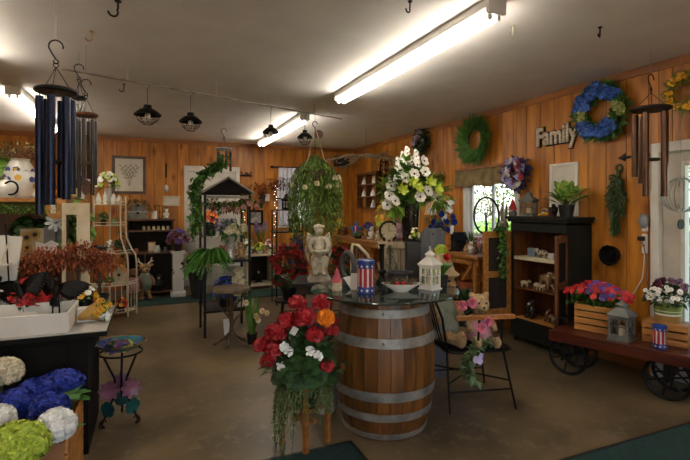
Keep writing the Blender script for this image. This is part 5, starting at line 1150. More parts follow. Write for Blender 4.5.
solo('card_box','white card box behind the kraft bouquet','box',MB().b2(-.09,.09,-.04,.04,0,.085),pm('card_stock','C9C4BE','BEB8B0',6,.6),tuple(tbl(93,3.36)),.1,flat=True,bevel=.002)
# white rack at left edge
t=thing('white_rack','white angled display rack at the left edge behind the metal birds','display rack',(-.955,3.64,TZ)); 
M('side_panel',MB().prism([(-.2,0),(.12,0),(.18,.53),(-.2,.56)],-.01,.01),WHITE,t,flat=True,bevel=.002); M('back_panel',MB().b2(-.2,.1,.01,.025,.0,.54),WHITE,t,flat=True)
for k in range(3): M('shelf',MB().b2(-.2,.12,-.11,-.0101,.03+.16*k,.042+.16*k),WHITE,t,flat=True)
M('rod',MB().cyl((.13,-.06,0),(.10,-.06,.62),.005,n=8),BLACKM,t); M('rod',MB().cyl((.0,-.10,.1),(.12,-.07,.5),.006,n=8),OFFW,t)
for k,(c_,lb) in enumerate(((CHAR,'black'),(SLATE,'slate grey'))): solo('photo_album',lb+' boxed card set on the white rack at left edge','box',MB().b2(-.06,.06,-.03,.03,0,.1),c_,(-.98,3.585,TZ+.0425+.16*k),.0,flat=True,bevel=.002)
# ================================================================ LEFT REAR: HUTCH
HX0,HX1,HY0,HY1=-1.75,-.66,4.62,5.05
t=thing('shelf_hutch','tall wooden shelf unit at left behind the black table stacked with vases','shelf unit',((HX0+HX1)/2,(HY0+HY1)/2,0)); w=(HX1-HX0)/2; d=(HY1-HY0)/2
for z in(.3,1.05): M('shelf',MB().b2(-w+.021,w-.021,-d,d,z-.025,z),HONEY,t,flat=True,bevel=.003)
M('top_shelf',MB().b2(-w-.06,w+.0,-d-.03,d,1.51,1.545),HONEY,t,flat=True,bevel=.003)
for s in(-1,1): M('side_panel',MB().b2(s*w,s*(w-.02),-d,d,0,1.51),BROWNW,t,flat=True)
M('back_panel',MB().b2(-w+.021,w-.021,d-.01,d,0,1.51),BROWNW,t,flat=True)
def hz(px,Y,z): p=onY(px,208,Y); p.z=z; return tuple(p)
# moss garland
p=onY(38,208,4.57); t=thing('moss_garland','green moss garland along the underside edge of the hutch top shelf','garland',(p.x,4.595,1.47)); mb=MB()
for i in range(1300): x=rs.uniform(-.36,.36); mb.leaf((x,rs.uniform(-.03,-.006),rs.uniform(-.045,.02)),rv()+V((0,-.2,-.2)),.035,.006)
M('moss',mb,pm('moss_green','6E8A2E','4E6A1E',7,.8,isl=.35),t); M('cord',MB().tube([(-.37,-.015,0),(.37,-.015,0)],.006),STEM,t)
# floral vase etc on top shelf
HT=1.546
t=thing('floral_vase','large white vase painted with blue and yellow flowers on the hutch top shelf','vase',hz(20,4.78,HT))
M('body',MB().lathe([(0,0),(.08,0),(.1,.02),(.125,.12),(.12,.22),(.085,.3),(.07,.32),(.075,.34),(.065,.34),(.06,.3),(0,.28)],32),CERW,t)
for nm,mt,cnt in(('painted_flowers',pm('cobalt_glaze','4A568E','38447A',9,.3),12),('painted_flowers',pm('yellow_glaze','D8A828','BC8A18',9,.3),7)):
    for i in range(cnt):
        f=MB(); a=rs.uniform(PI,2*PI); z=rs.uniform(.05,.25); r_=.126 if z<.18 else .115; nn=V((math.cos(a),math.sin(a),0)); f.flower(nn*r_+V((0,0,z)),nn,.028,6,0,.02); M('painted_flower',f,mt,t)
t=thing('twig_nest_wreath','reddish twig and dried flower nest on top of the floral vase','dried arrangement',tuple(V(hz(20,4.78,HT+.341)))); mb=MB(); tw=MB()
for i in range(60): a=rs.uniform(0,6.3); b_=a+rs.uniform(.4,1.2); r1=rs.uniform(.08,.15); r2=rs.uniform(.08,.17); tw.tube([(r1*math.cos(a),r1*math.sin(a),rs.uniform(0,.06)),(r2*math.cos((a+b_)/2),r2*math.sin((a+b_)/2),rs.uniform(.0,.1)),(r2*math.cos(b_),r2*math.sin(b_),rs.uniform(.01,.1))],.003,4)
for i in range(200): a=rs.uniform(0,6.3); r_=rs.uniform(.06,.16); mb.leaf((r_*math.cos(a),r_*math.sin(a),rs.uniform(.01,.12)),rv()+V((0,0,.5)),.05,.02)
M('twigs',tw,pm('reddish_twig','7A4632','58301F',9,.8),t); M('dried_leaves',mb,pm('dusty_leaf','8A7E4A','6E5A34',8,.7,isl=.3),t)
t=thing('teapot','white round teapot with a dark handle at the left edge of the hutch top','teapot',hz(6,4.66,HT)); M('body',MB().lathe([(0,0),(.06,0),(.085,.04),(.085,.09),(.05,.13),(.0,.135)],26),CERW,t); M('lid',MB().lathe([(.045,.13),(.04,.145),(.012,.155),(.014,.17),(0,.175)],18),CERW,t); M('handle',MB().torus((.05,-.07,.08),.055,.008,(.3,1,0),24,8),BLACKM,t); M('spout',MB().tube([(-.07,0,.05),(-.12,0,.08),(-.13,0,.12)],[.02,.015,.01],8),CERW,t)
flowerbox('bright green leafy plant at the far left of the hutch top shelf',hz(-3,4.86,HT),.13,.3,[LGREEN],60,.05,LGREEN,(.06,.12,POTB))
solo('bottle','dark red glass bottle behind the navy wind chime on the hutch top','bottle',MB().lathe([(0,0),(.035,0),(.038,.01),(.038,.12),(.014,.17),(.013,.24),(0,.24)],20),pm('red_glass','7A1414','5A0C0C',6,.15),hz(52,4.82,HT))
t=thing('white_figurine_vase','white china jug right of the floral vase on the hutch top','jug',hz(36,4.8,HT)); M('body',MB().lathe([(0,0),(.04,0),(.055,.05),(.05,.1),(.03,.15),(.04,.19),(.033,.19),(0,.14)],22),CERW,t); M('handle',MB().torus((.055,0,.11),.03,.006,(0,1,0),18,6),CERW,t)
for px,mt,lab,r_ in((64,ORG,'orange gourd','a'),(73,pm('pale_gourd','C9B48A','A8926A',8,.6),'pale tan gourd','b')):
    b=MB(); 
    p=hz(px,4.74 if px<70 else 4.8,HT); t=thing('gourd',lab+(' beside the navy wind chime' if px<70 else ' right of the orange one')+' on the hutch top shelf','gourd',p)
    for k in range(9): a=k*2*PI/9; b.ell((.035*math.cos(a),.035*math.sin(a),.045),(.035,.035,.045),10,8)
    M('flesh',b,mt,t); M('stalk',MB().tube([(0,0,.08),(.004,0,.1),(.015,0,.115)],[.01,.007,.006],7),TWIG,t)
flowerbox('pink and white blossoms at the right end of the hutch top',hz(80,4.84,HT),.08,.14,[PINK,WPET],30,.03,GREEN,(.045,.1,CERW))
# mid shelf
HM=1.051
def board(lab,px0,px1,py0,py1,Y,mt,art=None,name='wall_plaque',cat='plaque',lean=0):
    a=onY(px0,(py0+py1)/2,Y); b=onY(px1,(py0+py1)/2,Y); zt=onY((px0+px1)/2,py0,Y).z; zb=onY((px0+px1)/2,py1,Y).z
    t=thing(name,lab,cat,((a.x+b.x)/2,Y,zb)); w=(b.x-a.x)/2; M('board',MB().b2(-w,w,-.008,.008,0,zt-zb),mt,t,flat=True,bevel=.002)
    if art: art(t,w,zt-zb)
    return t
def sunfl(t,w,h):
    for k,(x,z,r_) in enumerate(((-w*.45,h*.68,.05),(w*.25,h*.78,.05),(-w*.4,h*.3,.04))):
        f=MB(); f.flower((x,-.012,z),(0,-1,0),r_,12,0,.1,mc=1,rc=.4); M('sunflower',f,[pm('ochre_petal','A8843A','866424',8,.7),DEEPV],t)
p0=board('sign board with brown sunflowers on the hutch middle shelf',20,44,222,249,4.7,pm('tan_board','A89878','8E7E60',8,.8),sunfl); p0.location.z=HM
p1=board('dark grey sign board on the hutch middle shelf right of the sunflower board',44,62,222,251,4.66,pm('grey_board','6E6A68','5A5654',8,.7)); p1.location.z=HM
t=thing('metal_pinwheel','silver metal flower pinwheel on a stake in front of the grey sign board','pinwheel',hz(56,4.6+.03,HM)); hgt=onY(56,222,4.62).z-HM; f=MB(); f.flower((0,-.012,hgt),(0,-1,0),.085,9,0,.05,w=.03,mc=0,rc=.2); o=M('petals',f,STEEL,t); M('stake',MB().cyl((0,0,0),(0,0,hgt),.004,n=8),IRON,t); M('foot',MB().lathe([(0,0),(.03,0),(.025,.008),(0,.01)],16),IRON,t)
t=thing('moss_ball','round green moss ball on the hutch middle shelf','moss ball',tuple(V(hz(65,4.68,HM)))); b=MB(); b.ell((0,0,.075),.068,18,12); 
for i in range(500): q=rv(); b.leaf(V((0,0,.075))+q*.066,q+rv()*.6,.02,.008)
M('moss',b,pm('ball_green','5E8E4A','46723A',7,.8,isl=.3),t); M('dish',MB().lathe([(0,0),(.05,0),(.06,.012),(0,.01)],20),CERW,t)
solo('gift_bag','crumpled white paper bag on the hutch middle shelf edge','bag',(lambda b:(b.prism([(-.07,0),(.07,0),(.085,.1),(.03,.13),(-.02,.1),(-.08,.12)],-.03,.03),b)[1])(MB()),pm('white_paper','D2CEC8','BEBAB2',9,.7,0,.3),hz(47,4.63,HM),.1,flat=True)
t=thing('round_wood_plaque','round wooden slice plaque with a white tag hanging under the hutch top shelf','plaque',tuple(onY(57,209,4.56))); M('disc',MB().cyl((0,.0,0),(0,.014,0),.085,n=32),PINE,t); M('tag',MB().b2(-.045,-.01,-.004,-.0005,-.035,.04),WHITE,t,flat=True); M('cord',MB().tube([(0,.006,.08),(0,.006,.06)],.003),TWIG,t)
# hidden greenery on the shelf
flowerbox('dark green fern on the hutch middle shelf behind the sunflower board',hz(30,4.86,HM),.16,.22,[DGREEN],30,.05,DGREEN,(.06,.1,POTB))
flowerbox('green leafy plant on the hutch middle shelf right end under the wood plaque',hz(72,4.8,HM),.08,.22,[GREEN],30,.04,GREEN,(.05,.1,TERRA))
# cream frame
a=onY(62,203,4.5); b=onY(90,203,4.5); zb=.75; t=thing('standing_screen','tall cream wooden frame standing at the right end of the hutch','frame',((a.x+b.x)/2,4.5,0)); w=(b.x-a.x)/2; zt=a.z
for x0,x1,z0,z1,nm in((-w,w,zt-.1,zt,'top_rail'),(w-.1,w,0,zt-.1,'stile'),(-w,-w+.03,0,zt-.1,'stile'),(-w+.03,w-.1,.3,.38,'bottom_rail')): M(nm,MB().b2(x0,x1,-.012,.012,z0,z1),CREAM,t,flat=True,bevel=.003)
flowerbox('leafy ivy plant spilling from the right end of the hutch beside the cream screen',hz(80,4.7,HM),.1,.4,[LGREEN],20,.04,GREEN,(.05,.1,TERRA))
# ================================================================ WHITE CORNER SHELF
ec=onz(109,316,0); ec=V((ec.x,ec.y+.12,0)); t=thing('corner_shelf','white metal half-round shelf stand left of the back wall cabinet','shelf stand',tuple(ec),-YAW*.5)
tiers=[(1.50,.2),(1.22,.2),(.84,.275),(.42,.34),(.06,.34)]
def halfpts(r_,z,n=18): return [V((r_*math.cos(PI+PI*i/n),r_*math.sin(PI+PI*i/n)*.9,z)) for i in range(n+1)]
for z,r_ in tiers:
    v=halfpts(r_,z); n_=len(v); v2=[q+V((0,0,.012)) for q in v]; b=MB(); b.add(v+v2,[tuple(range(n_-1,-1,-1)),tuple(range(n_,2*n_))]+[(i,(i+1)%n_,n_+(i+1)%n_,n_+i) for i in range(n_)]); s_=M('shelf',b,OFFW,t,flat=True)
    M('rim_rail',MB().tube(halfpts(r_+.004,z+.045),.006,6),OFFW,s_)
prof=[(.205,1.62),(.205,1.5),(.205,1.2),(.215,1.05),(.28,.9),(.33,.82),(.345,.7),(.345,0)]
for a in(PI,1.2*PI,1.8*PI,2*PI): M('post',MB().tube([(r_*math.cos(a),r_*math.sin(a)*.9,z) for r_,z in prof],.011,8),OFFW,t)
M('post',MB().tube([(0,.005,0),(0,.005,1.75)],.011,8),OFFW,t); M('finial',MB().ell((0,.005,1.77),.022),OFFW,t)
for i in range(1,14): a=PI+PI*i/14; M('bar',MB().cyl((.34*math.cos(a),.34*math.sin(a)*.9,.07),(.34*math.cos(a),.34*math.sin(a)*.9,.42),.005,n=6),OFFW,t)
def es(x,y,z): q=Matrix.Rotation(-YAW*.5,3,'Z')@V((x,y,0)); return (ec.x+q.x,ec.y+q.y,z+.0125)
birdhouse('cream wooden birdhouse with a tan roof on the corner shelf lower tier',es(.17,-.14,.42),-.2,.15,.27,CREAM,PINE)
flowerbox('bright red flower cluster on the corner shelf lower tier',es(-.08,-.18,.42),.07,.07,[BRED],18,.03,DGREEN,(.04,.06,POTB))
flowerbox('low green succulent pot right of the birdhouse on the corner shelf',es(.05,-.24,.42),.07,.06,[GREEN],20,.02,DGREEN,(.04,.05,TERRA))
flowerbox('small green plant in a dark pot on the corner shelf second tier',es(-.05,-.1,1.22),.055,.1,[GREEN],18,.025,GREEN,(.04,.07,POTB))
solo('jar','pale green glass jar on the corner shelf second tier','jar',MB().lathe([(0,0),(.04,0),(.045,.02),(.04,.07),(.03,.08),(.034,.09),(0,.09)],20),pm('pale_green_glass','8EA06E','748656',7,.2),es(.08,-.09,1.22))
solo('jar','tall amber jar at the left of the corner shelf second tier','jar',MB().lathe([(0,0),(.03,0),(.032,.1),(.022,.12),(.026,.15),(0,.15)],20),pm('amber_glass','A8823C','86642A',7,.2),es(-.14,-.06,1.22))
for i,(x,h_,lab) in enumerate(((-.12,.16,'white lantern jar at left on the corner shelf top tier'),(-.03,.2,'tall white candle holder in the middle of the corner shelf top tier'),(.07,.15,'short white jar on the corner shelf top tier'),(.14,.13,'small ivory jar at right on the corner shelf top tier'))):
    t=thing('white_jar',lab,'jar',es(x,-.07,1.5)); M('body',MB().lathe([(0,0),(.03,0),(.036,h_*.2),(.033,h_*.6),(.02,h_*.7),(.022,h_*.75),(0,h_*.75)],18),CERW,t); M('lid',MB().lathe([(.023,h_*.75),(.02,h_*.85),(.006,h_*.9),(.008,h_*.96),(0,h_)],14),CERW,t)
flowerbox('white hydrangea and green leaf bunch above the corner shelf top tier',es(-.02,-.0,1.5),.14,.22,[WPET,LIME],50,.035,GREEN,(.04,.22,CERW))
critter('black goat figure on the corner shelf third tier',es(-.06,-.12,.84),-.3,.16,pm('black_figure','1C1A18','100F0E',9,.5))
pot_plant_leafy('leafy plant in a small pot at right on the corner shelf third tier',es(.13,-.12,.84),.045,.06,TERRA,DGREEN,18,.13,.03)
flowerbox('white flower pot in the centre of the corner shelf third tier',es(.04,-.15,.84),.05,.1,[WPET],16,.022,GREEN,(.04,.07,CERW))
flowerbox('yellow and red blossoms at the bottom of the corner shelf behind its bars',es(.2,-.2,.06),.07,.1,[YEL,BRED],22,.03,DGREEN,(.05,.08,POTB))
# ================================================================ BUTTERFLY STAND
bp=ground(115,3.02); bp=onz(121,420,0); t=thing('butterfly_stand','iron butterfly stand with pink flower ornaments and a blue glass dish beside the black table','garden stand',tuple(bp)); H_=.47
for k in range(3):
    a=(-2.4,-.75,1.57)[k]; c_,s_=math.cos(a),math.sin(a); M('leg',MB().tube([(.13*c_,.13*s_,.0),(.15*c_,.15*s_,.03),(.11*c_,.11*s_,.09),(.045*c_,.045*s_,.2),(.05*c_,.05*s_,.3),(.1*c_,.1*s_,.4),(.13*c_,.13*s_,H_-.01)],.0075,8),IRON,t)
    M('scroll',MB().tube([(.13*c_,.13*s_,.012)]+[((.14+.025*math.cos(q))*c_,(.14+.025*math.cos(q))*s_,.03+.025*math.sin(q)) for q in [i*.5-1.5 for i in range(10)]],.005,6),IRON,t)
    f=MB(); c=V((.09*c_,.09*s_-.02,.24)); [f.flower(c,V((c_*.5,s_-.6,0)),.07-.018*j,8,0,.15+.15*j,w=.032) for j in range(2)]; M('flower_ornament',f,pm('pink_enamel','9A6272','744A60',9,.35),t)
    f=MB(); f.flower(V((.1*c_,.1*s_-.02,.12)),V((c_,s_-.4,0)),.055,5,0,.1); M('leaf_ornament',f,pm('teal_enamel','1E5A58','124240',9,.35),t)
M('dish_ring',MB().torus((0,0,H_),.135,.007),IRON,t)
t=thing('glass_dish','iridescent blue-green glass butterfly dish on the iron stand','glass dish',tuple(bp+V((0,0,H_+.008)))); M('dish',MB().lathe([(0,0),(.06,.002),(.12,.025),(.165,.06),(.16,.062),(.115,.032),(.05,.01),(0,.008)],40),pm('iridescent_glass','4A8C96','2C3E8A',9,.12,.3,isl=0,lo=.45,hi=.55,coat=.5),t); M('gilded_rim',MB().torus((0,0,.061),.163,.004),GOLD,t)
flowerbox('purple and pale green flower sprigs lying in the blue glass dish',tuple(bp+V((-.01,0,H_+.019))),.1,.06,[PURP,LIME,pm('mauve_petals','8A6078','6E485E',9,.6,isl=.2)],40,.02)
# ================================================================ HYDRANGEA CRATE
CX0,CX1,CY0,CY1,CH_=-1.02,-.33,2.34,2.84,.45
cc=((CX0+CX1)/2,(CY0+CY1)/2,0); t=thing('hydrangea_crate','tall slatted wooden crate of hydrangeas at bottom left','crate',cc); w=(CX1-CX0)/2; d=(CY1-CY0)/2
for s in(-1,1):
    for k in range(6): M('side_slat',MB().b2(s*w,s*(w-.014),-d,d,.01+k*.074,.075+k*.074),PINE,t,flat=True,bevel=.002)
for s in(-1,1): M('end_panel',MB().b2(-w+.0145,w-.0145,s*d,s*(d-.014),.0,CH_-.02),pm('brown_board','A8754A','8C5E38',4,.7,0,.05),t,flat=True)
for sx in(-1,1):
    for sy in(-1,1): M('corner_post',MB().b2(sx*(w-.015),sx*(w-.045),sy*(d-.015),sy*(d-.045),0,CH_),PINE,t,flat=True)
M('base_board',MB().b2(-w+.046,w-.046,-d+.046,d-.046,.25,.262),PINE,t,flat=True)
CFZ=.2625
def hyd(lab,px,py,d_,rad,mt,n=620,fr=.0135,leaves=2,group=None):
    c=at(px,py,d_); x=min(max(c.x,CX0+.07),CX1-.07); y=min(max(c.y,CY0+.07),CY1-.07)
    t=thing('hydrangea_pick',lab,'hydrangea',(x,y,CFZ),0,group); cc_=V((c.x-x,c.y-y,c.z-CFZ)); M('stem',MB().tube([(0,0,0),(cc_.x*.3,cc_.y*.3,cc_.z*.6),tuple(cc_)],.005,6),STEM,t); b=MB(); b.head(cc_,rad,n,fr,k=4,low=-.7); M('flower_head',b,mt,t)
    if leaves:
        lb=MB(); [lb.blade(cc_-V((0,0,rad[2]*.6 if isinstance(rad,tuple) else rad*.6)),V((math.cos(a),math.sin(a),.25)),.13,.07,.2,5) for a in [rs.uniform(0,6.3) for _ in range(leaves)]]; M('leaves',lb,GREEN,t)
hyd('deep blue hydrangea head at back right of the bottom-left crate',62,384,2.5,(.105,.09,.07),BLUE)
hyd('deep blue hydrangea head in the middle of the crate, left of the back right one',36,393,2.38,(.09,.08,.07),BLUE)
hyd('deep blue hydrangea head at left of the crate above the lime one',12,406,2.22,(.095,.08,.07),BLUE)
hyd('deep blue hydrangea head between the white and the middle blue heads',48,408,2.25,(.09,.08,.065),BLUE)
hyd('large white hydrangea head at the front right crate corner',56,426,2.04,(.075,.07,.07),WPET,700,.0125)
hyd('large lime green hydrangea head at the bottom left corner of the photo',14,446,1.9,(.125,.1,.085),LIME,900,.0145)
hyd('cream hydrangea head at the left edge above the blue ones',4,372,2.4,(.085,.07,.07),CRPET,560,.012)
hyd('white hydrangea head at the left edge beside the lime one',-3,420,2.05,(.07,.06,.06),WPET,480,.012)
lf=at(74,399,2.4); t=thing('leaf_sprig','green leafy sprig poking out of the crate right of the blue hydrangeas','leaves',(CX1-.09,2.62,CFZ)); o_=V(t.location); b=MB(); c=lf-o_-V((.06,0,.0)); M('stem',MB().tube([(0,0,0),tuple(c*.6),tuple(c)],.005),STEM,t)
for a,e in((.2,.35),(-.3,.2),(.9,.5),(-1.2,.0),(-.8,.45),(.5,0)): b.blade(c,V((math.cos(a),math.sin(a),e)),.15,.085,.2,6)
M('leaves',b,GREEN,t)
# ================================================================ NAVY AND SMALL WIND CHIMES
p=at(56,0,2.5); top=V((p.x,p.y,CZ)); dz=at(56,91,2.5).z; L0=at(54,215,2.5).z; chime('large navy speckled wind chime hanging at upper left',top,dz,.104,.02,[(R(200),.63),(R(262),.58),(R(318),.55),(R(20),.52),(R(80),.54),(R(140),.58)],NAVY,BLACKM,L0-.02,sail=False)
p=at(86,69,3.55); top=V((p.x,p.y,CZ)); dz=at(86,115,3.55).z; L0=at(86,190,3.55).z; chime('smaller dark wind chime with a brown wooden disc right of the navy one',top,dz,.085,.0135,[(R(200),.46),(R(262),.5),(R(318),.58),(R(20),.5),(R(80),.45),(R(140),.6)],pm('gunmetal_tube','4A4744','383533',10,.35,.8),BROWNW,L0+.02)
p=at(79,70,3.75); top=V((p.x,p.y,CZ)); dz=at(80,98,3.75).z; L0=at(80,182,3.75).z; chime('thin silver wind chime with a diamond sail behind the brown-disc one',top,dz,.05,.009,[(R(200),.4),(R(290),.36),(R(20),.38),(R(110),.36)],STEEL,IRON,L0)
p=at(224,208,6.2); p.z=CZ; chime('dark slim wind chime hanging above the gazebo shelf roof',p,at(224,149,6.2).z,.11,.016,[(R(200),.26),(R(280),.24),(R(340),.26),(R(60),.22),(R(130),.24)],pm('gunmetal_tube','4A4744','383533',10,.35,.8),STEEL,at(224,170,6.2).z-.1,sail=False)
# ================================================================ BACK WALL
FY=8.12   # front line of the furniture along the back wall
def art_branch(t,w,h):
    b=MB()
    for a in(-.5,-.15,.2,.55): 
        p=[V((0,-.016,-h*.7)),V((math.sin(a)*h*.35,-.016,-h*.1)),V((math.sin(a)*h*.9,-.016,h*.55))]; b.tube(p,.003,4)
        for k in range(7): u=.35+k*.1; c=p[0].lerp(p[2],u); b.leaf(c,(math.sin(a+(1 if k%2 else -1)),0,math.cos(a)),.07,.025,V((0,-1,0)),0,0)
    M('drawn_branch',b,pm('sepia_ink','918A76','7E7762',9,.8),t)
frame('framed botanical print with a grey-brown frame on the back wall',112,146,156,194,'B',pm('grey_brown_frame','5E4E40','4A3C30',6,.5),pm('print_paper','CBC6B8','BDB7A8',4,.7),art_branch,.05)
frame('small dark-framed landscape photo on the back wall right of the gazebo shelf',247,263,210,225,'B',BLACKW,pm('grey_photo','A8A49A','5E5C58',9,.4,lo=.4,hi=.6),None,.045)
frame('small white sign in a pale frame on the back wall above the brown cabinet',163,180,196,206,'B',CREAM,pm('sign_paper','D2CBBE','BFB6A6',7,.7),None,.03,'wall sign','wall_sign')
def bk(px,z,Y): p=onY(px,208,Y); p.z=z; return tuple(p)
# brown cabinet
a=onY(126,208,FY+.1).x; b=onY(174,208,FY+.1).x; CW=(b-a)/2; CC=((a+b)/2,FY+.36,0); BZ=1.28
t=thing('brown_cabinet','dark brown open cabinet on the back wall under the botanical print','cabinet',CC); d=.26
for s in(-1,1): M('side_panel',MB().b2(s*CW,s*(CW-.025),-d,d,0,BZ-.03),BROWNW,t,flat=True,bevel=.003)
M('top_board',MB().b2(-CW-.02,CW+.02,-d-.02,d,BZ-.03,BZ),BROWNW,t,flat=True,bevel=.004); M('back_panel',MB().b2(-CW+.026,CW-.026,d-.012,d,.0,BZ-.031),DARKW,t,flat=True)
for z in(.08,.72,1.09): M('shelf',MB().b2(-CW+.026,CW-.026,-d+.005,d-.013,z-.022,z),BROWNW,t,flat=True)
M('divider',MB().b2(-.1,-.08,-d+.005,d-.013,.081,.697),BROWNW,t,flat=True)
def cb(x,y,z): return (CC[0]+x,CC[1]+y,z+.001)
for i,(x,lab) in enumerate(((-.19,'tin box, lower one of the stack'),(-.19,'tin box, upper one of the stack'))):
    z=BZ+(.13 if i else 0); t=thing('tin_box','grey metal '+lab+' on the brown cabinet top','box',cb(x,-.08,z)); M('box_body',MB().b2(-.15+.02*i,.15-.02*i,-.09,.09,0,.1),ZINC,t,flat=True,bevel=.004); M('lid',MB().b2(-.155+.02*i,.155-.02*i,-.095,.095,.1,.128),STEEL,t,flat=True,bevel=.004); M('clasp',MB().b2(-.02,.02,-.1,-.0955,.075,.112),IRON,t,flat=True)
t=thing('dried_garland','dried golden leaf garland draped over the tin boxes and down the cabinet left side','garland',(CC[0]-.2,CC[1]-.2,BZ)); mb=MB(); pts=[V((.2,-.09,.1)),V((.12,-.0,.29)),V((-.1,-.0,.3)),V((-.2,-.06,.15)),V((-.24,-.1,-.05)),V((-.23,-.12,-.35)),V((-.2,-.13,-.6))]
for i in range(420): k=rs.randrange(6); mb.leaf(pts[k].lerp(pts[k+1],rs.random())+rv()*.05*rs.random(),rv(),.06,.028,None,0 if k<4 else 1)
M('dried_leaves',mb,[pm('golden_leaf','A8844A','7E5E30',8,.7,isl=.3),DGREEN],t); M('vine',MB().tube(pts,.005),TWIG,t)
t=thing('white_candle_jar','white jar candle on the brown cabinet top beside the tin boxes','candle',cb(.06,-.12,BZ)); M('jar',MB().lathe([(0,0),(.045,0),(.045,.13),(.04,.13),(.04,.1),(0,.1)],22),CERW,t); M('wick',MB().cyl((0,0,.1),(0,0,.125),.003,n=6),BLACKM,t)
critter('small white dove figure on the brown cabinet top right end',cb(.25,-.1,BZ),1.2,.16,CERW,sit=True)
t=thing('wire_basket','small black wire plant rack on the brown cabinet top behind the white candle','basket',cb(.14,.02,BZ)); 
for k in range(8): a_=k*PI/4; M('wire',MB().cyl((.06*math.cos(a_),.06*math.sin(a_),0),(.08*math.cos(a_),.08*math.sin(a_),.22),.003,n=5),IRON,t)
for z,r_ in((.003,.06),(.11,.07),(.22,.08)): M('wire_ring',MB().torus((0,0,z),r_,.004),IRON,t)
for i in range(6): 
    t=thing('small_jar','small pale jar on the brown cabinet upper shelf, '+('first','second','third','fourth','fifth','last')[i]+' from the left','jar',cb(-.1+.075*i,-.16,1.09),0,'pale jars on the brown cabinet upper shelf'); M('glass',MB().lathe([(0,0),(.022,0),(.024,.05),(.018,.06),(0,.06)],14),CRPET,t); M('lid',MB().cyl((0,0,.06),(0,0,.072),.02,n=14),GOLD,t)
t=thing('photo_stand','small pale framed photo standing on the brown cabinet middle shelf','framed picture',cb(.02,-.1,.72)); M('frame',MB().b2(-.06,.06,-.008,.008,0,.17),PINE,t,flat=True); M('picture',MB().b2(-.045,.045,-.0105,-.0085,.02,.15),pm('print_paper','CBC6B8','BDB7A8',4,.7),t,flat=True)
solo('jar','stout cream jar beside the framed photo on the brown cabinet middle shelf','jar',MB().lathe([(0,0),(.05,0),(.06,.05),(.04,.1),(.045,.115),(0,.115)],20),CERW,cb(.1,-.16,.72))
solo('jar','small grey jar at right on the brown cabinet middle shelf','jar',MB().lathe([(0,0),(.03,0),(.035,.05),(.025,.08),(0,.08)],18),ZINC,cb(.23,-.15,.72))
solo('jar','small brown jar at left on the brown cabinet middle shelf','jar',MB().lathe([(0,0),(.035,0),(.04,.04),(.03,.07),(0,.07)],18),TERRA,cb(-.22,-.15,.72))
critter('black and white penguin-like figure on the brown cabinet bottom shelf',cb(.13,-.1,.081),PI/2,.26,pm('black_figure','1C1A18','100F0E',9,.5),FURW,sit=True)
# plush reindeer and bear
def plush(lab,loc,rz,h,fur,clothes,antler=False):
    t=thing('plush_animal',lab,'plush toy',loc,rz); b=MB(); b.ell((0,0,h*.42),(h*.13,h*.11,h*.2)); b.ell((0,-h*.02,h*.72),(h*.12,h*.11,h*.12)); b.ell((0,-h*.12,h*.68),(h*.07,h*.08,h*.06)); b.cyl((0,0,h*.5),(0,0,h*.65),h*.06)
    for s in(-1,1):
        b.tube([(s*h*.06,0,h*.3),(s*h*.08,-.01,h*.15),(s*h*.08,-.01,h*.04)],[h*.06,h*.05,h*.05],9); b.ell((s*h*.09,-h*.06,h*.045),(h*.07,h*.11,h*.045)); b.tube([(s*h*.11,0,h*.55),(s*h*.18,-h*.03,h*.42),(s*h*.17,-h*.06,h*.32)],[h*.05,h*.045,h*.045],9); b.ell((s*h*.14,.0,h*.8),(h*.06,h*.03,h*.035))
    M('body',b,fur,t,remesh=h*.02); M('clothes',MB().lathe([(h*.1,h*.22),(h*.145,h*.28),(h*.15,h*.45),(h*.1,h*.6),(h*.06,h*.63)],20),clothes,t)
    M('nose',MB().ell((0,-h*.2,h*.7),h*.02,8,6),DEEPV,t)
    for s in(-1,1):
        M('eye',MB().ell((s*h*.05,-h*.115,h*.76),h*.014,6,5),DEEPV,t)
        if antler: M('antler',MB().tube([(s*h*.06,0,h*.82),(s*h*.13,0,h*.88),(s*h*.15,0,h*.97)],[h*.022,h*.02,h*.012],8).tube([(s*h*.12,0,h*.87),(s*h*.19,0,h*.9)],[h*.016,h*.01],7),CRPET,t)
plush('standing plush reindeer with pale antlers in front of the brown cabinet',bk(145,.0125,7.95),.2,.68,FUR,CLOTHG,True)
plush('plush bear in a dusty pink coat partly behind the white corner shelf',bk(134,.0125,7.8),-.1,.62,FURD,pm('dusty_pink_cloth','B8868A','9A686E',14,.9))
# hanging wall bits
p=onY(166,180,BY); t=thing('wall_lantern','small black iron bracket with a hanging glass bulb on the back wall','wall hanging',tuple(p)); M('bracket',MB().tube([(0,-.002,.22),(0,-.05,.25),(0,-.1,.2)],.008).b2(-.015,.015,-.012,-.001,.05,.3),IRON,t); M('cord',MB().cyl((0,-.1,.2),(0,-.1,-.1),.003,n=6),IRON,t); M('bulb',MB().ell((0,-.1,-.16),(.045,.045,.07),14,10),pm('milky_glass','C4BEB4','A8A298',9,.25),t)
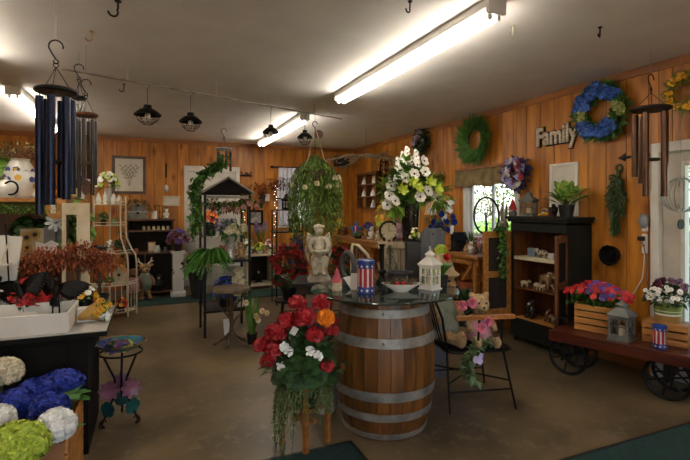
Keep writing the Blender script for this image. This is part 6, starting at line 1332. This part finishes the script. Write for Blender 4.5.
# pedestal + flowers left of door
t=thing('white_column','white square plaster column with a flared foot at left of the white door','pedestal',bk(178,.0115,FY-.06)); M('column_shaft',MB().b2(-.085,.085,-.085,.085,.08,.7),WHITE,t,flat=True,bevel=.004); M('foot_block',MB().b2(-.115,.115,-.115,.115,0,.08),WHITE,t,flat=True,bevel=.006); M('capital',MB().b2(-.11,.11,-.11,.11,.7,.74),WHITE,t,flat=True,bevel=.005)
pq=bk(178,.7525,FY-.06); flowerbox('purple flowers with dark leaves in a pot on the white column',pq,.17,.24,[PURP,BURG,pm('mauve_petals','8A6078','6E485E',9,.6,isl=.2)],50,.04,DGREEN,(.07,.12,POTB))
t=thing('black_planter','tall dark planter filled with pink flowers right of the white column','potted plant',bk(198,.0115,FY-.38)); M('planter',MB().lathe([(0,0),(.09,0),(.15,.4),(.155,.42),(.14,.42),(.12,.36),(0,.34)],4),CHAR,t,flat=True)
mb=MB(); [mb.leaf((rs.gauss(0,.12),rs.gauss(0,.08),.45+rs.uniform(-.05,.2)),rv()+V((0,-.2,.2)),.09,.05) for i in range(200)]; M('leaves',mb,DGREEN,t)
for i in range(14): f=MB(); f.rose(V((rs.uniform(-.2,.2),rs.uniform(-.14,.05),.6+rs.uniform(-.06,.12))),V((rs.uniform(-.3,.3),-1,.6)),.055,layers=4); M('bloom',f,PINK if i<10 else BURG,t)
# wall cupboard shelf in front of white door with flowers
t=thing('console_table','slim white console table standing in front of the white door','table',bk(219,.0,8.62)); M('tabletop',MB().b2(-.42,.42,-.14,.14,.93,.96),WHITE,t,flat=True,bevel=.004); M('lower_shelf',MB().b2(-.4,.4,-.12,.12,.4,.42),WHITE,t,flat=True)
for sx in(-1,1):
    for sy in(-1,1): M('leg',MB().b2(sx*.4-.02,sx*.4+.02,sy*.12-.02,sy*.12+.02,0,.93),WHITE,t,flat=True)
M('tall_back_shelf',MB().b2(-.42,.42,.06,.14,1.32,1.345),WHITE,t,flat=True); 
for sx in(-1,1): M('back_post',MB().b2(sx*.42,sx*.4,.1,.14,.96,1.345),WHITE,t,flat=True)
for i,(px,m1) in enumerate(((200,PINK),(212,PURP),(226,BURG),(238,PINK))): flowerbox(('pink','purple','burgundy','rose pink')[i]+' flower pot on the white console rail, '+('first','second','third','fourth')[i]+' from the left',tuple(V(bk(px,1.346,8.71))),.09,.14,[m1,CRPET],24,.03,DGREEN,(.045,.07,CERW))
t=thing('framed_card','small pale pink framed card on the console table left end','framed picture',bk(195,.961,8.56)); M('frame',MB().b2(-.09,.09,-.01,.01,0,.24),CREAM,t,flat=True); M('picture',MB().b2(-.07,.07,-.013,-.0105,.03,.21),pm('pink_card','D0A8AC','B88E94',7,.7),t,flat=True)
flowerbox('orange flowers in a dark pot on the console table behind the gazebo post',bk(210,.961,8.55),.14,.2,[ORG,BRED],36,.045,DGREEN,(.12,.24,POTB))
# ================================================================ GAZEBO SHELF
GC=V((.82,5.62,0)); gw,gd=.25,.25; GH=1.62
t=thing('gazebo_shelf','black metal gazebo-shaped shelf stand with a pitched roof','shelf stand',tuple(GC))
for sx in(-1,1):
    for sy in(-1,1): M('post',MB().b2(sx*gw-.013,sx*gw+.013,sy*gd-.013,sy*gd+.013,0,GH),BLACKM,t,flat=True)
for z in(.30,.86): 
    M('shelf',MB().b2(-gw+.014,gw-.014,-gd+.014,gd-.014,z-.018,z),DARKW,t,flat=True)
    [M('shelf_rim',MB().b2(-gw-.02,gw+.02,min(q_*(gd+.014),q_*(gd+.03)),max(q_*(gd+.014),q_*(gd+.03)),z-.022,z+.002),BLACKM,t,flat=True) for q_ in(-1,1)]
for s in(-1,1): M('roof_panel',MB().box((s*.145,0,GH+.095),(.34,.62,.012),mat=Matrix.Rotation(s*.52,3,'Y')),pm('roof_tin','26261F','1A1A15',9,.5,.3),t,flat=True)
for s in(-1,1): M('gable',MB().prism([(-.27,GH),(.27,GH),(0,GH+.165)],s*.27-.005,s*.27+.005),BLACKW,t,flat=True)
M('roof_edge',MB().tube([(-.3,-.312,GH+.005),(0,-.312,GH+.19),(.3,-.312,GH+.005)],.013,6),pm('pale_edge','8E8A7E','76726A',9,.5),t); M('tie_bar',MB().b2(-gw,gw,-gd-.01,-gd+.01,GH-.05,GH-.02),pm('pale_edge','8E8A7E','76726A',9,.5),t,flat=True)
# ivy over gazebo
t=thing('ivy_swag','leafy ivy swag climbing over the left side of the gazebo shelf roof','garland',(GC.x-.2,GC.y-.34,GH)); o_=V(t.location)
pts=[at(px,py,5.05)-o_ for px,py in((224,160),(216,166),(207,172),(199,180),(194,192),(197,205),(195,222),(196,236))]; mb=MB()
for i in range(520): k=rs.randrange(7); mb.leaf(pts[k].lerp(pts[k+1],rs.random())+rv()*.07*rs.random()**.5,rv()+V((0,-.4,-.2)),.07,.05)
M('ivy_leaves',mb,GREEN,t); M('vine',MB().tube(pts,.006),TWIG,t)
t=thing('autumn_swag','mixed leaf and pink blossom swag hanging inside the gazebo shelf roof','garland',(GC.x,GC.y-.2,GH-.06)); pts=[V((-.22,0,0)),V((-.1,-.02,-.08)),V((.02,0,-.06)),V((.14,-.02,-.09)),V((.22,0,0)),V((.36,-.1,-.06))]; mb=MB()
for i in range(300): k=rs.randrange(5); mb.leaf(pts[k].lerp(pts[k+1],rs.random())+rv()*.06,rv()+V((0,-.3,-.5)),.06,.035,None,i%3)
M('leaves',mb,[GREEN,DGREEN,RUST],t); M('vine',MB().tube(pts,.005),TWIG,t)
for k in range(7): q=rs.randrange(5); f=MB(); f.rose(pts[q].lerp(pts[q+1],rs.random())+V((0,-.05,-.04)),(0,-1,0),.035,layers=3); M('bloom',f,pm('dusty_rose_petals','B88E8A','96706C',9,.6,isl=.2),t)
def gz(x,y,z): return (GC.x+x,GC.y+y,z+.0025)
t=thing('silver_vase','sparkling silver vase of white and lavender flowers on the gazebo upper shelf','flower bouquet',gz(.05,-.1,.86)); M('vase',MB().lathe([(0,0),(.06,0),(.065,.01),(.045,.06),(.06,.16),(.075,.27),(.07,.27),(.05,.15),(0,.14)],26),pm('sparkle_silver','D8D4CC','8E8A86',120,.2,.4),t)
mb=MB(); [mb.leaf((rs.gauss(0,.08),rs.gauss(0,.06),.3+rs.uniform(-.03,.12)),rv(),.1,.05) for i in range(130)]; M('leaves',mb,GREEN,t)
for x,z in((-.02,.33),(.09,.32),(.03,.36),(.14,.35)): f=MB(); f.head((x,-.07,z),.05,50,.024); M('bloom',f,CRPET,t,'cream bloom')
for j in range(6):
    f=MB(); x0=-.16+.04*j; [f.flower((x0+rs.gauss(0,.012),-.05+rs.gauss(0,.012),.34+.02*k),rv()+V((0,-1,.5)),.02,5) for k in range(7)]; f.tube([(0,0,.2),(x0,-.05,.34),(x0,-.05,.47)],.002,4); M('lavender_sprig',f,pm('lavender_petals','8E7EA8','6E5E8A',9,.6,isl=.2),t)
critter('small tan and dark gnome-like bear figure right of the silver vase',gz(.17,-.12,.86),PI/2-.2,.19,FUR,FURW,sit=True)
critter('small red-brown squirrel figure left of the silver vase on the gazebo shelf',gz(-.05,-.18,.86),PI/2,.16,TERRA,sit=True)
flowerbox('blue hydrangea bunch on the gazebo lower shelf',gz(.02,-.05,.30),.15,.24,[BLUE],60,.04,DGREEN,(.1,.1,POTB)); flowerbox('cream lily-like flowers on the gazebo lower shelf right side',gz(.16,-.16,.30),.07,.34,[CRPET],20,.06,GREEN,(.045,.1,CERW))
# fern
fp=gz(-.15,-.17,.86); t=thing('fern_plant','bright green fern spilling over the left front of the gazebo upper shelf','potted plant',fp); M('pot',MB().lathe([(0,0),(.05,0),(.065,.1),(.055,.1),(0,.08)],20),POTB,t); mb=MB(); sm=MB()
for i in range(75):
    a_=rs.uniform(PI*.75,PI*1.75); e=rs.uniform(.1,.9); L_=rs.uniform(.16,.34); pts=[V((0,0,.09))+V((math.cos(a_)*L_*u*1.0,math.sin(a_)*L_*u*.8,e*L_*u-1.0*L_*u*u)) for u in [k/7 for k in range(8)]]; sm.tube(pts,.002,4)
    for k in range(7):
        for j in range(4):
            c=pts[k].lerp(pts[k+1],j/4); tn=(pts[k+1]-pts[k]).normalized(); sd=tn.cross(V((0,0,1))).normalized()
            for s in(-1,1): mb.leaf(c,sd*s+tn*.6,.06*(1-.07*k),.022,None,0,.05)
M('fronds',mb,pm('bright_fern','6EA848','4C8630',6,.5,isl=.25),t); M('frond_stems',sm,STEM,t)
# twig table
tp=ground(231,4.93); t=thing('twig_table','small round rustic table on a branching root base in front of the gazebo shelf','table',tuple(tp)); M('tabletop',MB().lathe([(0,.57),(.19,.57),(.205,.58),(.2,.612),(0,.615)],30),pm('bark_wood','6E5C44','4E4030',10,.75,0,.15),t); b=MB().tube([(0,0,.1),(.01,0,.3),(0,0,.57)],[.022,.018,.022],8)
M('trunk',b,TWIG,t)
for k in range(5):
    a_=k*2*PI/5+.5; c_,s_=math.cos(a_),math.sin(a_); M('root',MB().tube([(0,0,.13),(.07*c_,.07*s_,.07),(.13*c_,.13*s_,.03),(.2*c_,.2*s_,.011)],[.018,.014,.012,.009],7).tube([(.12*c_,.12*s_,.04),(.17*c_-.03*s_,.17*s_+.03*c_,.009)],[.009,.006],6),TWIG,t); M('branch',MB().tube([(0,0,.16+.05*k),(.06*c_,.06*s_,.26+.04*k),(.13*c_,.13*s_,.3+.05*k),(.16*c_,.16*s_,.562)],[.012,.01,.008,.007],6),TWIG,t)
# daffodil pot
dp_=ground(252,4.96); t=thing('daffodil_pot','small black pot of white daffodils with tall green leaves on the floor','potted plant',tuple(dp_)); M('pot',MB().lathe([(0,0),(.045,0),(.058,.1),(.062,.1),(.062,.115),(.054,.115),(.05,.09),(0,.09)],24),POTB,t); mb=MB()
for i in range(46): a_=rs.uniform(0,6.3); mb.blade((.03*math.cos(a_),.03*math.sin(a_),.09),(.16*math.cos(a_),.16*math.sin(a_),1),rs.uniform(.3,.5),.02,.05,5,0,V((math.sin(a_),-math.cos(a_),0)))
M('leaves',mb,pm('daffodil_leaf','5C8A34','447024',6,.5,isl=.2),t)
for px,py in((256,316),(262,311),(258,320),(267,313),(246,303)):
    c=at(px,py,4.84)-dp_; f=MB(); f.flower(c,(.3,-1,.2),.034,6,0,.1); f.lathe([(.008,0),(.013,.014),(.012,.014)],10,(c.x,c.y-.01,c.z),1); M('bloom',f,[CRPET,YEL],t); M('stem',MB().tube([(0,0,.09),(c.x*.4,c.y*.4,c.z*.7),tuple(c)],.003,5),STEM,t)
solo('leaning_card','white card leaning against the twig table roots on the floor','card',MB().box((0,0,.09),(.1,.004,.18),mat=Matrix.Rotation(-.3,3,'X')),WHITE,tuple(ground(228,5.3)+V((0,0,.001))),.1,flat=True)
# ================================================================ CREAM CABINET AND RIGHT BACK
a=onY(247.5,208,FY+.05).x; b=onY(276,208,FY+.05).x; w=(b-a)/2; CB=((a+b)/2,FY+.35,0); h=.62
t=thing('cream_cabinet','low cream open-fronted cabinet against the back wall right of the gazebo shelf','cabinet',CB); d=.22
for s in(-1,1): M('side_panel',MB().b2(s*w,s*(w-.045),-d,d,.03,h-.03),CREAM,t,flat=True,bevel=.003); M('foot',MB().b2(s*w,s*(w-.06),-d,-d+.06,0,.03),CREAM,t,flat=True)
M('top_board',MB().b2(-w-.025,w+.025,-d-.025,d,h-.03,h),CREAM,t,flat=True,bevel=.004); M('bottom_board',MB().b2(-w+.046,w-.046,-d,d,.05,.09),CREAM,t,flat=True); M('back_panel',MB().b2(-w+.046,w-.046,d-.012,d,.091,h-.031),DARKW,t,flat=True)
critter('dark rooster-like figure inside the cream cabinet',(CB[0]-.02,CB[1]-.05,.0915),PI/2,.25,IRON,FURW,sit=True)
for i,(x,r_,hh,m_,lab) in enumerate(((-.2,.09,.2,[WPET,LIME],'white and lime flowers at left on the cream cabinet'),(.0,.09,.13,[LIME],'low green succulent bowl in the middle of the cream cabinet top'),(.18,.09,.18,[WPET,PINK],'white flowers with a pink bloom at right on the cream cabinet'))): flowerbox(lab,(CB[0]+x,CB[1]-.1,h+.001),r_,hh,m_,36,.03,GREEN,(.06,.07,CERW))
t=thing('lavender_pot','tall purple lavender in a pot at the back of the cream cabinet top','potted plant',(CB[0]+.06,CB[1]+.1,h+.001)); M('pot',MB().lathe([(0,0),(.05,0),(.06,.12),(0,.12)],18),ZINC,t); mb=MB(); lv=MB()
for i in range(26):
    q=rv(); e=V((q.x*.12,q.y*.08,.45+q.z*.08)); lv.tube([(0,0,.12),tuple(e)],.003,4)
    for k in range(9): mb.flower(e+V((0,0,.015*k-.03))+rv()*.008,rv(),.014,5)
M('lavender_spikes',mb,pm('lavender_petals','8E7EA8','6E5E8A',9,.6,isl=.2),t); M('stems',lv,GREEN,t)
t=thing('photo_stand','grey framed photo standing behind the white flowers on the cream cabinet','framed picture',(CB[0]-.16,CB[1]+.12,h+.001)); M('frame',MB().b2(-.1,.1,-.01,.01,0,.26),ZINC,t,flat=True); M('picture',MB().b2(-.075,.075,-.013,-.0105,.03,.23),pm('grey_photo','A8A49A','5E5C58',9,.4,lo=.4,hi=.6),t,flat=True)
# string lights
LED=emit('string_light_bulb','FFF6EA',2.5)
def string_light(lab,px,py0,py1,n,wob=.03):
    a=onY(px,py0,BY-.03); b=onY(px,py1,BY-.03); t=thing('string_light',lab,'string lights',tuple(a)); pts=[V((wob*math.sin(i*1.7),-.0,(b.z-a.z)*i/(n-1))) for i in range(n)]
    M('wire',MB().tube(pts,.0025,4),BLACKM,t)
    for q in pts: M('bulb',MB().ell(q+V((.008,-.012,0)),.0075,7,5),LED,t)
string_light('warm string lights hanging down the back wall right of the dark-framed photo',275,186,238,20); string_light('warm string lights hanging beside the gazebo shelf right post',243,206,242,14); string_light('string lights hanging in front of the lace back window',289,172,208,16,.05)
# dark iron wall letters / hooks
def wall_iron(lab,px,py,name,cat,mbf,m=IRON):
    p=onY(px,py,BY); return solo(name,lab,cat,mbf,m,tuple(p))
b=MB().tube([(-.1,-.02,.06),(-.06,-.06,-.02),(0,-.05,.05),(.06,-.06,-.02),(.1,-.02,.06)],.012).b2(-.12,.12,-.02,.004,-.03,.0); wall_iron('black iron scroll hook on the back wall above the gazebo roof right side',246,175,'iron_hook','hook',b)
t=thing('leaf_wall_vase','rust leaf spray with a white tag in a wall pocket right of the gazebo roof','wall decoration',tuple(onY(262,192,BY))); mb=MB()
for i in range(150): mb.leaf((rs.gauss(0,.13),-.05-rs.random()*.06,rs.uniform(-.08,.16)),rv(),.07,.03)
M('leaves',mb,RUST,t); M('wall_pocket',MB().lathe([(0,-.24),(.04,-.22),(.06,-.06),(0,-.05)],14,(-.0,-.07,0)),DARKW,t); M('tag',MB().b2(.04,.13,-.09,-.085,-.18,-.04),WHITE,t,flat=True)
t=thing('leaf_wall_vase','dark leaf spray with a white candle holder left of the lace window','wall decoration',tuple(onY(278,188,BY))); mb=MB()
for i in range(140): mb.leaf((rs.gauss(0,.12),-.05-rs.random()*.06,rs.uniform(-.02,.2)),rv(),.07,.03)
M('leaves',mb,BURG,t); M('candle_holder',MB().b2(-.05,.05,-.1,-.002,-.22,-.2),IRON,t,flat=True); M('candle',MB().cyl((0,-.06,-.2),(0,-.06,-.06),.03,n=14),CERW,t)
# curtain rod and lace
t=thing('lace_curtain','sheer white lace panel with a dark rod at the back window','curtain',tuple(V((2.6,BY-.05,2.27)))); n=30; vs=[]
for k in range(2):
    for i in range(n+1): vs.append((-.22+.36*i/n,-.015+.012*math.sin(i*.9),-.0-1.15*k))
mb=MB(); mb.add(vs,[(i,i+1,n+2+i,n+1+i) for i in range(n)]); M('lace_cloth',mb,pm('lace','D6D8E2','C2C6D6',30,.9),t); M('curtain_rod',MB().cyl((-.35,0,.01),(.6,0,.01),.012),IRON,t); M('rod_finial',MB().ell((-.36,0,.01),.03),IRON,t)
# iron shelf with lanterns
ip=ground(287,7.1); t=thing('iron_shelf_rack','open black iron shelf rack in front of the lace back window','shelf rack',tuple(ip))
for sx in(-1,1):
    for sy in(-1,1): M('upright',MB().b2(sx*.2-.008,sx*.2+.008,sy*.14-.008,sy*.14+.008,0,1.42),IRON,t,flat=True)
for z in(.35,.78,1.1): M('shelf',MB().b2(-.22,.22,-.16,.16,z-.015,z),IRON,t,flat=True)
M('top_rail',MB().b2(-.22,.22,-.16,.16,1.42,1.435),IRON,t,flat=True)
lantern('small black lantern on top of the black iron shelf rack',(ip.x-.02,ip.y-.05,1.4355),.2,.11,.26,IRON); lantern('black lantern at right on the iron rack middle shelf',(ip.x+.1,ip.y-.06,1.1005),.1,.13,.28,IRON)
for k in range(3): critter('yellowish '+('duckling','bird','chick')[k]+' figure on the iron rack shelf, '+('left','middle','right')[k]+' of three',(ip.x-.13+.12*k,ip.y-.08,.7805),PI/2,.13,pm('pale_gourd','C9B48A','A8926A',8,.6),sit=True)
flowerbox('deep purple flowers right of the iron rack in front of the fern',(ip.x+.13,ip.y-.08,.3505+0.0),.1,.5,[PURP],34,.05,DGREEN,(.06,.2,POTB))
critter('white long-necked goose figure on the iron rack bottom shelf',(ip.x-.1,ip.y-.08,.3505),PI/2+.3,.24,CERW,YEL,sit=True)
# ================================================================ COUNTER FAR END AND CORNER
def oc(px,X=3.72): return oncount(px,X)
def starfig(lab,px,X):
    p=V(oc(px,X)); t=thing('star_ornament',lab,'ornament',tuple(p),RW*.6); R1=.16; poly=[]
    for i in range(10): a_=PI/2+i*PI/5; r_=R1 if i%2==0 else R1*.45; poly.append((r_*math.cos(a_),.15+r_*math.sin(a_)))
    M('star',MB().prism(poly,-.015,.015),pm('star_blue','2A5A96','1E4478',9,.5),t,flat=True); M('flag_panel',MB().b2(-.03,.03,-.02,-.0155,.07,.22),FLAGR,t,flat=True); M('white_stripe',MB().b2(-.012,.012,-.0225,-.0205,.07,.22),FLAGW,t,flat=True); M('stand',MB().b2(-.06,.06,-.04,.06,0,.012),DARKW,t,flat=True)
starfig('blue star ornament with a red and white panel on the far end of the counter',356,3.66)
for i,(px,X,kind) in enumerate(((346,3.7,'dark brown bear figure in the far corner of the long counter'),(366,3.65,'tan bird figure right of the blue star on the long counter'),(372,3.7,'white angel-like cat figure right of the tan bird on the counter'),(378,3.62,'cream hen figure on the long counter left of the clock'))): critter(kind,oc(px,X),RW+PI/2+.2,.17 if i!=2 else .22,(FURD,FUR,CERW,FURW)[i],None,sit=True)
flowerbox('purple and violet flowers behind the tan bird on the long counter',oc(368,3.88),.1,.16,[PURP,SKYB],36,.03,DGREEN,(.06,.12,POTB)); flowerbox('low green moss planter in front of the blue star on the counter',oc(358,3.52),.11,.06,[GREEN],20,.025,DGREEN,(.07,.05,DARKW)); flowerbox('yellow flowers with trailing greens at far left of the long counter',oc(340,3.6),.1,.22,[YEL],26,.04,LGREEN,(.06,.12,TERRA))
flowerbox('yellow-green foliage bunch on the counter left of the bouquet',oc(386,3.7),.17,.5,[YEL,LIME],46,.05,LGREEN,(.07,.2,POTB))
solo('gift_box','brown gift box on the long counter between bouquet pedestal and slate column','box',MB().b2(-.1,.1,-.08,.08,0,.12),KRAFT,oc(424,3.75),RW,flat=True,bevel=.003)
for i in range(5): solo('display_basket',('wicker basket under the long counter on its lower shelf, '+('nearest the armoire','second from the armoire','third from the armoire','fourth from the armoire','fifth from the armoire')[i]),'basket',MB().lathe([(0,0),(.12,0),(.15,.18),(.155,.2),(.14,.2),(.11,.02),(0,.02)],24),STRAW if i%2 else TERRA,(3.74,4.75+i*.75,.331))
# wall shelf in corner
t=thing('corner_wall_shelf','small dark wooden wall shelf near the back right corner holding white figurines','wall shelf',(WX,8.2,0),RW); z0,z1=1.46,2.12; y0,y1=-.42,.42
for x in(y0,0,y1): M('upright',MB().b2(x-.014,x+.014,-.12,-.001,z0,z1),BROWNW,t,flat=True)
for z in(z0,1.68,1.92): M('shelf',MB().b2(y0,y1,-.125,-.001,z-.012,z+.012),BROWNW,t,flat=True)
M('top_rail',MB().b2(y0-.05,y1+.05,-.13,-.001,z1,z1+.04),BROWNW,t,flat=True)
for i,(x,z) in enumerate(((-.2,1.933),(.2,1.693),(-.2,1.693),(.25,1.933),(.2,1.473))): solo('white_bell',('small white bell figurine on the corner wall shelf, '+('upper left','middle right','middle left','upper right','lower right')[i]+' compartment'),'figurine',MB().lathe([(0,0),(.055,0),(.045,.05),(.025,.1),(.012,.12),(.015,.135),(0,.15)],18),CERW,(WX-.065,8.2-x,z))
# speaker
t=thing('wall_speaker','black speaker box mounted high in the back right corner','speaker',(3.72,BY-.002,2.43)); M('cabinet',MB().b2(-.14,.14,-.2,0,-.1,.12),POTB,t,flat=True,bevel=.006); M('grille',MB().b2(-.125,.125,-.206,-.2005,-.085,.105),pm('speaker_cloth','1C1A18','100F0E',60,.95),t,flat=True)
# driftwood branch
dc=at(366,155,7.2); t=thing('driftwood_branch','twisted dry branch hung under the ceiling above the far counter','branch',tuple(dc)); b=MB()
def twig(p,d,L_,r_,k):
    pts=[p]
    for i in range(4): d=(d+rv()*.35+V((0,0,-d.z*.4))).normalized(); pts.append(pts[-1]+d*L_/4)
    b.tube(pts,[r_,r_*.9,r_*.8,r_*.65,r_*.5],6)
    if k>0:
        for i in range(3): twig(pts[rs.choice([1,2,3])],(d+rv()*.9).normalized(),L_*.55,r_*.55,k-1)
for s in(-1,1): twig(V((0,0,0)),(RT*s+V((0,0,-.02))).normalized(),.5,.028,3); twig(V((0,0,-.02)),(RT*s+rv()*.3).normalized(),.42,.022,3); twig(V((0,0,0)),(RT*s+FW*.5+V((0,0,.02))).normalized(),.4,.014,2)
M('branches',b,pm('pale_driftwood','8A745A','66543E',9,.8,0,.1),t); M('hanging_wire',MB().cyl((0,0,0),(0,0,CZ-dc.z),.003,n=6),STEEL,t)
# pine garland on right wall, small dark hanging
t=thing('pine_swag','green pine garland draped on the right wall behind the bouquet','garland',(WX,6.9,1.85),RW); mb=MB(); pts=[V((-.8,-.06,.02)),V((-.6,-.06,-.16)),V((-.25,-.06,.1)),V((.2,-.06,-.08)),V((.55,-.06,.06)),V((.85,-.06,-.02)),V((1.2,-.06,.1))]
for i in range(1100): k=rs.randrange(6); mb.leaf(pts[k].lerp(pts[k+1],rs.random())+rv()*.09*rs.random(),rv()+V((0,-.3,-.2)),.1,.014)
M('pine_foliage',wallclip(mb),GREEN,t); M('vine',MB().tube(pts,.008),TWIG,t)
t=thing('pod_hanging','dark dried pod bundle hanging on the right wall under the driftwood branch','wall hanging',tuple(onX(387,158,WX)),RW); mb=MB()
for i in range(200): u=rs.random(); a_=rs.uniform(0,6.3); r_=.09*math.sin(PI*min(1,u+.1)); mb.leaf((r_*math.cos(a_),-.07+.06*math.sin(a_),-.45*u+.05),rv()+V((0,0,-.6)),.07,.03)
M('pods',mb,DARKW,t); M('cord',MB().tube([(0,-.01,.16),(0,-.06,.05)],.005),TWIG,t)
# wall lamp giving the warm glow
p=oncount(433,3.9); t=thing('table_lamp','small table lamp glowing warmly on the counter behind the bouquet','lamp',p); M('lamp_base',MB().lathe([(0,0),(.06,0),(.06,.015),(.015,.04),(.02,.2),(.012,.4),(.012,.5),(0,.5)],20),GOLD,t); M('lamp_shade',MB().lathe([(.13,.46),(.09,.66)],26),pm('lamp_shade','D8B88A','C8A478',9,.9),t); M('bulb',MB().ell((0,0,.56),(.03,.03,.04),12,8),emit('lamp_bulb','FFC060',LAMP_E),t)
# pale blossom spray right of bouquet on the wall, cactus etc near window
flowerbox('pink and white posy on the window sill end of the counter',oncount(483,3.9),.06,.12,[PINK,WPET],24,.025,GREEN,(.04,.08,TERRA))
t=thing('tall_candle_holder','slim dark lantern post left of the dark birdhouse on the counter','candle holder',oncount(452,3.62)); M('base_post',MB().lathe([(0,0),(.045,0),(.045,.01),(.01,.02),(.01,.2),(.035,.215),(0,.22)],16),IRON,t); M('candle',MB().cyl((0,0,.2205),(0,0,.33),.022,n=14),CERW,t)

flowerbox('bushy green plant on the counter lower shelf beside the open armoire door',(3.62,4.62,.331),.14,.3,[LGREEN],30,.06,GREEN,(.09,.14,POTB)) if 0 else None
pot_plant_leafy('dark green bushy plant on the floor left of the open armoire door',tuple(ground(463,4.7)),.1,.4,POTB,DGREEN,40,.26,.06,bend=.3)
# shared groups for repeats
GROUPS={'fluorescent_light':'fluorescent lights on the ceiling','hanging_lantern':'caged lanterns on the ceiling rail','hydrangea_pick':'hydrangeas in the wooden crate','rust_foliage_plant':'rust-red plants at the back of the black table','metal_bird':'black metal birds in the white tray','wreath':'wreaths on the right wall','wind_chime':'wind chimes hanging from the ceiling','display_basket':'baskets under the long counter','wooden_crate':'pine crates on the cart','floor_mat':'dark green floor mats','white_jar':'white jars on the corner shelf top tier','white_bell':'white bells on the corner wall shelf','flag_canister':'stars and stripes canisters','gourd':'gourds on the hutch top shelf','red_begonia':'red begonias behind the barrel','string_light':'string lights on the back wall','folded_card':'folded cards on the glass top','plush_doll':'plush toys on the chair','plush_animal':'plush animals by the brown cabinet','tin_box':'tin boxes on the brown cabinet','photo_album':'boxed card sets on the white rack'}
for o in list(COL.objects):
    k=o.name.split('.')[0]
    if o.parent is None and k in GROUPS and not o.get('group'): o['group']=GROUPS[k]
# ================================================================ LIGHT, WORLD, CAMERA
w=bpy.data.worlds.new('World'); S.world=w; w.use_nodes=True; n=w.node_tree.nodes; l=w.node_tree.links
sk=n.new('ShaderNodeTexSky'); sk.sky_type='NISHITA'; sk.sun_disc=False; sk.sun_elevation=R(48); sk.sun_rotation=R(200)
l.new(sk.outputs[0],n['Background'].inputs[0]); n['Background'].inputs[1].default_value=SKY_E
sl=bpy.data.lights.new('sun','SUN'); sl.energy=SUN_E; sl.angle=R(1); sl.color=(1,.94,.84); so=bpy.data.objects.new('sun',sl); COL.objects.link(so); so.rotation_mode='QUATERNION'; so.rotation_quaternion=V((.5,.35,-.8)).to_track_quat('-Z','Y')
cam=bpy.data.cameras.new('camera'); co=bpy.data.objects.new('camera',cam); COL.objects.link(co)
cam.sensor_width=36; cam.lens=F/690*36; cam.shift_y=-(230-HOR)/690; cam.clip_start=.05
co.location=(0,0,HC); co.rotation_euler=(R(90),0,-YAW); S.camera=co
vs=S.view_settings; vs.view_transform='Standard'; vs.look='None'; vs.gamma=1; vs.use_curve_mapping=False; vs.exposure=EXPO
